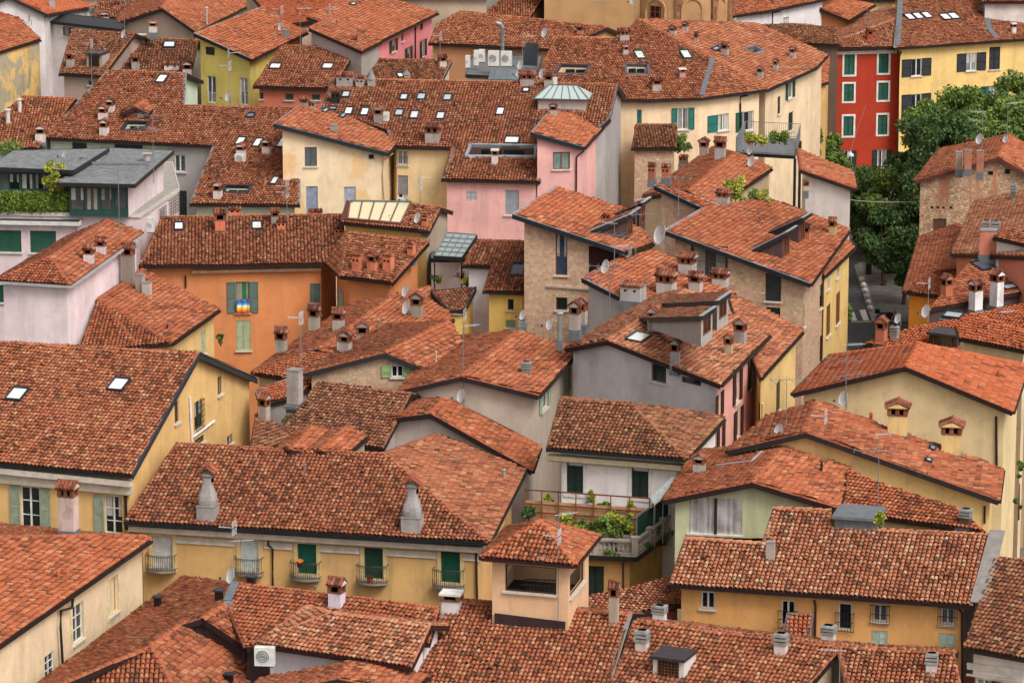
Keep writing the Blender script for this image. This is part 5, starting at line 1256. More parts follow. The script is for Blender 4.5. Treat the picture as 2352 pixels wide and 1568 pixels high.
# modern flat roofed block at the left
add('H36', 'pinkish flat roofed block with a hedge along its roof terrace, left edge', [flatq(15.9, (-30, 486), (322, 492), (411, 432), (395, 372), (-30, 372))], wall='#d6c8c8', tile=None, flat=plain('#9a948c', .9), over=.06, fas='#c9c2bd', gut='#b5b0ab')
add('H36c', 'low front wing with wide dark green roller blinds at the left edge', [flatq(15.45, (-30, 507), (181, 511), (190, 503), (-30, 498))], wall='#d6c9ca', tile=None, flat=plain('#3a3a3d', .9), over=.45, fas='#c9ccc9')
win('H36c', -4, 529, 49, 579, 'B', '#2d5a4a'); win('H36c', 69, 530, 129, 581, 'B', '#2d5a4a'); win('H36c', -4, 654, 22, 695, 'B', '#1d4a40')
roofA = [Pt((-30, 384, 18.6), None), Pt((168, 392, 18.6), None), Pt((250, 341, 18.8), None), Pt((30, 346, 18.8), None)]
roofB = [Pt((131, 420, 18.1), None), Pt((309, 424, 18.1), None), Pt((399, 346, 18.5), None), Pt((236, 339, 18.5), None)]
TL = '#24443f'
add('PA', 'glazed penthouse with green frames under a low grey roof, far left', [roofA], wall='#39534c', tile=None, flat=felt, over=.5, zb=15.8, fas='#2b2c30', name='penthouse', cat='penthouse')
add('PB', 'glass walled penthouse room with a wide slate grey roof beside the hedge', [roofB], wall='#d3c7c8', tile=None, flat=felt, over=.6, zb=15.8, fas='#2b2626', name='penthouse', cat='penthouse')
for x0, x1 in ((160, 194), (197, 226), (230, 258), (262, 292)): win('PB', x0, 430, x1, 484, 'W', TL, mull=0, glass='#4c4f50', sill=False, deep=.06)
for x0, x1 in ((20, 45), (48, 76), (79, 105)): win('PA', x0, 398, x1, 436, 'W', TL, mull=0, glass='#1c2b2b', sill=False, deep=.06)
grid_on_wall('H36', 386, 454, 407, 490, 5, 5); grid_on_wall('H36', 364, 476, 379, 505, 4, 5)
for wl_ in H['PB'].walls:
    if wl_['n'].y < -.7: wl_['m'] = plain('#2c4a46', .5)
def strips():
    h = H['PB']; b = MB()
    for (x0, y0, x1, y1) in ((212, 378, 241, 357), (172, 372, 201, 353)):
        a = on(x0, y0, roofB[0], newell(roofB))+Z*.02; c = on(x1, y1, roofB[0], newell(roofB))+Z*.02; b.bar(a, c, .12, .03, plain('#b9bdc0', .6))
    b.bar(on(170, 379, roofB[0], newell(roofB))+Z*.15, on(338, 379, roofB[0], newell(roofB))+Z*.15, .12, .12, steel)
    b.build('roof_seam', h.root, h.org)
H['PB'].pend.append(strips)
chim('PB', 189, 380, 358, 13, 'm', '#8f9194'); chim('PB', 335, 372, 352, 22, 'm', '#b3a9a4')

# glass roof of the attic over the orange house
def glassroof():
    h = H['H33']; f = h.faces[0]; n = newell(f); P = lambda x, y, u=.22: on(x, y, f[0], n)+n*u
    b = MB(); fm = plain('#7c5648', .6); gl = NTpane('#d3caa6')
    A0, A1, B0, B1 = P(800, 509), P(921, 520), P(806, 469), P(945, 471)
    for i in range(5):
        f0, f1_ = i/5+.01, (i+1)/5-.01
        b.poly([A0.lerp(A1, f0), A0.lerp(A1, f1_), B0.lerp(B1, f1_), B0.lerp(B1, f0)], gl)
    for i in range(6): b.bar(A0.lerp(A1, i/5), B0.lerp(B1, i/5), .09, .10, fm, up=n)
    b.bar(A0, A1, .12, .12, fm, up=n); b.bar(B0, B1, .16, .12, zinc, up=n)
    b.poly([P(782, 512), P(800, 510), P(806, 469), P(797, 466)], plain('#5e3330', .6))
    for q in ((782, 512, 800, 510),): b.bar(P(q[0], q[1], .0), P(q[2], q[3], .0), .05, .2, plain('#5e3330', .6))
    b.build('glass_roof', h.root, h.org)
    h.roof_holes = []
H['H33'].pend.append(glassroof)

# white court and glass canopy by the small yellow house
wc = House('white walled roof court with flower pots on a shelf, beside the glass canopy', [flatq(13.9, (990, 594), (1112, 594), (1112, 580), (990, 580))], wall='#f0f0f2', tile=None, flat=zinc, over=.02, zb=8.0, name='courtyard_wall', cat='wall', fas='#2b2a30'); H['WC'] = wc
cn = House('sloping glass canopy with a dark metal frame above the white roof court', [F(14.4, 12, (998, 588), (1060, 592), (1095, 540), (1028, 535))], wall='#3a3a40', tile=None, flat=NTpane('#8f9a98'), over=.05, zb=13.6, name='glass_canopy', cat='canopy', walls=False, fas='#24242a'); H['CN'] = cn
def cn_bars():
    f = cn.faces[0]; n = newell(f); b = MB()
    for i in range(6): b.bar(f[0].lerp(f[3], i/5)+n*.04, f[1].lerp(f[2], i/5)+n*.04, .05, .05, steel, up=n)
    for i in range(5): b.bar(f[0].lerp(f[1], i/4)+n*.04, f[3].lerp(f[2], i/4)+n*.04, .05, .05, steel, up=n)
    b.build('glazing_bar', cn.root, cn.org)
    b = MB()
    for p in f: b.bar(Vector((p.x, p.y, 9)), p-Z*.05, .09, .09, iron)
    b.build('post', cn.root, cn.org)
cn.pend.append(cn_bars)

# dormers
def wedge(k, tip, top, foot, depth=1.7, col='#3c2c30', wcol='#4a3a38', tile='red'):
    """dormer running out from the slope: its roof starts at the tip on the slope and ends high over the foot"""
    h = H[k]; T, f = h.roofhit(*tip); n, eu, ev, o = frame_of(f); g = eu if eu.y > 0 else -eu
    Fo = on(foot[0], foot[1], f[0], n); hh = (foot[1]-top[1])/scale_at(Fo)/.97; E = Fo+Z*hh
    def go():
        b = MB(); wm = plaster(wcol, .3); fs = plain('#25282d', .5); fl = plain('#9aa0a6', .45, .3); s = g*depth
        out = (E-T); out.z = 0; out.normalize()
        b.poly([T-Z*.4, Fo-Z*.4, E-Z*.08, T], wm); b.poly([T+s-Z*.4, T+s, E+s-Z*.08, Fo+s-Z*.4], wm); b.poly([Fo-Z*.4, Fo+s-Z*.4, E+s-Z*.08, E-Z*.08], wm)
        e = out*.35; f0 = -g*.28; q = [T+f0, E+e+f0, E+e+s-f0, T+s-f0]
        b.poly([p-Z*.1 for p in q[::-1]], fs)
        for a, c in ((q[0], q[1]), (q[1], q[2]), (q[2], q[3])): b.bar(a-Z*.06, c-Z*.06, .06, .24, fs); b.bar(a+Z*.1, c+Z*.1, .2, .03, fl)
        w_ = out*.03; c0 = Fo.lerp(E, .12)+w_; 
        b.poly([Fo+g*depth*.2+Z*hh*.15+w_, Fo+g*depth*.8+Z*hh*.15+w_, Fo+g*depth*.8+Z*hh*.85+w_, Fo+g*depth*.2+Z*hh*.85+w_], glassmat('#2a2622'))
        for z0 in (.15, .85): b.bar(Fo+g*depth*.18+Z*hh*z0+w_, Fo+g*depth*.82+Z*hh*z0+w_, .06, .07, plain('#7a4a32', .6))
        for d0 in (.2, .5, .8): b.bar(Fo+g*depth*d0+Z*hh*.15+w_, Fo+g*depth*d0+Z*hh*.85+w_, .06, .07, plain('#7a4a32', .6))
        qq = q if newell(q).z > 0 else q[::-1]
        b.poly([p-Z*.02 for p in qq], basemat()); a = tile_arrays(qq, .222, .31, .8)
        mesh_from_arrays('dormer', [a] if a else [], [tilemat(tile)], h.root, h.org, b)
    h.pend.append(go)
wedge('H27', (1350, 534), (1440, 494), (1437, 556)); wedge('H27', (1413, 494), (1474, 466), (1468, 526), 1.5)
wedge('H29', (1722, 578), (1800, 535), (1795, 600)); wedge('H29', (1764, 536), (1840, 501), (1833, 564), 1.5)
wedge('H25', (1522, 698), (1650, 689), (1647, 743), 2.0, wcol='#a9a69f', tile='pale'); wedge('H25', (1471, 731), (1612, 724), (1610, 780), 2.0, wcol='#a9a69f', tile='pale')
def boxdormer(k, x, yf, w, hpx, wcol='#d2cfca', roofm=None, winc='#3a2c28', grid=0, back_=1.6, name='dormer'):
    h = H[k]; P, f = h.roofhit(x, yf); n, eu, ev, o = frame_of(f); sc = scale_at(P); W = w/sc; Hh = hpx/sc/.98; g = Vector((ev.x, ev.y, 0)).normalized()
    def go():
        b = MB(); wm = plaster(wcol, .4) if not roofm else roofm; t = eu*W/2
        b.box(P+g*back_/2-Z*.4, t, g*back_/2, Z*(Hh+.3), wm); b.box(P+g*(back_/2-.12)+Z*(Hh-.1), t*1.12, g*(back_/2+.1), Z*.14, plain('#3a3236', .5) if not roofm else roofm)
        if winc:
            e = -g*.012; b.poly([P-t*.62+Z*Hh*.14+e, P+t*.62+Z*Hh*.14+e, P+t*.62+Z*Hh*.82+e, P-t*.62+Z*Hh*.82+e], glassmat('#2b2320'))
            for u in (-.64, .64): b.bar(P+t*u+Z*Hh*.12-g*.03, P+t*u+Z*Hh*.84-g*.03, .07, .06, plain(winc, .7))
            for zq in (.12, .84): b.bar(P-t*.66+Z*Hh*zq-g*.03, P+t*.66+Z*Hh*zq-g*.03, .06, .07, plain(winc, .7))
            for i in range(1, grid): b.bar(P+t*(-.64+1.28*i/grid)+Z*Hh*.12-g*.05, P+t*(-.64+1.28*i/grid)+Z*Hh*.84-g*.05, .03, .03, rust); 
            for i in range(1, grid-1): b.bar(P-t*.64+Z*Hh*(.12+.72*i/(grid-1))-g*.05, P+t*.64+Z*Hh*(.12+.72*i/(grid-1))-g*.05, .03, .03, rust)
        b.box(P-g*.1-Z*.05, t*1.15, g*.2, Z*.07, zinc)
        b.build(name, h.root, h.org)
    h.pend.append(go)
boxdormer('H7', 1535, 1558, 76, 50, grid=6); boxdormer('H40', 217, 157, 38, 34, '#a39a90', winc='#5e3a28'); boxdormer('H8', 1966, 1221, 98, 34, roofm=plain('#6d7378', .6, .2), winc=None, back_=2.2, name='machine_box'); boxdormer('H61', 2165, 800, 70, 34, '#3a2c2c', winc='#5a3a2c')
P_, f_ = H['H37'].roofhit(311, 277); zt = P_.z+.57
H['DG'] = House('small gabled dormer with a white shuttered window', gable((281, 259), (341, 261), (311, 247), (337, 226), zt, None, (301, 239), (360, 240)), wall='#7a5648', tile='red', over=.25, zb=P_.z-.3, name='gabled_dormer', parent=H['H37'], fas='#3a2a2a')
win('DG', 299, 262, 330, 273, 'C', '#c9cbb9', sill=False)

# glazed lantern on the wide roof
def lantern_():
    h = H['H46']; P, f = h.roofhit(1290, 257); n, eu, ev, o = frame_of(f); g = Vector((ev.x, ev.y, 0)).normalized(); t = eu*1.75; d = g*1.2
    b = MB(); c = P+d; wm = plaster('#b5b1a9', .4); gl = NTpane('#a9b8b6')
    b.box(c-Z*.3, t, d, Z*1.25, wm); zt = c+Z*.95
    q = [zt-t*1.17-d*1.25, zt+t*1.17-d*1.25, zt+t*1.17+d*1.25, zt-t*1.17+d*1.25]; r0 = zt-t*.62+Z*.75+d*.3; r1_ = zt+t*.55+Z*.75+d*.3
    b.poly([q[0], q[1], r1_, r0], gl); b.poly([q[1], q[2], r1_], gl); b.poly([q[2], q[3], r0, r1_], gl); b.poly([q[3], q[0], r0], gl); b.poly([p-Z*.05 for p in q[::-1]], zinc)
    for i in range(7): b.bar(q[0].lerp(q[1], i/6)+Z*.03, r0.lerp(r1_, i/6)+Z*.03, .05, .05, zinc)
    for a, c2 in ((q[0], q[1]), (q[1], q[2]), (q[1], r1_), (q[0], r0), (r0, r1_)): b.bar(a+Z*.02, c2+Z*.02, .06, .08, zinc)
    b.build('glass_lantern', h.root, h.org)
H['H46'].pend.append(lantern_)

# terrace of the air conditioners
add('H70', 'flat metal terrace carrying air conditioners behind the roof of skylights', [flatq(17.2, (1070, 172), (1235, 178), (1245, 128), (1085, 130))], wall='#cfd0a8', tile=None, flat=plain('#6d6f72', .7, .2), over=.1, fas='#33282c')
def terr70():
    h = H['H70']; b = MB(); z = 17.2
    P = [px(1083, 136, z), px(1175, 138, z), px(1240, 132, z)]
    for a, c in zip(P, P[1:]):
        for dz in (.5, 1.0): b.bar(a+Z*dz, c+Z*dz, .04, .04, iron)
        for i in range(13): p = a.lerp(c, i/12); b.bar(p, p+Z*1.0, .025, .025, iron)
    b.build('railing', h.root, h.org)
    b = MB(); q = [px(1122, 182, 17.5), px(1190, 184, 17.5), px(1193, 160, 18.2), px(1132, 158, 18.2)]
    b.poly(q, zinc); b.poly([p-Z*.06 for p in q[::-1]], zinc)
    for i in range(6): b.bar(q[0].lerp(q[1], i/5)+Z*.03, q[3].lerp(q[2], i/5)+Z*.03, .04, .05, steel)
    b.build('metal_roof', h.root, h.org); b = MB(); q = [px(1200, 150, 17.4), px(1232, 152, 17.4), px(1237, 100, 19.4), px(1208, 98, 19.4)]
    b.poly(q, zinc); b.bar(q[0], q[3], .08, .08, steel); b.bar(q[1], q[2], .08, .08, steel); b.build('metal_screen', h.root, h.org)
    b = MB(); p = px(1154, 120, 17.2); b.tube([p, p+Z*2.0, p+Z*2.25+Vector((-.15, 0, 0)), p+Z*2.35+Vector((-.5, 0, 0))], .17, steel, 9); b.build('flue_duct', h.root, h.org)
H['H70'].pend.append(terr70)

# metal roof terrace on posts
mz = 14.0; MT = empty('roof_deck', px(1760, 345, mz)); tag(MT, 'grey metal roof deck with railings above the weathered chimneys', 'terrace'); o_ = MT.location
P = flatq(mz, (1690, 350), (1826, 358), (1838, 318), (1712, 312)); b = MB(); b.poly(P, plain('#77797c', .7, .2)); b.poly([p-Z*.25 for p in P[::-1]], iron)
for i in range(4): b.poly([P[i]-Z*.25, P[(i+1) % 4]-Z*.25, P[(i+1) % 4], P[i]], iron)
b.build('deck', MT, o_); b = MB()
for i in range(4):
    a, c = P[i], P[(i+1) % 4]
    for dz in (.1, 1.1): b.bar(a+Z*dz, c+Z*dz, .04, .04, steel)
    N = int((c-a).length/.16)
    for j in range(N+1): p = a.lerp(c, j/N); b.bar(p, p+Z*1.1, .022, .022, steel)
b.build('railing', MT, o_); b = MB()
for p in P: b.bar(Vector((p.x, p.y, 0)), p-Z*.2, .2, .2, iron)
b.build('post', MT, o_)

# church: apse and nave wall
CH = empty('church', pxY(1572, 60, 340)); CH.location.z = 0; tag(CH, 'ochre church with a rounded apse, brick pilasters and blind arches', 'church'); o_ = Vector(CH.location)
cm = plaster('#b5905f', .3, '#8a6238', None, .5, .25); bk = plain('#9a7054', .95, 0, .1, .3); sc = scale_at(pxY(1572, 60, 336)); Rr = 112/sc; cx = pxY(1572, 60, 336).x; cy = 336+Rr*.9
b = MB(); nn = 28; top = 27.0
ang = lambda i: math.pi*(1+i/nn)
for i in range(nn):
    a, c = ang(i), ang(i+1); q = [Vector((cx+Rr*math.cos(w_), cy+Rr*.9*math.sin(w_), 0)) for w_ in (a, c)]
    b.poly([q[0], q[1], q[1]+Z*top, q[0]+Z*top], cm)
for sx in (-1, 1): b.poly([Vector((cx+sx*Rr, cy, 0)), Vector((cx+sx*Rr, cy+8, 0)), Vector((cx+sx*Rr, cy+8, top)), Vector((cx+sx*Rr, cy, top))], cm)
b.build('apse_wall', CH, o_)
def apse_at(x): 
    c = max(-1, min(1, (x-1572)/112)); s = -math.sqrt(max(0, 1-c*c)); return Vector((cx+Rr*c, cy+Rr*.9*s, 0)), Vector((c, s, 0)).normalized()
for x in (1468, 1560, 1641, 1677):
    p, n = apse_at(x); t = Vector((-n.y, n.x, 0)); b = MB(); b.box(p-n*.1, t*.33, n*.3, Z*top, bk); b.build('pilaster', CH, o_)
def archpanel(x0, x1, y0, y1, m, name, off, arch=True):
    xm = (x0+x1)/2; p, n = apse_at(xm); t = Vector((-n.y, n.x, 0)); w_ = (x1-x0)/2/sc/max(.45, abs(n.y)); Yq = p.y; z1 = pxY(xm, y0, Yq).z; z0 = pxY(xm, y1, Yq).z; b = MB(); pts = [p+t*w_+Z*z0, p+t*w_+Z*(z1-w_), ]
    pts = [p-t*w_+Z*z0, p+t*w_+Z*z0]+([p+t*w_*math.cos(k*math.pi/10)+Z*(z1-w_+w_*math.sin(k*math.pi/10)) for k in range(11)] if arch else [p+t*w_+Z*z1, p-t*w_+Z*z1])
    b.poly([q+n*off for q in pts], m)
    if arch:
        for k in range(2, len(pts)-1): b.bar(pts[k]+n*.12, pts[k+1]+n*.12, .2, .16, bk if name == 'window_arch' else cm)
        for e in (0, 1): b.bar(pts[e]+n*.12, pts[2 if e else len(pts)-1]+n*.12, .16, .2, cm)
    b.build(name, CH, o_)
archpanel(1487, 1530, -2, 150, plaster('#ad875a', .3), 'blind_arch', .11); archpanel(1566, 1613, -3, 150, plaster('#ad875a', .3), 'blind_arch', .11); archpanel(1648, 1665, -3, 150, plaster('#ad875a', .3), 'blind_arch', .11)
archpanel(1496, 1520, 14, 66, glassmat('#1a1614'), 'window', .16, False)
b = MB(); p, n = apse_at(1508); t = Vector((-n.y, n.x, 0)); zb_, zt_ = pxY(1508, 66, p.y).z, pxY(1508, 14, p.y).z
for i in range(3): b.bar(p+t*(-.46+.46*i)+n*.2+Z*zb_, p+t*(-.46+.46*i)+n*.2+Z*zt_, .05, .06, rust)
for i in range(5): z_ = zb_+(zt_-zb_)*i/4; b.bar(p-t*.46+n*.2+Z*z_, p+t*.46+n*.2+Z*z_, .05, .05, rust)
b.build('window_bars', CH, o_)
b = MB(); q0 = pxY(1250, 60, 338); q1_ = pxY(1470, 60, 338); b.poly([Vector((q0.x, 338, 0)), Vector((q1_.x, 338, 0)), Vector((q1_.x, 338, 26)), Vector((q0.x, 338, 26))], cm); b.poly([Vector((q0.x, 345, 0)), Vector((q0.x, 338, 0)), Vector((q0.x, 338, 26)), Vector((q0.x, 345, 26))], cm)
b.build('nave_wall', CH, o_)
add('H74', 'old dark roof with a dentil brick edge against the ochre church wall', [F(16.4, 17, (1095, 42), (1215, 42), (1258, -20), (1180, -20))], wall='#a8845a', tile='mix', over=.2)
add('H75', 'grey and ochre upper wall of a tall house at the top edge', [F(18.6, 17, (888, -6), (1125, -6), (1125, -60), (900, -60))], wall='#b5a68e', tile='mix', over=.3, highcap=False)
add('H66', 'white flat roofed upper storey with a dark overhanging eave at the upper left', [flatq(16.3, (108, 48), (278, 68), (290, 48), (125, 30))], wall='#d5d2ce', tile=None, flat=iron, over=.35, fas='#27282a')
win('H66', 144, 62, 172, 84, 'W', '#6e5a4a', glass='#55595c'); 
# far houses that close the view at the top edge
for i, (x0, x1, y, z, wc_, tl) in enumerate(((-60, 130, -6, 14, '#c9b48c', 'new'), (120, 260, -12, 13, '#bfae98', 'red'), (250, 420, -6, 14, '#b5a68e', 'red'), (1680, 1800, -20, 14, '#c9c2b4', 'pale'), (1930, 2080, 2, 11, '#d0b88a', 'red'), (2255, 2400, 6, 14.5, '#d2cec6', 'new'))):
    add('FF%d' % i, ['distant house at the very top left corner', 'distant house behind the pale low roof, top edge', 'distant house behind the brown gable, top edge', 'distant house beyond the white house, top edge', 'distant house behind the red house ridge', 'white walled distant house at the top right corner'][i], [F(z, 17, (x0, y), (x1, y), (x1, y-60), (x0, y-60))], wall=wc_, tile=tl, over=.3, highcap=False)

# ================================================================ ground, street and what stands on it
def ground_mat():
    m = NT('ground'); m.col(m.ramp(m.noise(.8, 8, .7), [(.3, lin('#5a564f')), (.7, lin('#7a746a'))])); m.rough(.95); return m.m
def asphalt():
    m = NT('asphalt'); c = m.ramp(m.noise(1.4, 10, .75), [(.3, lin('#2f3134')), (.55, lin('#3a3c40')), (.8, lin('#4a4b4e'))]); m.col(c); m.rough(.85); m.bump(m.noise(60, 3), .3, .01); return m.m
def paving(a, b_, sc_=1.0):
    m = NT('stone_paving'); br = m.n('TexBrick'); m.link(m.pos(), br.inputs['Vector']); br.inputs['Scale'].default_value = sc_; br.inputs['Brick Width'].default_value = .8; br.inputs['Row Height'].default_value = .45; br.inputs['Mortar Size'].default_value = .012
    br.inputs['Color1'].default_value = lin(a); br.inputs['Color2'].default_value = lin(b_); br.inputs['Mortar'].default_value = lin('#33312f')
    m.col(m.mix(m.math('MULTIPLY', m.ramp(m.noise(.7, 8, .7), [(.45, (0, 0, 0)), (.75, (1, 1, 1))]), .5), br.outputs[0], lin('#3a3836'))); m.rough(.85); return m.m
b = MB(); b.poly([Vector((-900, 60, 0)), Vector((900, 60, 0)), Vector((900, 1800, 0)), Vector((-900, 1800, 0))], ground_mat()); struct(b, 'ground')
g = lambda x, y, z=0: px(x, y, z)
b = MB(); b.poly([g(1925, 860, .004), g(2200, 860, .004), g(2230, 560, .004), g(1925, 560, .004)], asphalt()); struct(b, 'road')
def slab(name, pts, h, m):
    b = MB(); P = [g(x, y, h) for x, y in pts]
    if newell(P).z < 0: P = P[::-1]
    b.poly(P, m)
    for i in range(len(P)): a, c = P[i], P[(i+1) % len(P)]; b.poly([a-Z*h, c-Z*h, c, a], m)
    return struct(b, name)
slab('kerb_strip', [(1962, 609), (1979, 601), (2016, 737), (2003, 739)], .10, plain('#757370', .9, 0, .15, .2))
slab('pavement', [(1979, 601), (2160, 590), (2170, 742), (2016, 737)], .095, paving('#5b5956', '#4b4947'))
b = MB()
for q in (((1952, 713), (1960, 713), (1969, 736), (1953, 736)), ((1974, 712), (1988, 711), (1996, 735), (1983, 736))): b.poly([g(x, y, .008) for x, y in q][::-1], plain('#b9b7b2', .8, 0, .2, .2))
b.poly([g(x, y, .012) for x, y in ((1950, 737), (2020, 737), (2020, 740), (1950, 740))][::-1], plain('#8d8b87', .9, 0, .15, .2))
struct(b, 'crossing_stripes')
stone = plain('#bdbab3', .9, 0, .2, .15)
LB = ['stone ball bollard nearest the crossing', 'second stone ball bollard from the crossing', 'third stone ball bollard from the crossing', 'fourth stone ball bollard from the crossing', 'fifth stone ball bollard from the crossing', 'stone ball bollard farthest from the crossing, nearest the dark bin']
for (x, y), lb in zip(((1998.5, 714), (1994.5, 700), (1991, 687), (1987.5, 674), (1983.5, 661), (1979.5, 648)), LB):
    b = MB(); p = g(x, y, .10); n_ = 12; r_ = 6.4/scale_at(p)
    b.lathe(p, [(r_*.45, 0), (r_*.5, .03)]+[(r_*math.sin(t), .03+r_*(1-math.cos(t))*.98) for t in [.5+i*(math.pi-.52)/11 for i in range(12)]], stone, 16)
    tag(b.build('bollard', None, None, True), lb, 'bollard', 'stone ball bollards along the kerb')
p = g(1995, 629, .1); bn = empty('litter_bin', p); tag(bn, 'dark green cylindrical litter bin standing under the street tree', 'bin')
b = MB(); b.lathe(p, [(.24, 0), (.26, .95)], plain('#16241f', .5), 14); b.build('body', bn, p); b = MB(); b.lathe(p+Z*.93, [(.28, 0), (.28, .07), (.22, .07), (.2, .02)], steel, 14); b.build('rim', bn, p)
# parked motorbike, half hidden
p = g(2040, 742, .1); mo = empty('motorcycle', p); tag(mo, 'parked motorcycle with a black top box beside the crossing', 'motorcycle')
def wheel(x):
    b = MB(); c = p+Vector((x, 0, .3)); pts = [c+Vector((.28*math.cos(t), .1*math.sin(t)*0, .28*math.sin(t))) for t in [i*2*math.pi/16 for i in range(17)]]
    b.tube(pts, .055, plain('#141415', .8), 6); o = b.build('wheel', mo, p)
    b = MB(); b.tube([c-Vector((0, .03, 0)), c+Vector((0, .03, 0))], .2, steel, 12); b.build('rim', o, p)
wheel(-.68); wheel(.68)
b = MB(); rd = plain('#5a1d1c', .3, .2); b.box(p+Vector((.1, 0, .55)), Vector((.3, 0, 0)), Vector((0, .14, 0)), Z*.3, rd, .75); b.box(p+Vector((-.05, 0, .28)), Vector((.28, 0, 0)), Vector((0, .15, 0)), Z*.28, iron); b.build('body', mo, p, )
b = MB(); b.box(p+Vector((-.42, 0, .72)), Vector((.3, 0, 0)), Vector((0, .13, 0)), Z*.1, plain('#18181a', .6), .9); b.build('seat', mo, p)
b = MB(); b.tube([p+Vector((.68, 0, .3)), p+Vector((.5, 0, .95))], .035, steel); b.tube([p+Vector((.5, -.34, 1.0)), p+Vector((.52, 0, .95)), p+Vector((.5, .34, 1.0))], .025, iron); b.build('handlebar', mo, p)
b = MB(); b.box(p+Vector((-.85, 0, .8)), Vector((.2, 0, 0)), Vector((0, .2, 0)), Z*.3, plain('#101012', .4), .85); b.build('top_box', mo, p)
b = MB(); b.lathe(p+Vector((.68, 0, .72)), [(.02, 0), (.09, .04), (.09, .12), (.03, .16)], steel, 8); b.build('headlight', mo, p)

# ---------------------------------------------------------------- foliage
def leaf_arrays(clumps, size, flat=.0, shade=(0, 1)):
    """clumps: list of (centre, radii, count); leaves are small bent quads spread through each clump"""
    P = []; col = []
    for c, r, n in clumps:
        d = rng.normal(0, 1, (n, 3)); d /= np.linalg.norm(d, axis=1)[:, None]; k = rng.random(n)**.45
        pos = np.array(c)+d*np.array(r)*k[:, None]
        a = rng.normal(0, 1, (n, 3)); a[:, 2] -= .4; a /= np.linalg.norm(a, axis=1)[:, None]
        bb = np.cross(a, rng.normal(0, 1, (n, 3))); bb /= np.linalg.norm(bb, axis=1)[:, None]
        s = size*(.6+.8*rng.random(n))[:, None]
        P.append(np.stack([pos-a*s*.9, pos+bb*s*.5, pos+a*s*.9, pos-bb*s*.5], 1).reshape(-1, 3))
        base = rng.random()*.5
        col.append(np.repeat(np.clip(base+rng.random(n)*.55, 0, 1), 4))
    P = np.concatenate(P); n = len(P)//4; F_ = np.arange(n*4).reshape(n, 4)
    return P, F_, np.concatenate(col), np.zeros(n*4)
def foliage(name, clumps, size, mat, parent, org):
    o = mesh_from_arrays(name, [leaf_arrays(clumps, size)], [mat], parent, org); return o
LV = leafmat('#2f4520', '#7f9644'); LD = leafmat('#22351e', '#4f6b34', 'dark_leaves'); LY = leafmat('#6d7d26', '#b3b44a', 'yellow_leaves')
barkm = plain('#4a3c30', .95, 0, .1, .3)
def tree(x, y, Y, r, rz, label, mat=LV, n=34, per=380, size=.17, group=None):
    c = pxY(x, y, Y); base = Vector((c.x, c.y, 0)); t = empty('tree', base); tag(t, label, 'tree', group)
    b = MB(); rr = random.Random(int(x*7+y)); top = c+Z*rz*.3
    b.tube([base-Z*.2, base+Z*c.z*.35+Vector((rr.uniform(-.2, .2), 0, 0)), c-Z*rz*.3, top], [.26, .2, .15, .05], barkm, 8)
    cl = []
    for i in range(n):
        th = rr.uniform(0, 6.28); k = rr.random()**.5; hz = rr.uniform(-1, 1); w_ = math.sqrt(max(.05, 1-hz*hz*.9))
        q = c+Vector((math.cos(th)*r*k*w_, math.sin(th)*r*k*w_, hz*rz*.85)); s = r*rr.uniform(.26, .46); cl.append((q, (s, s, s*.72), per))
        if i % 3 == 0: b.tube([c-Z*rz*.4, (c-Z*rz*.3).lerp(q, .6)+Z*.2, q], [.09, .06, .02], barkm, 5)
    b.build('trunk', t, base); foliage('crown', cl, size, mat, t, base)
for a in ((2140, 305, 318, 2.6, 2.7, 'bushy tree at the left end of the row before the yellow house', LV), (2205, 282, 326, 2.9, 2.9, 'tree with light shoots below the black shutters of the yellow house', LV), (2270, 278, 326, 2.9, 2.8, 'tree below the pair of teal shutters on the yellow house', LV), (2335, 258, 330, 3.3, 3.3, 'tall tree reaching up at the right edge before the yellow house', LV),
          (2165, 340, 308, 3.2, 2.8, 'dark low tree behind the left end of the stone house roof', LD), (2245, 318, 310, 2.6, 2.3, 'low tree behind the dish on the stone house', LV), (2320, 300, 312, 2.8, 2.3, 'low tree behind the ridge of the stone house at the right', LV),
          (1900, 352, 332, 1.3, 1.8, 'small tree at the alley mouth left of the red house', LV), (1925, 385, 326, 1.0, 1.2, 'small round tree before the red house doors', LV), (1860, 330, 322, 1.2, 1.5, 'little tree beside the metal roof deck', LV),
          (1994, 478, 316, 2.2, 3.6, 'dark street tree nearest the white rendered house end', LD), (2058, 462, 312, 2.5, 3.7, 'lighter street tree in the middle of the small square', LV), (2108, 500, 304, 2.1, 3.9, 'street tree against the rubble stone wall', LD), (2032, 545, 303, 1.9, 2.5, 'low spreading street tree over the dark bin', LD), (2078, 596, 296, 1.7, 2.0, 'low street tree overhanging the pavement', LD), (2098, 392, 318, 2.0, 2.2, 'street tree behind the stone house corner', LD)):
    tree(*a, group='trees of the small square' if a[1] > 360 else None)
def shrub(x, y, Y, r, rz, label, mat=LV, n=9, per=120, size=.11, pot=None, name='shrub', cat='shrub', zmin=None):
    c = pxY(x, y, Y); base = c-Z*rz; t = empty(name, base); tag(t, label, cat); rr = random.Random(int(x*3+y)); cl = []
    for i in range(n):
        q = c+Vector((rr.uniform(-1, 1)*r*.7, rr.uniform(-1, 1)*r*.6, rr.uniform(-1, 1)*rz*.7)); s = r*rr.uniform(.3, .5); cl.append((q, (s, s, s*.9), per))
    b = MB(); b.tube([base-Z*.1, c], [.05, .02], barkm, 5); b.build('stem', t, base); foliage('leaves', cl, size, mat, t, base)
    if pot:
        b = MB(); b.lathe(base-Z*.28, [(.16, 0), (.22, .3), (.25, .3), (.25, .36), (.2, .36)], plain(pot, .9), 10); b.build('pot', t, base)
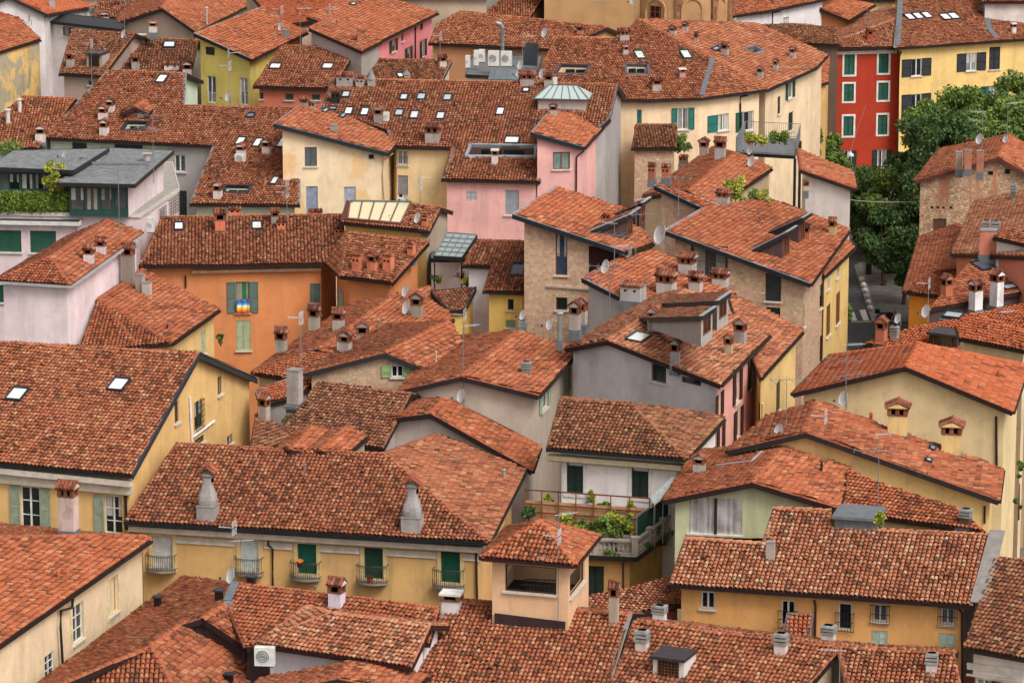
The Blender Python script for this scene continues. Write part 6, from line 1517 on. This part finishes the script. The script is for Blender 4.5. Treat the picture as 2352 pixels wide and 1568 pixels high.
for a in ((124, 405, 252.2, .8, 1.2, 'yellow green bamboo clump before the slate grey penthouse roof', LY), (30, 352, 262, 1.5, .7, 'bright creeper at the left edge above the penthouse', LV), (1690, 436, 262, .85, .9, 'feathery plant on the roof beside the big brick house', LY), (1722, 452, 256, .7, .6, 'leafy plant in front of the roof pergola', LV), (1752, 458, 256, .7, .7, 'bright shrub at the right end of the roof planting', LY), (1572, 330, 292, .8, .6, 'small bush on the little brick outbuilding', LV), (1942, 718, 262, .5, .9, 'creeper on the corner of the narrow yellow house', LV),
          (2022, 1190, 181, .28, .4, 'yellow leaved plant behind the grey machine box', LY), (2342, 1110, 190, .25, 1.8, 'ivy hanging on the wall at the right edge', LV), (1400, 1195, 197.5, .5, .55, 'tall potted plant in the middle of the terrace balustrade', LY), (1425, 1210, 196.5, .5, .45, 'leafy plants at the corner of the terrace balustrade', LV), (1365, 1215, 197, .55, .4, 'green pots left of the terrace corner', LV), (1330, 1205, 198, .4, .4, 'low plants behind the tower ridge on the terrace', LV), (1302, 1195, 198.5, .35, .35, 'light green herbs by the laundry rack on the terrace', LY), (1215, 1180, 199, .35, .5, 'orange tree in a pot at the left end of the terrace', LD), (1255, 1150, 200, .2, .5, 'thin climbing plant on the rusty screen', LY), (1357, 1142, 200, .2, .6, 'pale climbing plant above the rusty screen', LY), (1450, 1160, 199, .25, .5, 'thin shrub before the right shutters of the white wall', LY),
          (1385, 1205, 196.8, .45, .5, 'bushy herbs against the balustrade, left of the tall potted plant', LV), (1412, 1225, 195.8, .4, .45, 'dense green pots behind the front balustrade', LV), (1345, 1180, 199, .4, .4, 'leafy tub before the peach panels', LY), (1385, 1170, 199, .35, .5, 'reedy plant before the peach panels, right of the lilac garment', LV), (1440, 1195, 196.5, .45, .6, 'big leafy bush beside the green mesh screen', LY), (1280, 1170, 199.5, .25, .35, 'small plant by the garden chair', LV), (1735, 318, 283, .8, .45, 'row of greenery along the back railing of the metal deck', LY), (1790, 316, 283, .8, .4, 'grassy plants at the right of the metal deck', LV), (1470, 1232, 196.4, .4, .4, 'dark leafy pot at the foot of the green mesh screen', LD), (1500, 1215, 197.2, .4, .35, 'trailing greenery along the right balustrade', LV), (1330, 1222, 196.2, .45, .35, 'low flowering pots left behind the balustrade', LY), (1402, 1268, 194.4, .5, .22, 'tuft of weeds on the terrace eave beneath the balustrade', LV), (1480, 1258, 195.5, .4, .25, 'weeds along the right eave of the terrace', LV), (1515, 1235, 197.5, .45, .3, 'dry plants on the right eave of the terrace near the green house', LD), (506, 777, 225, .2, .35, 'plant on the balcony corner of the orange house', LV), (1003, 640, 246, .35, .2, 'potted plants on the left wall of the white court', LV), (1072, 648, 243, .4, .25, 'cactus pots on the edge of the white court', LY), (685, 962, 212.6, .9, .2, 'moss cushion on the dark courtyard roof', leafmat('#5a5a24', '#8a8440', 'moss'))):
    shrub(*a)
# clipped hedge on the roof terrace
h0 = px(-20, 490, 15.9); h1_ = px(238, 492, 15.9); hg = empty('hedge', (h0+h1_)/2); tag(hg, 'clipped green hedge along the edge of the flat roof terrace', 'hedge')
cl = [(h0.lerp(h1_, (i+.5)/24)+Vector((0, .5, random.uniform(.62, .74))), (.42, .45, .8), 620) for i in range(24)]
foliage('leaves', cl, .09, leafmat('#38501a', '#83983a', 'hedge_leaves'), hg, Vector(hg.location))
b = MB()
for i in range(8): q = h0.lerp(h1_, (i+.5)/8)+Vector((0, .5, 0)); b.tube([q, q+Z*.7], [.05, .03], barkm, 5)
b.build('stems', hg, Vector(hg.location))

# terrace odds and ends
p = px(1263, 1188, 9.4)
ch_ = empty('garden_chair', p); tag(ch_, 'green plastic garden chair on the planted terrace', 'chair'); gm_ = plain('#2f5a48', .5)
b = MB(); b.box(p+Z*.42, Vector((.25, 0, 0)), Vector((0, .24, 0)), Z*.05, gm_); b.build('seat', ch_, p); b = MB(); b.box(p+Vector((0, .24, .45)), Vector((.25, 0, 0)), Vector((0, .03, 0)), Z*.45, gm_, .85); b.build('backrest', ch_, p)
for sx in (-1, 1):
    for sy in (-1, 1): b = MB(); b.box(p+Vector((.22*sx, .2*sy, 0)), Vector((.03, 0, 0)), Vector((0, .03, 0)), Z*.42, gm_); b.build('leg', ch_, p)
p = px(1240, 1196, 9.4); lr = empty('laundry_rack', p); tag(lr, 'white folding laundry rack with a red cloth on the terrace', 'rack'); b = MB()
for i in range(7): y_ = -.3+.1*i; b.bar(p+Vector((-.6, y_, .9)), p+Vector((.6, y_, .9)), .015, .015, white)
for sx in (-1, 1): b.bar(p+Vector((.6*sx, -.3, .9)), p+Vector((.6*sx, .3, 0)), .02, .02, white); b.bar(p+Vector((.6*sx, .3, .9)), p+Vector((.6*sx, -.3, 0)), .02, .02, white)
b.build('frame', lr, p); b = MB(); b.box(p+Vector((0, -.3, .45)), Vector((.35, 0, 0)), Vector((0, .02, 0)), Z*.46, plain('#c9452a', .9)); b.build('cloth', lr, p)
p = px(1322, 1200, 9.4); b = MB(); b.lathe(p, [(.45, 0), (.62, .28), (.6, .3), (.4, .12)], plain('#8fb5b0', .4), 14); tag(b.build('basin'), 'pale turquoise plastic basin among the terrace plants', 'basin')
p = px(1292, 1200, 9.4); b = MB(); b.lathe(p, [(.18, 0), (.2, .3), (.22, .3), (.2, .32)], plain('#d8b72c', .5), 10); tag(b.build('bucket'), 'yellow bucket between the rack and the basin on the terrace', 'bucket')
p = pxY(1354, 1170, 199.2); b = MB(); b.poly([p+Vector((-.22, 0, .35)), p+Vector((-.16, -.05, -.3)), p+Vector((0, .02, -.4)), p+Vector((.0, -.03, .4))], plain('#9c93b8', .9)); b.poly([p+Vector((0, -.03, .4)), p+Vector((0, .02, -.4)), p+Vector((.15, -.04, -.28)), p+Vector((.2, 0, .33))], plain('#a79fc2', .9)); b.poly([p+Vector((-.22, .04, .35)), p+Vector((.2, .04, .33)), p+Vector((.15, .03, -.28)), p+Vector((-.16, .03, -.3))], plain('#9c93b8', .9))
tag(b.build('garment'), 'lilac garment hanging from the rusty screen on the terrace', 'clothing')
# flower pots on the balconies of the palazzo and the shelf in the white court
for x, y, c_, pc, lb in ((694, 1290, '#e88a18', '#3a2c4a', 'dark pot of orange flowers on the green blind balcony'), (855, 1327, '#7a4a30', '#b5502c', 'terracotta pot on the floor of the fourth balcony')):
    wl, q = H['H16'].wallhit(x, y); q = q+wl['n']*.5; t = empty('flower_pot', q); tag(t, lb, 'flower pot'); b = MB(); b.lathe(q-Z*.12, [(.11, 0), (.16, .24), (.13, .24)], plain(pc, .8), 9); b.build('pot', t, q); foliage('flowers', [(q+Z*.2, (.2, .15, .1), 120)], .05, leafmat(c_, c_, 'petals_'+c_.strip('#')), t, q)
q0, q1_ = pxY(1012, 628, 247.6), pxY(1065, 636, 247.2); b = MB(); b.bar(q0, q1_, .3, .05, plain('#3a241c', .8)); b.bar(q1_, q1_-Z*.4, .05, .05, iron); b.bar(q0, q0-Z*.4, .05, .05, iron); tag(b.build('wall_shelf'), 'dark wooden shelf for pots on the white court wall', 'shelf')
for i, f_ in enumerate((.1, .5, .75, .95)):
    q = q0.lerp(q1_, f_)+Z*.03; t = empty('flower_pot', q); tag(t, ['small pot at the left end of the white court shelf', 'middle pot on the white court shelf', 'tall leafy pot right of the middle on the white court shelf', 'pot at the right end of the white court shelf'][i], 'flower pot', 'pots on the court shelf'); b = MB(); b.lathe(q, [(.1, 0), (.14, .2), (.12, .2)], plain('#a8553a', .9), 9); b.build('pot', t, q); foliage('leaves', [(q+Z*.32, (.14, .12, .14), 60)], .05, LV, t, q)
# rainbow flag under the green blind
wl, q = H['H32'].wallhit(558, 695); n_ = wl['n']; a = wl['a']; t = (wl['b']-a).normalized(); O = on(543.5, 686, a, n_)+n_*.22; W_ = (on(573, 686, a, n_)-on(543.5, 686, a, n_)).length; Hh = (717-686)/scale_at(O)/.97; fl = empty('rainbow_flag', O); tag(fl, 'rainbow flag hung over the sill of the green blind window', 'flag'); b = MB()
cols = ['#7a6cb0', '#2f6fb8', '#5cb0cf', '#dfe6ea', '#f0d23a', '#e8902a', '#d24a2a']
for i, c_ in enumerate(cols):
    for k in range(10):
        w0 = lambda s, zz: O+t*W_*s-Z*Hh*zz+n_*(.05*math.sin(s*14+zz)); b.poly([w0(k/10, (i+1)/7), w0((k+1)/10, (i+1)/7), w0((k+1)/10, i/7), w0(k/10, i/7)], plain(c_, .8, 0, .2, 0))
b.build('cloth', fl, O); b = MB(); b.bar(O, O+t*W_, .03, .03, steel); b.build('rod', fl, O)

# ================================================================ aerials, dishes, air conditioners
def base_of(k, x, y):
    h = H[k]; P, f = h.roofhit(x, y); return P
alu = plain('#8f9397', .45, .4); wht = plain('#bfc1c3', .5)
def aerial(k, x, yb, yt, label, kinds='u', ya=None, P=None, lean=0):
    """mast with aerials: u = panel of short bars, y = long yagi with wide elements, s = small yagi"""
    P = P or base_of(k, x, yb); sc = scale_at(P); L = (yb-yt)/sc/.97; t = empty('tv_aerial', P); tag(t, label, 'aerial'); rr = random.Random(int(x))
    b = MB(); top = P+Z*L+Vector((lean/sc, 0, 0)); b.tube([P-Z*.5, P.lerp(top, .5), top], [.026, .022, .016], alu, 6); b.build('mast', t, P)
    for i, kd in enumerate(kinds):
        c = P.lerp(top, 1-.02-i*.22); b = MB()
        az_ = rr.choice([2.6, 3.0, .25, .55, 2.9]) if kd != 'u' else rr.choice([.3, 2.8]); d = Vector((math.cos(az_), math.sin(az_)*.8, 0)).normalized(); s = Vector((-d.y, d.x, 0))
        if kd == 'y':
            b.bar(c-d*.9, c+d*1.3, .025, .025, alu)
            for q in range(5): b.bar(c+d*(-.8+.5*q)-s*(.95-.08*q), c+d*(-.8+.5*q)+s*(.95-.08*q), .014, .014, alu)
        elif kd == 's':
            b.bar(c-d*.2, c+d*1.0, .022, .022, wht)
            for q in range(9): b.bar(c+d*(.1*q)-Z*.09, c+d*(.1*q)+Z*.09, .016, .016, wht)
        else:
            b.bar(c, c+d*.75, .025, .025, wht)
            for q in range(5): b.bar(c+d*(.15*q+.1)-s*.14, c+d*(.15*q+.1)+s*.14, .02, .02, wht)
            for sg in (-1, 1):
                for q in range(5): b.bar(c-d*.05+Z*sg*(.06+.07*q)-s*.3, c-d*.05+Z*sg*(.06+.07*q)+s*.3, .018, .018, wht)
                b.bar(c-d*.05+Z*.03*sg-s*.3, c-d*.05+Z*sg*.36-s*.3, .018, .018, wht); b.bar(c-d*.05+Z*.03*sg+s*.3, c-d*.05+Z*sg*.36+s*.3, .018, .018, wht)
        b.build('antenna_array', t, P)
    return t
def dish(x, y, hpx, label, k=None, P=None, col='#d9dadb', wr=.42, Y=None):
    P = P or (pxY(x, y, Y) if Y else pxY(x, y, base_of(k, x, y+hpx*.8).y-.1)); r_ = hpx/2/scale_at(P); t = empty('satellite_dish', P); tag(t, label, 'satellite dish')
    n_ = Vector((-math.sqrt(1-wr*wr), -wr, .30)).normalized(); u = n_.cross(Z).normalized(); v = u.cross(n_); b = MB(); m = plain(col, .45, 0, .3, .06); N = 18; mi = b.mat(m)
    rings = [(0, -.22), (.35, -.19), (.7, -.1), (1, 0), (1, .02)]
    i0 = len(b.v)
    for rr_, dd in rings:
        for q in range(N): th = 2*math.pi*q/N; b.v.append(tuple(P+(u*math.cos(th)+v*math.sin(th))*r_*max(rr_, .02)+n_*r_*dd))
    for a in range(len(rings)-1):
        for q in range(N): b.f.append((i0+a*N+q, i0+a*N+(q+1) % N, i0+(a+1)*N+(q+1) % N, i0+(a+1)*N+q)); b.mi.append(mi)
    b.build('reflector', t, P, True)
    b = MB(); e = P+n_*r_*1.15-v*r_*.6; b.tube([P-v*r_*.95, e], .02, alu, 5); b.box(e-Z*.04, Vector((.05, 0, 0)), Vector((0, .05, 0)), Z*.1, iron); b.build('feed_arm', t, P)
    b = MB(); b.tube([P-n_*r_*.2, P-n_*r_*.2-n_*.14, P-n_*r_*.2-n_*.16-Z*r_*1.2], .03, alu, 5); b.build('bracket', t, P)
for a in (('H2', 538, 1346, 1208, 'tall grey mast with a white panel aerial before the second balcony', 'us'), ('H18', 693, 917, 728, 'slim mast with a comb aerial on the mossy courtyard roof', 'u'), ('H28', 1411, 631, 512, 'mast with long horizontal aerials left of the big white dish', 'sys'), ('H28', 1460, 612, 457, 'tall mast between the two brick houses with a long boom aerial', 'sy'), ('H25', 1400, 745, 610, 'mast with crossed aerials on the left slope behind the grey cement gable', 'yy'),
          ('H29b', 1558, 498, 407, 'mast by the air conditioner on the high lean roof strip', 'y'), ('H12', 1942, 948, 789, 'tall mast with wide bars before the smooth orange roof', 'syy'), ('H10', 1805, 1013, 869, 'mast with a wide bar aerial on the left of the green gable ridge', 'y'), ('H10', 1893, 1051, 954, 'mast with a white panel aerial on the green gabled house', 'u'), ('H11', 2016, 1166, 994, 'tall mast with three aerials rising from the lean-to roof', 'sy'),
          ('H7', 1928, 1572, 1490, 'mast with a comb aerial at the bottom edge, right', 's'), ('H34', 275, 556, 388, 'old mast with a wide aerial above the pale pink house roof', 'y'), ('PB', 353, 404, 265, 'tall mast with long bars on the slate grey penthouse', 'yy'), ('H40', 211, 190, 100, 'mast with wide bars in front of the shed dormer, upper left', 'uy'), ('H40', 287, 90, 0, 'tall mast at the ridge of the taupe house', 's'), ('H37', 528, 253, 122, 'mast with two panel aerials before the yellow green house', 'uu'),
          ('H44', 690, 106, 20, 'slim mast behind the grey parapet near the pink house', 's'), ('H44', 760, 106, 22, 'mast with a white aerial left of the pink house', 'u'), ('H42', 647, 92, 22, 'mast with a panel aerial on the yellow green house roof', 'us'), ('H45', 1011, 137, 83, 'short mast beside the white air conditioner row', 'u'), ('H50', 1458, 56, -10, 'mast carrying dishes at the apex of the hipped roof', 'u'), ('H69', 1387, 64, 8, 'mast with long bars against the ochre church wall', 'y'), ('H46', 1200, 198, 84, 'mast with dishes beside the glass lantern', 's'),
          ('H47', 659, 490, 428, 'mast with panels over the eave left of the peeling cream wall', 'uu'), ('H33', 965, 486, 408, 'mast with two white panel aerials on the attic storey', 'uu'), ('H60', 2131, 728, 650, 'mast with a white panel aerial above the amber house', 'u'), ('H61', 2297, 836, 715, 'mast with a long boom on the orange roof at the right', 's'), ('H56', 2255, 350, 257, 'mast with three short aerials on the stone house', 'ss'), ('H56', 2313, 318, 238, 'slim mast on the stone house ridge, right', 's'), ('H20', 690, 822, 728, 'mast with a grid aerial on the crowded hipped roof', 'u'), ('H20', 1066, 770, 722, 'short mast with a grid aerial before the small yellow house', 'u')):
    if a[0] in H: aerial(*a)
wl, q = H['H21'].wallhit(1066, 925); aerial(None, 1066, 948, 768, 'tall mast fixed to the taupe gable with two dishes beside it', 's', P=q+wl['n']*.15)
wl, q = H['TW'].wallhit(1284, 1400); aerial(None, 1284, 1408, 1182, 'tall mast clamped to the front of the lookout tower', 'sus', P=q+wl['n']*.15)
for a in ((529, 1320, 40, 'white dish on the tall mast before the second balcony', 'H2'), (1058, 844, 34, 'upper of two dishes on the taupe gable mast', 'H22'), (1058, 908, 34, 'lower of two dishes on the taupe gable mast', 'H22'), (1515, 537, 50, 'largest white dish, between the two brick houses', 'H29'), (1443, 577, 30, 'white dish at the left of the antenna masts on the low roof', 'H28'), (1390, 612, 34, 'squarish white dish over the low roof corner', 'H28'), (1936, 914, 36, 'white dish on the cream gable wall', 'H12'), (1788, 989, 36, 'white dish on the green gabled house roof', 'H10'), (1262, 743, 30, 'white dish beside the shiny metal flue', 'H25'), (1200, 723, 26, 'old dish with a rust stain above the slab vent', 'H31'), (930, 667, 30, 'upper dish near the arched chimney beside the orange wall', 'H20'), (932, 705, 34, 'lower dish near the arched chimney beside the orange wall', 'H20'), (958, 500, 27, 'dish on the tiled end of the attic storey', 'H33'), (2126, 714, 32, 'white dish beside the amber house wall', 'H60'), (2062, 731, 25, 'white dish in front of the parked motorcycle', 'H61'), (2249, 319, 26, 'larger white dish on the stone house roof', 'H56'), (2309, 319, 19, 'smaller white dish by the ridge of the stone house', 'H56'), (1723, 342, 28, 'upper dish under the metal roof deck', 'H63'), (1725, 370, 27, 'lower dish under the metal roof deck', 'H63'), (1195, 148, 27, 'white dish on the mast beside the glass lantern', 'H46'), (1245, 168, 26, 'narrow dish left of the lantern chimneys', 'H46'), (1250, 75, 24, 'dish at the left end of the roof under the church', 'H50'), (1453, 2, 20, 'dish on the mast at the hipped roof apex', 'H50'), (147, 355, 24, 'dish standing on the penthouse roof', 'PB'), (283, 78, 22, 'dish at the ridge of the taupe house, upper left', 'H40'), (523, 221, 26, 'dish before the yellow green house', 'H37'), (644, 60, 22, 'dish on the roof of the yellow green house', 'H42'), (66, 44, 22, 'dish on the grey gable wall at the top left', 'H65'), (1190, 168, 20, 'tilted dish low beside the zinc roof', 'H46')):
    if a[4] in H: dish(*a[:4], k=a[4])
dish(930, 456, 22, 'dish under the small window of the cream house', P=pxY(930, 456, 273))
def aircon(x0, y0, x1, y1, label, k, Y=None, two=False, face=None):
    h = H[k]; xm = (x0+x1)/2
    P = pxY(xm, y1, Y) if Y else base_of(k, xm, y1); sc = scale_at(P); W = (x1-x0)/sc; Hh = (y1-y0)/sc/.98; t = empty('air_conditioner', P); tag(t, label, 'air conditioner')
    e = Vector((1, -.12, 0)).normalized() if face is None else face; n_ = Vector((e.y, -e.x, 0)); D = .38; b = MB(); m = plain('#d3d4d0', .45)
    b.box(P+Z*.06-n_*D/2, e*W/2, n_*D/2, Z*Hh, m); b.build('body', t, P)
    for zc in ((.28, .74) if two else (.52,)):
        b = MB(); c = P+e*(-W*.08)+Z*(.06+Hh*zc); r_ = min(W*.34, Hh*(.2 if two else .4)); N = 16
        b.poly([c+n_*.012+(e*math.cos(2*math.pi*q/N)+Z*math.sin(2*math.pi*q/N))*r_ for q in range(N)], plain('#6d7072', .6))
        for rr_ in (1, .75, .5, .25): b.tube([c+n_*.02+(e*math.cos(2*math.pi*q/N)+Z*math.sin(2*math.pi*q/N))*r_*rr_ for q in range(N+1)], .012, m, 4)
        b.build('fan_grille', t, P)
    b = MB(); b.box(P-n_*D/2, e*W*.45, n_*D*.4, Z*.06, iron); b.build('foot', t, P)
for a in ((584, 1489, 630, 1532, 'white air conditioner at the left corner of the white annex', 'H3', 173.2), (539, 357, 564, 375, 'air conditioner at the foot of a chimney on the long stepped roof', 'H37', None), (337, 503, 353, 536, 'air conditioner on the side wall of the flat roofed block', 'H36', 250.5), (1088, 119, 1098, 153, 'first air conditioner of the slanting row', 'H70', 300), (1099, 117, 1113, 145, 'second air conditioner of the slanting row', 'H70', 303), (1121, 120, 1146, 154, 'left one of two large air conditioners on the metal terrace', 'H70', 301), (1150, 121, 1175, 154, 'right one of two large air conditioners on the metal terrace', 'H70', 301), (1069, 131, 1079, 158, 'slim air conditioner at the near end of the slanting row', 'H70', 298), (1253, 181, 1279, 201, 'air conditioner in front of the lantern chimneys', 'H46', None), (880, 261, 893, 281, 'air conditioner beside the chimney on the roof of skylights', 'H46', None), (1851, 1015, 1886, 1041, 'air conditioner at the top of the yellow side wall by the ridge', 'H10', None), (1541, 480, 1580, 510, 'large air conditioner under the high lean roof strip', 'H29', 254)):
    aircon(*a)
# overhead cables
def cable(P0, P1, sag, label, r_=.012, col='#3a3a3c'):
    b = MB(); b.tube([P0.lerp(P1, i/16)-Z*sag*4*(i/16)*(1-i/16) for i in range(17)], r_, plain(col, .6), 5); tag(b.build('cable'), label, 'cable')
cable(pxY(1943, 458, 280), pxY(2121, 461, 281), .15, 'thin cable stretched across the square before the trees', .02, '#b0aca4')
p = pxY(1953, 352, 345); ln = empty('street_lamp', p); tag(ln, 'white bell street lamp hanging from wires before the red house', 'lamp'); b = MB(); b.lathe(p-Z*.25, [(.34, 0), (.3, .15), (.12, .3), (.05, .45)], plain('#c9cccc', .4), 12); b.build('lamp_shade', ln, p); b = MB(); b.tube([p+Z*.2, pxY(1989, 240, 351.4)], .012, steel, 4); b.build('hanging_wire', ln, p)
for k_, h_ in H.items():
    print('HH', k_, ' '.join('%.0f%s' % (math.degrees(math.acos(min(1,abs(newell(f).z)))), 'b' if b_ else '') for f, b_ in zip(h_.faces, h_.isback)), 'Y %.0f-%.0f z %.1f-%.1f' % (min(p.y for f in h_.faces for p in f), max(p.y for f in h_.faces for p in f), min(p.z for f in h_.faces for p in f), max(p.z for f in h_.faces for p in f)))
for h in HS: h.finish()
